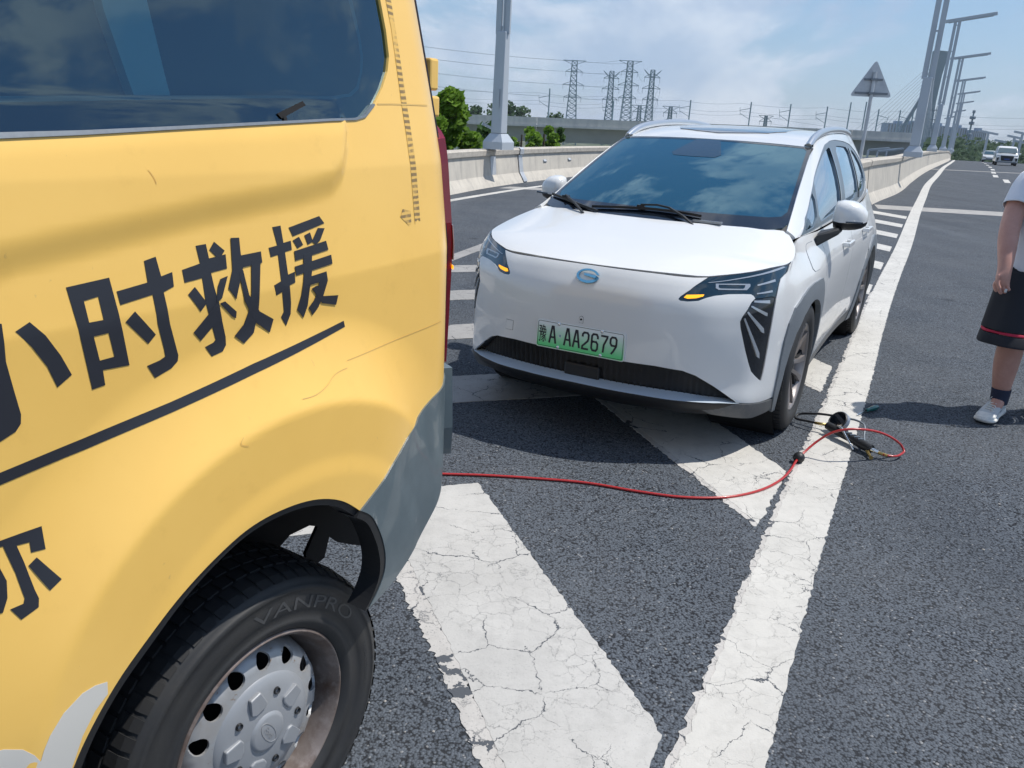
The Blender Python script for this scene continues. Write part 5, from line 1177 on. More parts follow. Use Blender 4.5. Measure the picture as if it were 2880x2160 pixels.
        for k in range(5):
            lb = MB(); A_ = X @ Matrix.Rotation(2*pi*k/5+.55+pi/5, 4, 'Z'); lb.lathe([(.004, -.034), (.0075, -.031), (.009, -.038)], 12, A_ @ Matrix.Translation((.088, 0, 0)))
            lb.build('cap_bolt', 'black', cap)
        ov = MB(); ov.lathe([(0, -.026), (.036, -.0262), (.041, -.0275), (.046, -.033)], 40, X); oo = ov.build('cap_badge', 'hubcap', cap, smooth=True)
        ln = MB(); el = [(.032*cos(a_), .0135*sin(a_)) for a_ in np.linspace(0, 2*pi, 33)[:-1]]; XR = X @ Matrix.Rotation(radians(-62 if sd > 0 else 0), 4, 'Z'); ribbon(ln, el, .0016, -.0262, -.0252, XR, True)
        tv3, tf3 = text_mesh('Ford', .018); l3, h3 = tv3.min(0), tv3.max(0); tv3 = (tv3-(l3+h3)/2); ln.add([(p[0]+.25*p[1], p[1], -.0252) for p in tv3], tf3, XR)
        ln.build('badge_relief', 'steelrim', oo)
    wheel(0, 0, 1); wheel(-3.05, .02, 1); wheel(0, 1.94, -1); wheel(-3.05, 1.92, -1)
build_van()

LAMP_IN = [(.5449, .9381), (.5062, .8783), (.4699, .842), (.464, .8284), (.4746, .8213), (.51, .8199), (.5587, .8261), (.5895, .8414), (.6259, .8526), (.6888, .8608), (.764, .8618), (.8042, .8608), (.8213, .8536), (.8341, .8427)]
VL_IN = [(.8187, .8252), (.8065, .7926), (.785, .7566), (.7767, .7334), (.7838, .7051), (.8021, .6579), (.8265, .5931), (.8549, .5265), (.8784, .4805), (.9027, .4586), (.9367, .432), (.9582, .4214)]
VL_OUT = [(.9651, .4646), (.9702, .5199), (.9731, .5972), (.9728, .6629), (.9747, .7375), (.9769, .81), (.9753, .8425)]
HL_OUT = [(.9765, .8644), (.974, .8996), (.9703, .9288), (.9938, .9446), (1.0405, .9592), (1.0486, .9782), (1.047, .9955)]
GR_TOP = [(.0, .492), (.2424, .4921), (.3951, .4921), (.5286, .4819), (.592, .4606), (.6821, .4077), (.8139, .3276)]
GR_BOT = [(.7251, .335), (.5627, .345), (.3232, .352), (.0, .356)]
BUMP = [(.8139, .3236), (.898, .3125), (.976, .303), (1.1007, .296)]
CLAD_O = [(1.1007, .20), (1.1007, .30), (1.095, .3913), (1.0926, .5128), (1.0983, .6191), (1.1165, .6937), (1.169, .765), (1.28, .808), (1.42, .832), (1.569, .839), (1.80, .832), (1.8516, .7976), (1.8896, .7523), (1.945, .62), (1.985, .50), (2.005, .40), (2.01, .20)]
CLAD_I = [(1.152, .20), (1.150, .2986), (1.1529, .45), (1.172, .5288), (1.2172, .6253), (1.3248, .700), (1.4721, .738), (1.56, .745), (1.6223, .740), (1.715, .716), (1.7949, .6759), (1.88, .6087), (1.93, .53), (1.955, .4585), (1.962, .20)]
DOOR_F = [(1.996, .994), (1.99, .973), (2.02, .944), (2.028, .913), (2.02, .85), (2.015, .75), (2.03, .62), (2.06, .47), (2.065, .30)]
SPLIT = [(3.12, .994), (3.08, .92), (3.04, .86), (3.0, .78), (2.98, .67), (2.965, .55), (2.965, .30)]
def arc(cx, cz, rx, rz, a0, a1, n): return [(cx+rx*cos(radians(a0+(a1-a0)*k/n)), cz+rz*sin(radians(a0+(a1-a0)*k/n))) for k in range(n+1)]
RC_O = [(3.80, .20), (3.80, .30)]+arc(4.325, .36, .515, .475, 172, 8, 14)+[(4.84, .30), (4.84, .20)]
RC_I = [(3.93, .20), (3.93, .30)]+arc(4.325, .36, .392, .388, 172, 8, 14)+[(4.72, .30), (4.72, .20)]
WIN = [(.07, .012), (.16, .25), (.2661, .5064), (.50, .67), (.7382, .7802), (1.0993, .8677), (1.3226, .926), (1.5254, .937), (1.7881, .932), (2.137, .904), (2.4428, .86), (2.68, .77), (2.84, .62), (2.93, .42), (2.90, .22), (2.75, .09), (2.50, .05), (2.19, .036), (1.5, .024), (.811, .02), (.43, .018)]
GL_TRI = [(.635, .70), (.47, .10), (.17, .085), (.30, .48), (.46, .60)]
GL_F = [(.70, .735), (.7955, .7676), (1.0852, .823), (1.2429, .8558), (1.41, .873), (1.46, .868), (1.40, .6657), (1.34, .40), (1.30, .10), (.855, .09), (.515, .10)]
GL_R = [(1.66, .862), (1.9691, .845), (2.24, .812), (2.19, .58), (2.16, .3607), (2.14, .11), (1.52, .10), (1.56, .40), (1.60, .60)]
GL_Q = [(2.36, .79), (2.56, .74), (2.72, .60), (2.80, .42), (2.78, .25), (2.66, .15), (2.28, .13), (2.31, .40), (2.34, .60)]

def rib_off(UV):        # vertical ribs of the lower grille
    return -.020*(.5+.5*np.sin(UV[:, 0]*2*pi/.033))

def build_car():
    R = empty('white_crossover', (.7869, 4.8201, 0), -2.0641, 'pearl white crossover with green number plate and lit amber indicators, parked behind the yellow van', 'car')
    g = .0035
    # --- skin panels
    P = Panel()
    front = [(0, .988), (.570, .990)]+LAMP_IN+VL_IN+VL_OUT+HL_OUT+[(1.3, .9965)]+[(u-g, v) for u, v in DOOR_F]+[(2.0101, .30)]+CLAD_O[2:-2][::-1][:0]
    front += [p for p in CLAD_O[1:-1][::-1]]+BUMP[::-1][1:]+GR_TOP[::-1]
    P.cut(WRAP, front, h=.032, thick=.012)
    # crease-free shoulder between bonnet and windscreen
    body = P.build('body', 'white_car', R)
    panel('bonnet', 'white_car', R, HOOD, [(0, .006), (.5, .006), (.94, .008), (.993, .02), (.996, .15), (.996, .6), (.994, .93), (.97, .99), (.9, .998), (0, 1.0)], h=.05, sc=(.85, .9), thick=.014)
    pair('front_door', 'white_car', R, WRAP, [(u+g, v) for u, v in DOOR_F]+[(u-g, v) for u, v in SPLIT][::-1], h=.06, thick=.012)
    pair('rear_door', 'white_car', R, WRAP, [(u+g, v) for u, v in SPLIT]+[(3.795, .30)]+[p for p in RC_O[2:6]]+[(3.98, .78), (4.02, .90), (4.0, .994)], h=.06, thick=.012)
    panel('rear_quarter', 'white_car', R, WRAP, [(4.007, .994), (4.027, .90), (3.987, .785)]+RC_O[6:-1]+[(5.95, .30), (5.95, .997), (4.6, .997)], h=.09, thick=.012)
    for nm, o_, i_ in (('front_arch_cladding', CLAD_O, CLAD_I), ('rear_arch_cladding', RC_O, RC_I)):
        pair(nm, 'clad', R, WRAP, o_+i_[::-1], h=.03, off=.010, thick=.03)
    pair('sill', 'sill', R, WRAP, [(2.012, .297), (3.80, .297), (3.80, .20), (2.012, .20)], h=.06, off=.004, thick=.03)
    panel('rear_bumper', 'sill', R, WRAP, [(4.845, .297), (5.95, .297), (5.95, .20), (4.845, .20)], h=.08, off=.003, thick=.03)
    # lower bumper, lip and grille
    pair('front_skirt', 'sill', R, WRAP, [(.60, .30), (.75, .308), (.82, .318), (.898, .3095), (.976, .3), (1.098, .293), (1.098, .225), (.9, .215), (.68, .255)], h=.03, off=.006, thick=.02)
    panel('grille', 'gloss' if False else 'black', R, WRAP, [(0, .50), (.25, .50), (.40, .50), (.535, .49), (.60, .468), (.69, .415), (.83, .33), (.82, .318), (.5, .285), (0, .28)], h=.007, off=-.045, thick=0, offf=rib_off)
    # reveal of the opening
    m = MB(); up_ = spline(GR_TOP, 40); A = WRAP(up_[:, 0], up_[:, 1]); B = A-WRAP.normal(up_[:, 0], up_[:, 1])*.05
    for s_ in (1, -1):
        for i in range(39):
            q = [A[i], A[i+1], B[i+1], B[i]]; m.add([(p[0], p[1]*s_, p[2]) for p in q], [(0, 1, 2, 3)])
    m.build('grille_reveal', 'black', R)
    # forward lip : a shelf that sticks out under the opening
    us = np.linspace(0, .835, 30); v0 = np.interp(us, [0, .32, .56, .725, .835], [.352, .350, .342, .333, .318])
    inn = WRAP(us, v0)-WRAP.normal(us, v0)*.05
    k = np.interp(us, [0, .5, .7, .835], [1, .95, .6, .05])[:, None]
    nn_ = WRAP.normal(us, v0)*[1, 1, 0]
    out = WRAP(us, v0-.014*k[:, 0])+nn_*.030*k; out2 = WRAP(us, v0-.028*k[:, 0])+nn_*.034*k; low = WRAP(us, v0*0+.262)+nn_*.004*k; low2 = WRAP(us, v0*0+.22)-nn_*.06
    def strip(rows, name, mt):
        V_ = []; F = []
        for s_ in (1, -1):
            b = len(V_); n = len(us)
            for r in rows: V_ += [(p[0], p[1]*s_, p[2]) for p in r]
            for j in range(len(rows)-1):
                for i in range(n-1):
                    q = (b+j*n+i, b+j*n+i+1, b+(j+1)*n+i+1, b+(j+1)*n+i); F.append(q if s_ < 0 else q[::-1])
        return mk(name, V_, F, mt, R, smooth=True)
    strip([inn, out], 'bumper_lip', 'lipsilver'); strip([out, out2, low, low2], 'lower_valance', 'black')
    # radar block in the grille
    m = MB(); m.box((.908, 0, .388), (.02, .20, .07)); bevel(m.build('radar_cover', 'black', R), .012)
    # dark shell behind every gap, with the wheel arches cut out
    holes = [arc(1.55, .355, .402, .40, 0, 360, 28)[:-1], arc(4.325, .355, .395, .40, 0, 360, 28)[:-1]]
    panel('inner_shell', 'dark', R, WRAP, [(0, .52), (.30, .52), (.55, .51), (.62, .48), (.75, .42), (.92, .32), (1.05, .29), (1.05, .21), (5.95, .21), (5.95, .985), (1.1, .985), (.9, .975), (.6, .985), (0, .985)], holes, h=.09, off=-.022, thick=0)
    m = MB(); m.box((-1.4, 0, .33), (3.6, 1.10, .20)); m.box((-1.45, 0, .36), (1.75, 1.62, .24)); m.box((.50, 0, .46), (.34, 1.1, .30)); m.box((-1.45, 0, .235), (1.9, 1.3, .03)); m.box((.50, 0, .29), (.40, 1.1, .02)); m.build('underbody', 'dark', R)
    for x in (0, -2.775):
        for s_ in (1, -1):
            m = MB(); X = Matrix.Translation((x, s_*.52, .36)) @ Matrix.Rotation(-s_*pi/2, 4, 'X')
            m.lathe([(.02, 0), (.41, 0), (.405, .36)], 28, X, 0, 2*pi); m.build('wheel_arch_liner', 'dark', R)
    # --- glasshouse
    Panel_ = Panel(); Panel_.cut(GREEN, [(-.02, -.008), (-.02, 1), (.35, 1.0), (1.0, 1.0), (3.45, 1.0), (3.45, -.008), (1.5, -.008), (.4, -.008)], [WIN], h=.05, sc=(1, .45), thick=.02)
    Panel_.build('side_frame', 'white_car', R)
    pair('window_frame', 'seal', R, GREEN, chaikin(WIN, 1), [chaikin(x, 1) for x in (GL_TRI, GL_F, GL_R, GL_Q)], h=.05, sc=(1, .45), off=-.004, thick=.012)
    for x in (GL_TRI, GL_F, GL_R, GL_Q): pair('side_window', 'sideglass', R, GREEN, x, h=.08, sc=(1, .45), off=-.012, thick=0)
    pair('pillar_trim', 'gloss', R, GREEN, [(1.435, .862), (1.475, .862), (1.345, .06), (1.305, .06)], h=.05, sc=(1, .45), off=.001, thick=.006)
    pair('pillar_trim', 'gloss', R, GREEN, [(2.27, .80), (2.34, .79), (2.25, .08), (2.18, .08)], h=.05, sc=(1, .45), off=.001, thick=.006)
    P = Panel(); P.cut(WIND, [(0, .0), (.86, .0), (.96, .02), (.99, .07), (.99, .97), (.97, .995), (0, .995)], h=.06, sc=(.7, 1.05), off=.002, thick=.012); P.build('windscreen', 'glass', R)
    panel('windscreen_seal', 'black', R, WIND, [(0, -.03), (1.02, -.03), (1.015, 1.005), (0, 1.005)], h=.08, sc=(.7, 1.05), off=-.004, thick=.02)
    panel('windscreen_band', 'gloss', R, WIND, [(0, .0), (.86, .0), (.96, .02), (.99, .07), (.99, .97), (.97, .993), (.0, .993), (0, .975), (.92, .972), (.955, .94), (.96, .18), (.93, .13), (.85, .115), (0, .112)], h=.05, sc=(.7, 1.05), off=.0030, thick=0)
    # camera housing and stickers behind the glass
    m = Panel()
    m.cut(WIND, chaikin([(0, .99), (.12, .99), (.19, .86), (.24, .76), (.20, .72), (0, .712)], 0), h=.05, sc=(.7, 1.05), off=.0034, thick=0); m.build('camera_housing', 'lens', R)
    WL = lambda u, v, o=.01: WIND(abs(u), v)[0]*np.array([1, -1 if u < 0 else 1, 1])+WIND.normal(abs(u), v)[0]*np.array([1, -1 if u < 0 else 1, 1])*o
    # wipers
    def wiper(blade, arm, hub):
        w = MB(); pts = [WL(u, v, .016) for u, v in spline(blade, 14)]
        for i in range(13): w.bar(pts[i], pts[i+1], .011+.007*sin(pi*i/13), .014)
        w.build('wiper_blade', 'black', R)
        a = MB(); pts = [WL(u, v, o) for (u, v), o in arm]
        for i in range(len(pts)-1): a.bar(pts[i], pts[i+1], .012, .010)
        a.box(WL(*hub, .022), (.026, .042, .014)); a.build('wiper_arm', 'black', R)
    wiper([(-.985, .112), (-.8, .085), (-.6, .047), (-.40, .010)], [((-.80, .10), .03), ((-.63, .03), .035), ((-.50, -.03), .02)], (-.80, .098))
    wiper([(-.48, .046), (-.2, .072), (.05, .082), (.25, .075), (.40, .060)], [((-.08, .088), .032), ((.05, .094), .036), ((.15, .082), .034), ((.28, .035), .022), ((.38, -.02), .01)], (-.08, .088))
    m = MB(); m.box(WL(.46, .022, .010), (.03, .16, .012)); m.build('dashboard_label', 'drl', R)
    panel('cowl', 'black', R, HOOD, [(0, 1.0), (.97, 1.0), (.99, 1.05), (0, 1.08)], h=.06, sc=(.85, .9), off=-.022, thick=.01)
    # --- roof
    SUN_ = [(0, 1.07), (.26, 1.12), (.48, 1.20), (.60, 1.42), (.60, 2.95), (0, 2.95)]
    panel('roof', 'white_car', R, ROOF, [(0, .905), (1.0, .905), (1.0, 3.5), (0, 3.5)], [], h=.10, sc=(.64, 1), thick=.02)
    panel('sunroof', 'gloss', R, ROOF, SUN_, h=.10, sc=(.64, 1), off=.004, thick=.008)
    for s_ in (1, -1):
        pts = [(-1.0, .612, 1.524), (-1.06, .612, 1.545), (-1.16, .61, 1.573), (-1.32, .607, 1.598), (-1.6, .602, 1.620), (-2.1, .60, 1.636), (-2.6, .592, 1.630), (-2.95, .58, 1.605), (-3.15, .57, 1.575)]
        m = MB(); q = spline([(a, b*s_, c) for a, b, c in pts], 40); m.tube(q, list(np.interp(np.linspace(0, 1, 40), [0, .06, .9, 1], [.021, .024, .022, .012])), 10)
        o = m.build('roof_rail', 'silver', R, auto=radians(50))
    m = MB(); m.box((-1.02, .612, 1.53), (.03, .05, .012)); m.box((-1.02, -.612, 1.53), (.03, .05, .012)); m.build('rail_foot', 'black', R)
    # tailgate
    n = 12; t_ = np.linspace(0, 1, n); top = ROOF(t_, np.full(n, 3.5)); bot = WRAP(5.95-t_*.9, np.full(n, 1.0)); V_ = []; F = []
    for s_ in (1, -1):
        b = len(V_)
        for w in (0, .5, 1):
            for i in range(n): p = top[i]*(1-w)+bot[i]*w+np.array([-.10*4*w*(1-w)*.3, 0, .0]); V_.append((p[0], p[1]*s_, p[2]))
        for j in range(2):
            for i in range(n-1): F.append((b+j*n+i, b+j*n+i+1, b+(j+1)*n+i+1, b+(j+1)*n+i))
    mk('tailgate', V_, F, 'gloss', R, smooth=True)
    # --- black strips added in the shut lines, standing in for the gap shade
    panel('bonnet_gap_shade', 'ink', R, WRAP, [(0, .984), (.566, .986), (.574, .9985), (.80, .9955), (1.06, .9955), (1.06, 1.0), (0, 1.0)], h=.03, off=-.0035, thick=.004)
    def seam(line, w):
        L_, R_ = stroke(line, w); return L_+R_[::-1]
    for ln in (DOOR_F, SPLIT, [(3.965, .45), (3.93, .60), (3.98, .78), (4.022, .90), (4.003, .994)]): pair('door_gap_shade', 'ink', R, WRAP, seam([tuple(q) for q in spline(ln, 20)], .008), h=.05, off=-.004, thick=.004)
    # --- lamps
    hl = [(.576, .9985)]+LAMP_IN+[(.8717, .8435), (.9335, .8478), (.9753, .8425)]+HL_OUT+[(1.04, .9985)]
    ins = lambda P_, k: P_
    pair('lamp_surround', 'black', R, WRAP, [(.565, .992), (.54, .95), (.46, .85), (.455, .81), (.56, .81), (.70, .845), (.80, .845), (.81, .79), (.77, .735), (.84, .53), (.96, .41), (.985, .6), (.985, .90), (1.05, .95), (1.055, .990)], h=.05, off=-.016, thick=0)
    L = pair('headlight', 'lens', R, WRAP, hl, h=.03, off=-.004, thick=.012)
    VLP = [(.838, .8405)]+VL_IN+VL_OUT[:-1]+[(.9735, .839), (.9335, .8443), (.8717, .840)]
    Vv = pair('corner_lamp', 'gloss', R, WRAP, VLP, h=.03, off=-.006, thick=.012)
    def sub(name, mt, parents, poly, off=.0, sm=0, thick=.008, h=.02):
        poly = chaikin(poly, sm) if sm else poly
        a = Panel().cut(WRAP, poly, h=h, off=off, thick=thick, mirror=False).build(name, mt, parents[0]); b = Panel().cut(WRAP, poly, h=h, off=off, thick=thick, one=False).build(name, mt, parents[1])
    for q in ([(.8311, .8333), (.9302, .8313), (.935, .8162), (.8337, .8253)], [(.8205, .8079), (.8292, .809), (.9301, .7708), (.9314, .755), (.9186, .7587), (.825, .802)], [(.8081, .7775), (.8137, .7816), (.9213, .6951), (.9287, .6704), (.9111, .6773), (.8111, .7714)], [(.7972, .7466), (.8025, .7492), (.9166, .5709), (.9221, .5428), (.9058, .5528), (.8, .7373)]):
        sub('light_guide', 'drl', Vv, q, .001)
    for q in ([(.8258, .9088), (.929, .9307), (.9388, .9183), (.8297, .9013)], [(.8369, .866), (.9341, .8765), (.9405, .8664), (.8386, .8612)]):
        sub('light_guide', 'drl', L, q, -.002)
    m_drl = [(.579, .9385), (.7394, .9643), (.8764, .9833), (.9468, .997), (.9735, .989), (.8882, .9725), (.7419, .9560), (.5845, .9345)]
    sub('light_strip', 'drl', L, m_drl, -.002)
    box = [(.6163, .9263), (.7855, .9154), (.7908, .9011), (.7777, .8813), (.6375, .8846), (.622, .8955)]
    inner = [(.632, .918), (.762, .909), (.762, .893), (.755, .888), (.645, .892), (.634, .899)]
    for k, one in ((0, True), (1, False)):
        Panel().cut(WRAP, box, [inner], h=.02, off=-.002, thick=.006, mirror=not one, one=one).build('projector_bezel', 'drl', L[k])
    sub('indicator', 'amber', L, [(.4881, .8393), (.4975, .8522), (.5779, .8583), (.5752, .8497), (.5466, .8396), (.5068, .8345)], .001)
    # --- badge, parking camera, tow cover
    ex = .926; ez = .880
    n_ = WRAP.normal(0, .885)[0]; n_[1] = 0; n_ /= np.linalg.norm(n_); c_ = WRAP(0, .885)[0]
    X = Matrix.Translation(c_+n_*.003) @ Matrix((( 0, -n_[2], n_[0]), (1, 0, 0), (0, n_[0], n_[2]))).to_4x4()
    m = MB()
    a_, b_ = .060, .037; outer = [(a_*cos(t), b_*sin(t)) for t in np.linspace(radians(14), radians(352), 40)]
    inner_ = [(a_*.80*cos(t)-.001, b_*.70*sin(t)+.002) for t in np.linspace(radians(20), radians(346), 40)]
    for i in range(39): m.prism([outer[i], outer[i+1], inner_[i+1], inner_[i]], 0, .008, X)
    m.prism([(-.022, .012), (.046, .006), (.0595, -.004), (.046, -.008), (-.020, .001)], 0, .008, X)
    m.prism([(.046, .004), (.0595, -.004), (.052, -.019), (.036, -.020)], 0, .008, X)
    m.build('badge', 'logo', R)
    def front_patch(name, mt, poly, off, thick=.003, h=.02, holes=()):
        return Panel().cut(WRAP2, poly, holes, h=h, off=off, thick=thick, mirror=False).build(name, mt, R)
    class _W2:
        def __call__(s, u, v):
            P_ = WRAP(np.abs(u), v); P_[:, 1] *= np.sign(np.where(u == 0, 1, u)); return P_
        def normal(s, u, v):
            N_ = WRAP.normal(np.abs(u)+.002, v); N_[:, 1] *= np.sign(np.where(u == 0, 1, u)); return N_
    WRAP2 = _W2()
    arch = [(-.010, .651), (.010, .651), (.010, .674)]+[(.010*cos(t), .674+.010*sin(t)) for t in np.linspace(.3, pi-.3, 7)]+[(-.010, .674)]
    front_patch('camera_outline', 'ink', [(x*1.12, (z-.663)*1.10+.663) for x, z in arch], .0004, .001)
    cm = front_patch('parking_camera_mount', 'white_car', arch, .0014, .001)
    front_patch('parking_camera', 'gloss', circle(0, .669, .0052, 14), .004, .004)
    tow = [(-.462, .536), (-.410, .540), (-.407, .590), (-.458, .588)]
    front_patch('tow_cover_gap', 'ink', [(-.4635, .5345), (-.4085, .5385), (-.4055, .5915), (-.4595, .5895)], .0004, .001)
    front_patch('tow_cover', 'white_car', tow, .0014, .001)
    # --- number plate
    pl = MB(); X = Matrix.Translation((.9700, 0, .5652)) @ Matrix.Rotation(pi/2, 4, 'Z') @ Matrix.Rotation(pi/2, 4, 'X')
    # local x -> car +y (image right), local y -> up, local z -> forward
    def rrect(w, h, r): return [(sx*(w/2-r)+r*cos(a), sy*(h/2-r)+r*sin(a)) for sx, sy, a0 in ((1, 1, 0), (-1, 1, 90), (-1, -1, 180), (1, -1, 270)) for a in [radians(a0+q) for q in (0, 30, 60, 90)]]
    pl.prism(rrect(.486, .146, .010), -.012, .0, X); plate = pl.build('number_plate', 'white_car', R)
    mp = mat('plate_print', (.62, .66, .66), .45); t, p = T(mp)
    zc = nn(t, 'ShaderNodeSeparateXYZ', {0: nn(t, 'ShaderNodeTexCoord').outputs['Object']}).outputs[2]
    t.links.new(mixc(t, rng(t, zc, .5652-.055, .5652+.055, 1, 0), (.80, .86, .87), (.14, .70, .25)), p.inputs['Base Color'])
    pf = MB(); pf.prism(rrect(.478, .138, .010), .0, .0016, X); pf.build('plate_face', mp, plate)
    ink = MB(); rr = rrect(.468, .128, .008); ribbon(ink, rr, .0022, .0016, .0024, X, True)
    def glyph(ch, cx, w=.043, h=.090, th=.0095):
        for s_ in GLY[ch]: ribbon(ink, [(cx-w/2+x*w*.82+w*.09, -.045+h*.5*y*.97+.001) for x, y in s_], th, .0016, .0034, X)
    glyph('A', -.150)
    for ch, cx in zip('AA2679', (-.066, -.017, .033, .083, .133, .183)): glyph(ch, cx)
    tv, tf = text_mesh('豫', .1); lo, hi = tv.min(0), tv.max(0)
    tv = (tv-lo)/(hi-lo+1e-9); ink.add([(-.228+p_[0]*.042, -.045+p_[1]*.09, .0034) for p_ in tv], tf, X)
    tv2 = [(-.2275+p_[0]*.042, -.0455+p_[1]*.09, .0030) for p_ in tv]; ink.add(tv2, tf, X)
    o_ink = ink.build('plate_lettering', 'ink', plate)
    bl = MB()
    for bx, by in ((-.118, .0605), (.118, .0605), (-.118, -.0605), (.118, -.0605)): bl.lathe([(0, .006), (.006, .0055), (.0095, .002), (.0095, 0)], 12, X @ Matrix.Translation((bx, by, .0)))
    bl.build('plate_bolt', 'chrome', plate, smooth=True)
    dt = MB(); dt.prism(circle(-.109, 0, .011, 18), .0016, .0026, X); dt.build('plate_sticker', mat('sticker', (.62, .74, .62), .5), plate)
    dt = MB(); ribbon(dt, [(-.115, .003), (-.107, .005), (-.104, .001), (-.110, -.002), (-.105, -.006)], .003, .0026, .0032, X); dt.build('sticker_mark', mat('sticker_blue', (.02, .25, .35), .5), plate)
    # --- mirrors
    for s_ in (1, -1):
        m = MB()   # shell of the mirror by rings along y
        MRX = -.635; rings = [(.885, .040, .045, 1.155), (.895, .075, .078, 1.155), (.93, .10, .088, 1.155), (.98, .105, .086, 1.155), (1.015, .10, .078, 1.152), (1.045, .085, .062, 1.146), (1.065, .058, .040, 1.14), (1.071, .03, .02, 1.137)]
        V_ = []; nseg = 20
        for (y, rx, rz, zc_) in rings:
            for k in range(nseg):
                a = 2*pi*k/nseg; cxs = cos(a); czs = sin(a)
                px = (abs(cxs)**.75)*np.sign(cxs)*rx; pz = (abs(czs)**.7)*np.sign(czs)*rz
                if px < 0: px *= .35
                V_.append((MRX+px-(y-.93)*.22, y*s_, zc_+pz))
        F = [(i*nseg+k, i*nseg+(k+1) % nseg, (i+1)*nseg+(k+1) % nseg, (i+1)*nseg+k) for i in range(len(rings)-1) for k in range(nseg)]+[tuple(range(nseg)), tuple(range((len(rings)-1)*nseg, len(rings)*nseg))]
        # split white upper cap / black lower half
        up_f = []; lo_f = []
        for f in F:
            z = sum(V_[i][2] for i in f)/len(f); y = abs(sum(V_[i][1] for i in f)/len(f))
            (up_f if z > 1.125 or len(f) > 4 else lo_f).append(f)
        mir = MB(); mir.add(V_, up_f); o1 = mir.build('wing_mirror', 'white_car', R, smooth=True)
        mir = MB(); mir.add(V_, lo_f); mir.build('mirror_base', 'black', o1, smooth=True)
        mir = MB(); mir.add([(-.47, .84*s_, 1.07), (-.30, .85*s_, 1.065), (-.50, .94*s_, 1.09), (-.64, .94*s_, 1.09), (-.47, .845*s_, 1.01), (-.30, .855*s_, .985), (-.50, .95*s_, 1.055), (-.64, .95*s_, 1.06)], [(0, 1, 2, 3), (4, 5, 6, 7), (0, 1, 5, 4), (1, 2, 6, 5), (2, 3, 7, 6), (3, 0, 4, 7)]); bevel(mir.build('mirror_stalk', 'black', o1), .012)
        mir = MB(); mir.tube([(-.495-(y-.93)*.3, y*s_, 1.123+(y-.93)*.03) for y in (.97, 1.01, 1.04, 1.06)], .006, 6); mir.build('mirror_indicator', 'gloss', o1)
        # handles
        for (x0, x1, z0, z1) in ((-1.10, -1.33, .935, .915), (-2.05, -2.28, .945, .925)):
            y0 = WRAP(1.55-(x0+x1)/2, .90)[0][1]; h_ = MB()
            h_.box(((x0+x1)/2, (y0+.030)*s_, (z0+z1)/2), (.235, .016, .032)); h_.box((x0-.015, (y0+.012)*s_, (z0+z1)/2+.002), (.04, .045, .028)); h_.box((x1+.015, (y0+.012)*s_, (z0+z1)/2), (.03, .045, .026)); bevel(h_.build('door_handle', 'white_car', R), .006)
    # charging flap on the left front wing
    fl = [(1.6632, .9707), (1.6985, .9732), (1.8064, .9731), (1.8205, .9655), (1.8304, .9425), (1.8354, .9153), (1.806, .8944), (1.7685, .8864), (1.6279, .8888), (1.5935, .9029), (1.5933, .9245), (1.6002, .9433), (1.6176, .9602)]
    c0 = np.mean(fl, 0); big = [tuple(c0+(np.array(q)-c0)*1.035) for q in fl]
    Panel().cut(WRAP, big, h=.03, off=.0006, thick=.001, mirror=False).build('charging_flap_gap', 'clad', R)
    Panel().cut(WRAP, fl, h=.03, off=.0022, thick=.002, mirror=False).build('charging_flap', 'white_car', R)
    # --- wheels
    for (x, s_) in ((0, 1), (0, -1), (-2.775, 1), (-2.775, -1)):
        X = Matrix.Translation((x, s_*.925, .3625)) @ Matrix.Rotation(-s_*pi/2, 4, 'X')      # local z = outward, 0 = outer face
        t_ = MB(); t_.lathe([(.232, -.20), (.25, -.222), (.335, -.228), (.3600, -.205), (.3625, -.17), (.3625, -.115), (.358, -.113), (.358, -.107), (.3625, -.105), (.3625, -.055), (.3595, -.028), (.350, -.008), (.335, .0), (.30, .004), (.262, -.002), (.246, -.016), (.236, -.020)], 72, X)
        ty = t_.build('tyre', 'rubber', R, smooth=True)
        tr = MB()
        for k in range(72):
            a = 2*pi*k/72; c, s2 = cos(a), sin(a)
            for z_, w_ in ((-.035, .035), (-.085, .03), (-.14, .03), (-.185, .035)):
                tr.box((.3632, 0, z_), (.004, .0235, w_), X @ Matrix.Rotation(a+(.02 if w_ == .03 else 0), 4, 'Z'))
        tr.build('tread', 'rubber', ty, kind='stuff')
        rm = MB(); rm.lathe([(.250, -.018), (.247, -.010), (.240, -.012), (.232, -.030), (.225, -.06), (.222, -.20)], 60, X); rim = rm.build('rim', 'rimgrey', R, smooth=True)
        dk = MB(); dk.lathe([(.0, -.11), (.215, -.115), (.222, -.2)], 40, X); dk.build('brake_disc', 'rimblack', rim)
        sp_ = MB(); spb = MB()
        for k in range(5):
            A = X @ Matrix.Rotation(2*pi*k/5+.35, 4, 'Z')
            for q in (1, -1):
                sp_.add([(.045, q*.012, -.045), (.045, q*.034, -.05), (.150, q*.050, -.030), (.240, q*.086, -.014), (.243, q*.046, -.014), (.150, q*.028, -.028), (.045, q*.010, -.085), (.045, q*.036, -.085), (.15, q*.052, -.07), (.235, q*.090, -.055), (.237, q*.044, -.055), (.15, q*.026, -.07)], [(0, 1, 2, 5), (5, 2, 3, 4), (6, 7, 8, 11), (11, 8, 9, 10), (1, 7, 8, 2), (2, 8, 9, 3), (0, 6, 11, 5), (5, 11, 10, 4)], A)
                spb.add([(.06, q*.03, -.06), (.15, q*.055, -.045), (.225, q*.12, -.035), (.237, q*.08, -.028), (.06, q*.04, -.10), (.15, q*.065, -.09), (.222, q*.125, -.08), (.236, q*.08, -.08)], [(0, 1, 3), (1, 2, 3), (4, 5, 7), (5, 6, 7), (0, 4, 5, 1), (1, 5, 6, 2)], A)
        sp_.build('spoke', 'rimgrey', rim); spb.build('spoke_inlay', 'rimblack', rim)
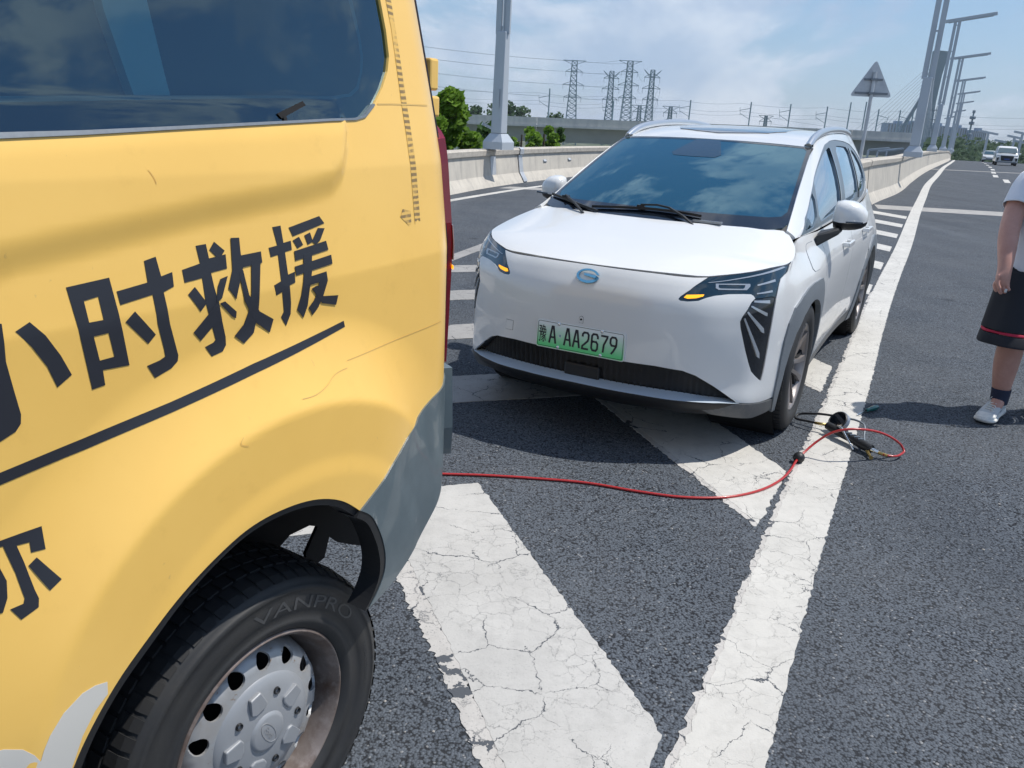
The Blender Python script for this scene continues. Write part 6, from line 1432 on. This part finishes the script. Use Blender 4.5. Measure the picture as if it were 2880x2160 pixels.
        hb = MB(); hb.lathe([(0, -.035), (.028, -.037), (.034, -.045), (.055, -.05), (.06, -.09)], 24, X); hb.build('hub_cap', 'rimblack', rim, smooth=True)
        lg = MB()
        for k in range(5):
            a = 2*pi*k/5; lg.lathe([(0, -.04), (.008, -.042), (.009, -.07)], 8, X @ Matrix.Translation((.045*cos(a), .045*sin(a), 0)))
        lg.build('wheel_nut', 'chrome', rim)
        vs = MB(); vs.bar(X @ Vector((.225, -.03, -.03)), X @ Vector((.205, -.03, -.012)), .008, n=8); vs.build('valve', 'drl', rim)
    return R
build_car()

# ================================================================== HOSE, TYRE INFLATOR, SCREWDRIVER
h1 = [(-1.10, 3.42, .008), (-.297, 3.49, .008), (-.128, 3.499, .008), (.123, 3.494, .008), (.371, 3.473, .008), (.611, 3.407, .008), (.801, 3.373, .008), (1.017, 3.399, .009), (1.169, 3.476, .010), (1.304, 3.598, .011), (1.411, 3.749, .014), (1.468, 3.845, .024), (1.52, 3.90, .046), (1.595, 3.94, .097), (1.656, 3.93, .150), (1.716, 3.91, .179), (1.77, 3.91, .184), (1.829, 3.92, .179), (1.895, 3.94, .163), (1.944, 3.96, .144), (2.036, 4.0, .091), (2.082, 4.03, .050), (2.090, 4.022, .036), (2.062, 3.99, .028), (2.01, 3.955, .027), (1.955, 3.965, .030)]
HR = empty('air_hose', (0, 0, 0), 0, 'red rubber air hose running from behind the van to the inflator, through a black ball', 'hose')
q = spline(h1, 170); m = MB(); m.tube(q, .0062, 10); m.build('hose_pipe', 'hose', HR, smooth=True)
m = MB(); m.lathe([(.0065, -.026), (.018, -.024), (.027, -.012), (.029, 0), (.027, .012), (.018, .024), (.0065, .026)], 20, Matrix.Translation((1.484, 3.866, .029)) @ Vector((.55, .6, .35)).to_track_quat('Z', 'Y').to_matrix().to_4x4()); m.build('hose_stopper', 'black', HR, smooth=True)
# inflator gun lying on the line
G = empty('tyre_inflator', (1.86, 4.10, .004), 0, 'black tyre inflator gun with a round gauge and brass fittings lying on the white line', 'tyre inflator')
def L3(p): return Vector(p)-Vector((1.86, 4.10, .004))
m = MB(); ax0, ax1 = L3((1.78, 4.30, .055)), L3((1.915, 4.02, .035))
m.tube([ax0+(ax1-ax0)*t_ for t_ in (0, .3, .6, .85, 1)], [.022, .026, .023, .026, .024], 14); m.build('grip', 'black', G, auto=radians(40))
m = MB()
for k in range(5): c = ax0+(ax1-ax0)*(.40+.09*k); m.box(tuple(c+Vector((0, 0, .022))), (.030, .008, .008), None)
m.build('grip_rib', 'seal', G, kind='stuff')
gx = Vector((.45, .25, .86)).normalized().to_track_quat('Z', 'Y').to_matrix().to_4x4(); gc = L3((1.845, 4.315, .075))
gx = Vector((-.72, -.30, .62)).normalized().to_track_quat('Z', 'Y').to_matrix().to_4x4()
m = MB(); m.lathe([(0, -.022), (.040, -.022), (.056, -.016), (.058, .012), (.053, .019), (.050, .014), (0, .014)], 28, Matrix.Translation(gc) @ gx); gg = m.build('gauge', 'black', G, auto=radians(35))
for k in range(5): m = MB(); m.lathe([(.0585, -.001), (.0605, 0), (.0585, .001)], 28, Matrix.Translation(gc) @ gx @ Matrix.Translation((0, 0, -.012+.006*k))); m.build('gauge_ring', 'silver', gg)
m = MB(); m.lathe([(0, .0145), (.048, .0145)], 28, Matrix.Translation(gc) @ gx); m.build('dial', 'gloss', gg)
m = MB(); m.tube([L3((1.80, 4.275, .062)), L3((1.815, 4.20, .080)), L3((1.835, 4.10, .030)), L3((1.84, 4.06, .012))], [.009, .008, .005, .004], 8); m.build('trigger', 'chrome', G, smooth=True)
m = MB(); m.tube(spline([tuple(L3(p)) for p in ((1.845, 4.345, .095), (1.74, 4.43, .075), (1.665, 4.47, .050), (1.645, 4.445, .042), (1.70, 4.37, .048), (1.765, 4.315, .055))], 30), .0068, 8); m.build('loop_hose', 'black', G, smooth=True)
m = MB(); m.tube([L3((1.725, 4.345, .050)), L3((1.775, 4.305, .056))], .0085, 8); m.build('hose_ferrule', 'brass', G, smooth=True)
m = MB(); m.tube(spline([tuple(L3(p)) for p in ((1.865, 4.335, .085), (1.925, 4.305, .095), (1.955, 4.26, .090), (1.93, 4.16, .05), (1.900, 4.06, .030), (1.897, 4.035, .026))], 30), .0062, 8); m.build('valve_hose', 'clad', G, smooth=True)
m = MB(); m.tube([L3((1.899, 4.045, .027)), L3((1.893, 3.995, .020)), L3((1.890, 3.965, .018)), L3((1.888, 3.945, .016))], [.0085, .0085, .007, .0105], 12); m.build('valve_connector', 'brass', G, auto=radians(40))
m = MB(); m.tube([L3((1.915, 4.02, .034)), L3((1.925, 4.005, .033))], .012, 10); m.tube([L3((1.925, 4.005, .033)), L3((1.940, 3.985, .031))], .0095, 10); m.build('quick_coupler', 'chrome', G, auto=radians(40))
m = MB(); m.tube([L3((1.938, 3.988, .031)), L3((1.975, 3.955, .028))], .0088, 10); m.build('hose_nipple', 'brass', G, auto=radians(40))
# screwdriver
sd = empty('screwdriver', (2.166, 4.709, .0), 0, 'small green-handled screwdriver on the road edge of the white line', 'screwdriver')
a_, b_ = Vector((-.088, -.082, .012)), Vector((0, 0, .017)); e_ = Vector((.100, .080, .017))
m = MB(); m.tube([a_, a_+(b_-a_)*.1, b_], [.0025, .0034, .0034], 8); m.build('blade', 'chrome', sd, smooth=True)
d = (e_-b_); m = MB(); m.tube([b_-d*.02, b_+d*.08, b_+d*.25, b_+d*.45, b_+d*.8, b_+d*.97, b_+d], [.009, .012, .0105, .0145, .016, .014, .008], 6); m.build('handle', 'green_handle', sd, auto=radians(30))
m = MB(); m.tube([b_-d*.03, b_+d*.06], [.0065, .0105], 8); m.build('ferrule', 'black', sd, smooth=True)

# ================================================================== PERSON
def skin_body():
    e = Vector((-.8, .6, 0)); f = Vector((-.6, -.8, 0)); z = Vector((0, 0, 1)); C0 = Vector((3.09, 4.86, 0))
    P = lambda r, fw, h: C0+e*r+f*fw+z*h
    V_ = []; E = []; R_ = []
    def v(p, r, par=None):
        V_.append(p); R_.append(r if isinstance(r, tuple) else (r, r)); i = len(V_)-1
        if par is not None: E.append((par, i))
        return i
    pel = v(P(0, 0, .93), (.135, .15)); w = v(P(0, 0, 1.08), (.13, .15), pel); ch = v(P(0, .01, 1.28), (.13, .155), w); sh = v(P(0, 0, 1.42), (.09, .12), ch); nk = v(P(0, .02, 1.50), .058, sh); hd = v(P(0, .045, 1.60), (.078, .088), nk); tp = v(P(0, .035, 1.70), (.072, .082), hd)
    # legs
    h = v(P(.10, 0, .86), .088, pel); k = v(Vector((2.960, 4.73, .50)), .078, h); c = v(Vector((2.972, 4.765, .36)), .080, k); a = v(Vector((2.992, 4.775, .115)), .046, c); t_ = v(Vector((2.93, 4.705, .055)), .034, a); v(Vector((2.865, 4.635, .035)), .026, t_)
    h = v(P(-.10, 0, .86), .088, pel); k = v(Vector((3.235, 4.82, .50)), .062, h); c = v(Vector((3.26, 4.86, .36)), .078, k); a = v(Vector((3.285, 4.88, .115)), .046, c); t_ = v(Vector((3.26, 4.80, .055)), .034, a); v(Vector((3.235, 4.72, .035)), .026, t_)
    # arms
    s_ = v(P(.185, 0, 1.405), .06, sh); el = v(Vector((2.845, 4.835, 1.13)), .058, s_); fa = v(Vector((2.828, 4.79, 1.05)), .057, el); wr = v(Vector((2.803, 4.715, .925)), (.037, .040), fa)
    pm = v(Vector((2.795, 4.70, .87)), (.047, .032), wr)
    for (dx, dy, dz), (ex, ey, ez) in (((-.028, .012, -.045), (-.022, -.002, -.085)), ((-.010, .006, -.05), (.0, -.014, -.095)), ((.010, .0, -.05), (.022, -.016, -.088)), ((.026, -.006, -.042), (.040, -.016, -.072))):
        b = v(Vector((2.795+dx*1.15, 4.70+dy, .87+dz)), .0135, pm); m_ = v(Vector((2.795+(dx+ex)/2, 4.70+(dy+ey)/2-.004, .87+(dz+ez)/2-.006)), .0125, b); v(Vector((2.795+ex+.008, 4.70+ey, .87+ez)), .011, m_)
    th = v(Vector((2.760, 4.69, .875)), .013, pm); th2 = v(Vector((2.757, 4.675, .835)), .012, th); v(Vector((2.775, 4.665, .805)), .010, th2)
    s_ = v(P(-.185, 0, 1.405), .06, sh); el = v(P(-.26, -.03, 1.13), .045, s_); wr = v(P(-.28, .06, .90), .028, el); pm = v(P(-.28, .07, .84), (.035, .022), wr)
    for q in range(4): b = v(P(-.26-.014*q, .085-.01*q, .79), .0115, pm); m_ = v(P(-.262-.013*q, .08-.01*q, .765), .0105, b); v(P(-.265-.012*q, .065-.01*q, .745), .009, m_)
    th = v(P(-.25, .10, .84), .013, pm); v(P(-.245, .105, .80), .010, th)
    me = bpy.data.meshes.new('person'); me.from_pydata([tuple(p) for p in V_], E, []); o = bpy.data.objects.new('body', me); COL.objects.link(o)
    bm = bmesh.new(); bm.from_mesh(me); lay = bm.verts.layers.skin.verify(); bm.verts.ensure_lookup_table()
    for i, x in enumerate(bm.verts): x[lay].radius = R_[i]; x[lay].use_root = (i == 0)
    bm.to_mesh(me); bm.free()
    o.modifiers.new('skin', 'SKIN').use_smooth_shade = True; sb = o.modifiers.new('sub', 'SUBSURF'); sb.levels = 2; sb.render_levels = 2
    dg = bpy.context.evaluated_depsgraph_get(); nm = bpy.data.meshes.new_from_object(o.evaluated_get(dg)); bpy.data.objects.remove(o)
    nm.materials.clear(); nm.materials.append(MT['skin'])
    for p in nm.polygons: p.use_smooth = True
    o = bpy.data.objects.new('person', nm); COL.objects.link(o)
    tag(o, 'person in white T-shirt, black red-striped shorts and white trainers at the right edge', 'person')
    def loft(name, rings, m, cap=False, n=28, wave=0, seed=1):
        """rings: (centre, half width along e, half depth along f)"""
        V2 = []; F = []; rr = random.Random(seed); ph = rr.random()*6
        for j, (c, a_, b_, *rest) in enumerate(rings):
            ee, ff = (rest[0], rest[1]) if rest else (e, f)
            for k_ in range(n):
                t2 = 2*pi*k_/n; s2 = 1+wave*sin(5*t2+ph+j*.9)*.5+wave*.4*sin(9*t2+j)
                V2.append(Vector(c)+ee*cos(t2)*a_*s2+ff*sin(t2)*b_*s2)
        for j in range(len(rings)-1):
            for k_ in range(n): F.append((j*n+k_, j*n+(k_+1) % n, (j+1)*n+(k_+1) % n, (j+1)*n+k_))
        if cap: F.append(tuple(range(n))[::-1])
        oo = mk(name, V2, F, m, o, smooth=True); so = oo.modifiers.new('thick', 'SOLIDIFY'); so.thickness = .004; sb_ = oo.modifiers.new('sub', 'SUBSURF'); sb_.levels = 1; sb_.render_levels = 1; return oo
    loft('tee_shirt', [(P(0, .0, .885), .185, .155), (P(0, .0, .95), .18, .15), (P(0, 0, 1.08), .172, .145), (P(0, .01, 1.25), .182, .148), (P(0, .01, 1.36), .195, .135), (P(0, .005, 1.43), .175, .105), (P(0, .01, 1.475), .10, .085), (P(0, .015, 1.495), .070, .070)], 'tee', wave=.045)
    for sg_, el_ in ((1, Vector((2.835, 4.835, 1.13))), (-1, P(-.26, -.03, 1.13))):
        s0 = P(sg_*.155, 0, 1.41); d_ = (el_-s0).normalized(); e2 = (e-d_*e.dot(d_)).normalized(); f2 = d_.cross(e2)
        loft('sleeve', [(s0-d_*.02, .06, .075, e2, f2), (s0+d_*.05, .078, .082, e2, f2), (s0+d_*.12, .078, .082, e2, f2), (s0+d_*.19, .080, .084, e2, f2)], 'tee', wave=.05, seed=3)
    for sg_, kn in ((1, Vector((2.955, 4.745, .50))), (-1, Vector((3.245, 4.83, .50)))):
        hp = P(sg_*.085, 0, .90); rings = []
        for t2, a_, b_ in ((0, .105, .15), (.25, .125, .155), (.55, .145, .155), (.80, .160, .155), (.86, .164, .156)): rings.append((hp+(kn-hp)*t2, a_, b_))
        so = loft('shorts_leg', rings, 'shorts', wave=.075, seed=5)
        loft('red_stripe', [(hp+(kn-hp)*.86, .165, .157), (hp+(kn-hp)*.900, .1688, .158)], 'red_band', wave=.075, seed=5)
        loft('shorts_hem', [(hp+(kn-hp)*.900, .1688, .158), (hp+(kn-hp)*1.0, .177, .160), (hp+(kn-hp)*1.06, .180, .160)], 'shorts', wave=.075, seed=5)
    loft('shorts_waist', [(P(0, 0, .95), .175, .14), (P(0, 0, .86), .19, .155), (P(0, 0, .80), .18, .15), (P(0, 0, .76), .12, .12)], 'shorts')
    # shoes and socks
    for toe, heel, an in ((Vector((2.815, 4.605, 0)), Vector((3.04, 4.835, 0)), Vector((2.992, 4.775, 0))), (Vector((3.215, 4.66, 0)), Vector((3.305, 4.935, 0)), Vector((3.285, 4.88, 0)))):
        u = (toe-heel); L_ = u.length; u.normalize(); sd_ = Vector((-u.y, u.x, 0)); n = 16
        def ringz(t2, hw, z0, z1, sq=.75):
            hw *= 1.2
            c = heel+u*L_*t2; out = []
            for k_ in range(n):
                a_ = 2*pi*k_/n; cx = cos(a_); cz = sin(a_); out.append(c+sd_*hw*(abs(cx)**sq)*(1 if cx >= 0 else -1)+z*((z0+z1)/2+(z1-z0)/2*(abs(cz)**sq)*(1 if cz >= 0 else -1)))
            return out
        def shell(name, rows, m):
            V2 = [p for r in rows for p in r]; F = [(j*n+k_, j*n+(k_+1) % n, (j+1)*n+(k_+1) % n, (j+1)*n+k_) for j in range(len(rows)-1) for k_ in range(n)]+[tuple(range(n))[::-1], tuple(range((len(rows)-1)*n, len(rows)*n))]
            oo = mk(name, V2, F, m, o, smooth=True); sb_ = oo.modifiers.new('sub', 'SUBSURF'); sb_.levels = 1; sb_.render_levels = 1; return oo
        sole = shell('shoe_sole', [ringz(-.04, .030, .014, .048), ringz(.02, .045, .003, .056), ringz(.3, .040, .002, .046), ringz(.5, .041, .003, .042), ringz(.72, .056, .001, .040), ringz(.92, .050, .007, .042), ringz(1.03, .026, .020, .044)], 'shoe')
        up2 = shell('shoe_upper', [ringz(.0, .028, .03, .095), ringz(.10, .037, .03, .112), ringz(.30, .037, .03, .115), ringz(.45, .038, .03, .100), ringz(.62, .044, .028, .080), ringz(.80, .047, .026, .062), ringz(.93, .038, .024, .052), ringz(.99, .022, .024, .042)], 'shoegrey')
        for k_, (t2, w_, zt) in enumerate(((.40, .030, .108), (.47, .031, .099), (.54, .032, .091), (.61, .033, .084), (.68, .034, .077))):
            mm = MB(); c = heel+u*L_*t2; mm.tube([c-sd_*w_+z*(zt-.018), c-sd_*w_*.5+z*(zt+.001), c+sd_*w_*.5+z*(zt+.001)+u*.006, c+sd_*w_+z*(zt-.018)+u*.008], .0042, 6); mm.build('lace', 'shoe', up2, smooth=True)
        mm = MB(); c = heel+u*L_*.34
        for s3 in (-1, 1): mm.tube([c+z*.117, c+sd_*s3*.020+z*.130+u*.01, c+sd_*s3*.034+z*.112+u*.02, c+sd_*s3*.012+z*.108+u*.02], .003, 6)
        mm.build('lace_bow', 'shoe', up2, smooth=True)
        shell('toe_cap', [ringz(.74, .0485, .024, .070), ringz(.86, .046, .022, .062), ringz(.95, .037, .020, .053), ringz(1.01, .022, .020, .043)], 'shoe')
        shell('heel_tab', [ringz(-.01, .030, .03, .100), ringz(.07, .0385, .035, .118), ringz(.15, .040, .035, .116)], 'shoe')
        for s3 in (-1, 1):
            mm = MB(); a3 = [heel+u*L_*t2+sd_*s3*w_+z*zz for t2, w_, zz in ((.28, .0385, .085), (.34, .0400, .080), (.42, .0415, .048), (.36, .0405, .050))]; b3 = [p+sd_*s3*.003 for p in a3]
            mm.add(a3+b3, [(4, 5, 6, 7), (0, 1, 5, 4), (1, 2, 6, 5), (2, 3, 7, 6), (3, 0, 4, 7)]); mm.build('side_stripe', 'navy', up2)
        for s3 in (-1, 1):
            mm = MB(); a3 = [heel+u*L_*t2+sd_*s3*w_+z*zz for t2, w_, zz in ((.50, .0425, .074), (.58, .0445, .068), (.80, .0485, .040), (.55, .0445, .040))]; b3 = [p+sd_*s3*.003 for p in a3]
            mm.add(a3+b3, [(4, 5, 6, 7), (0, 1, 5, 4), (1, 2, 6, 5), (2, 3, 7, 6), (3, 0, 4, 7)]); mm.build('side_overlay', 'shoe', up2)
        loft('sock', [(an+z*.085, .050, .058), (an+z*.12, .051, .055), (an+z*.16, .054, .057), (an+z*.185+Vector((-.003, -.002, 0)), .056, .059)], 'navy')
    # head details
    hc = P(0, .045, 1.615)
    mm = MB(); mm.lathe([(0, .115), (.045, .108), (.075, .085), (.090, .045), (.092, .0), (.080, -.04), (.060, -.06)], 20, Matrix.Translation(hc-f*.022) @ Matrix.Scale(1, 4)); mm.build('hair', 'hair', o, smooth=True)
    for s3 in (-1, 1):
        mm = MB(); mm.lathe([(0, .012), (.010, .008), (.013, 0), (.010, -.008), (0, -.012)], 10, Matrix.Translation(hc+f*.078+e*s3*.032-z*.0)); mm.build('eye', 'hair', o, smooth=True)
        mm = MB(); mm.lathe([(0, .03), (.008, .022), (.012, 0), (.008, -.025), (0, -.03)], 10, Matrix.Translation(hc+e*s3*.086-z*.005)); mm.build('ear', 'skin', o, smooth=True)
    mm = MB(); mm.tube([hc+f*.080+z*.01, hc+f*.094-z*.02, hc+f*.103-z*.038, hc+f*.085-z*.045], [.008, .011, .014, .010], 8); mm.build('nose', 'skin', o, smooth=True)
    mm = MB(); mm.tube([hc+f*.084-z*.068-e*.022, hc+f*.090-z*.066, hc+f*.084-z*.068+e*.022], [.003, .006, .003], 6); mm.build('mouth', 'red_band', o, smooth=True)
    mm = MB(); mm.box((2.808, 4.668, .80), (.014, .012, .022)); bevel(mm.build('held_cap', 'silver', o), .003)
skin_body()

# ================================================================== ONCOMING TRAFFIC
def far_car(name, loc, rz, label, W_, H_, L_, van=True):
    R = empty(name, loc, rz, label, 'van' if van else 'car'); w = W_/2
    prof = [(0, .35), (-.02, .75), (.12, 1.02), (.95, 1.12), (1.75, H_-.12), (2.1, H_), (L_-.4, H_), (L_-.05, 1.1), (L_, .5), (L_, .35)] if van else [(0, .30), (0, .65), (.15, .80), (1.15, .95), (1.95, H_-.03), (2.5, H_), (L_-1.3, H_-.05), (L_-.5, 1.0), (L_, .8), (L_, .3)]
    V_ = []; F = []; n = len(prof); lay = [(-w, 0), (-w*.96, 1), (0, 2), (w*.96, 1), (w, 0)]
    cols = (-1, -.93, -.5, 0, .5, .93, 1)
    for c in cols:
        for i, (x, z) in enumerate(prof):
            tz = max(0, z-1.0)/(H_-1.0); k = 1-.18*tz
            V_.append((-x+(abs(c)**3)*(-.22 if i < 4 else (-.05)) , c*w*k, z-(.05*abs(c)**4 if z > 1 else 0)))
    for c in range(len(cols)-1):
        for i in range(n-1): F.append((c*n+i, c*n+i+1, (c+1)*n+i+1, (c+1)*n+i))
    for c in (0, len(cols)-1): F.append(tuple(c*n+i for i in range(n)))
    mb = MB(); mb.add(V_, F); mb.build('body', 'white_car', R)
    i0 = 3 if van else 3; xa, za = prof[i0]; xb, zb_ = prof[i0+1]
    def gp(x0, z0, x1, z1, y0, y1, nm, m, off=.02):
        mb = MB(); mb.add([(-x0+off, -y0, z0), (-x0+off, y0, z0), (-x1+off, y1, z1), (-x1+off, -y1, z1)], [(0, 1, 2, 3)]); return mb.build(nm, m, R)
    gp(xa+.06, za+.04, xb-.03, zb_-.04, w*.90, w*.80, 'windscreen', 'blueglass', .05)
    if van:
        mb = MB(); mb.add([(.03, -w*.62, .92), (.03, w*.62, .92), (.05, w*.50, .45), (.05, -w*.50, .45)], [(0, 1, 2, 3)]); mb.build('grille', 'black', R)
        mb = MB(); mb.box((.06, 0, .60), (.01, .44, .13)); mb.build('number_plate', mat('blue_plate', (.02, .06, .25), .5), R)
        for s_ in (-1, 1):
            mb = MB(); mb.add([(.0, s_*w*.62, .90), (-.06, s_*w*.92, .98), (-.06, s_*w*.92, .86), (.01, s_*w*.62, .82)], [(0, 1, 2, 3)]); mb.build('headlight', 'drl', R)
            mb = MB(); mb.add([(.02, s_*w*.70, .74), (-.03, s_*w*.93, .70), (-.03, s_*w*.90, .42), (.02, s_*w*.80, .42)], [(0, 1, 2, 3)]); mb.build('fog_lamp_recess', 'black', R)
    else:
        for s_ in (-1, 1):
            mb = MB(); mb.add([(.02, s_*w*.55, .66), (-.08, s_*w*.95, .72), (-.08, s_*w*.95, .60), (.02, s_*w*.55, .58)], [(0, 1, 2, 3)]); mb.build('headlight', 'lens', R)
        mb = MB(); mb.box((.02, 0, .42), (.02, w*1.2, .14)); mb.build('grille', 'black', R)
    mb = MB(); mb.box((.0, 0, .34), (.10, W_*.9, .10)); mb.build('front_lip', 'clad', R)
    for s_ in (-1, 1):
        mb = MB(); mb.box((-1.35, s_*(w+.12), 1.12), (.12, .20, .15)); bevel(mb.build('wing_mirror', 'white_car', R), .03)
        for x in (-.85, -L_+.95):
            mb = MB(); mb.lathe([(0, .0), (.20, .0), (.30, .01), (.33, -.02), (.33, -.2)], 20, Matrix.Translation((x, s_*w*.98, .33)) @ Matrix.Rotation(-s_*pi/2, 4, 'X')); mb.build('wheel', 'rubber', R)
    mb = MB(); mb.box((-L_/2, 0, .40), (L_*.9, W_*.85, .25)); mb.build('underbody', 'dark', R)
far_car('oncoming_van', (45.3, 80, zr(80)-.02), atan2(-80, -45.3)+.06, 'white people carrier driving towards the camera on the far road at the right', 1.84, 1.76, 5.1)
far_car('oncoming_car', (61.0, 111.5, zr(111.5)-.02), atan2(-111, -61)+.03, 'small white car farther back, left of the oncoming white people carrier', 1.83, 1.46, 4.7, False)


# ================================================================== SUMMER HAZE
hz = mk('haze', [(x, y, z) for z in (-10.2, 95) for x, y in ((-700, -120), (1100, -120), (1100, 1250), (-700, 1250))], [(3, 2, 1, 0), (4, 5, 6, 7), (0, 1, 5, 4), (1, 2, 6, 5), (2, 3, 7, 6), (3, 0, 4, 7)], 'dark', kind='stuff')
hm = bpy.data.materials.new('haze'); hm.use_nodes = True; ht = hm.node_tree; ht.nodes.clear()
hv = ht.nodes.new('ShaderNodeVolumePrincipled'); hv.inputs['Color'].default_value = (.82, .90, 1, 1); hv.inputs['Density'].default_value = .00020; hv.inputs['Anisotropy'].default_value = .3
ho = ht.nodes.new('ShaderNodeOutputMaterial'); ht.links.new(hv.outputs[0], ho.inputs['Volume'])
hz.data.materials.clear(); hz.data.materials.append(hm)
tag(hz, 'thin summer haze over the whole view', 'haze')
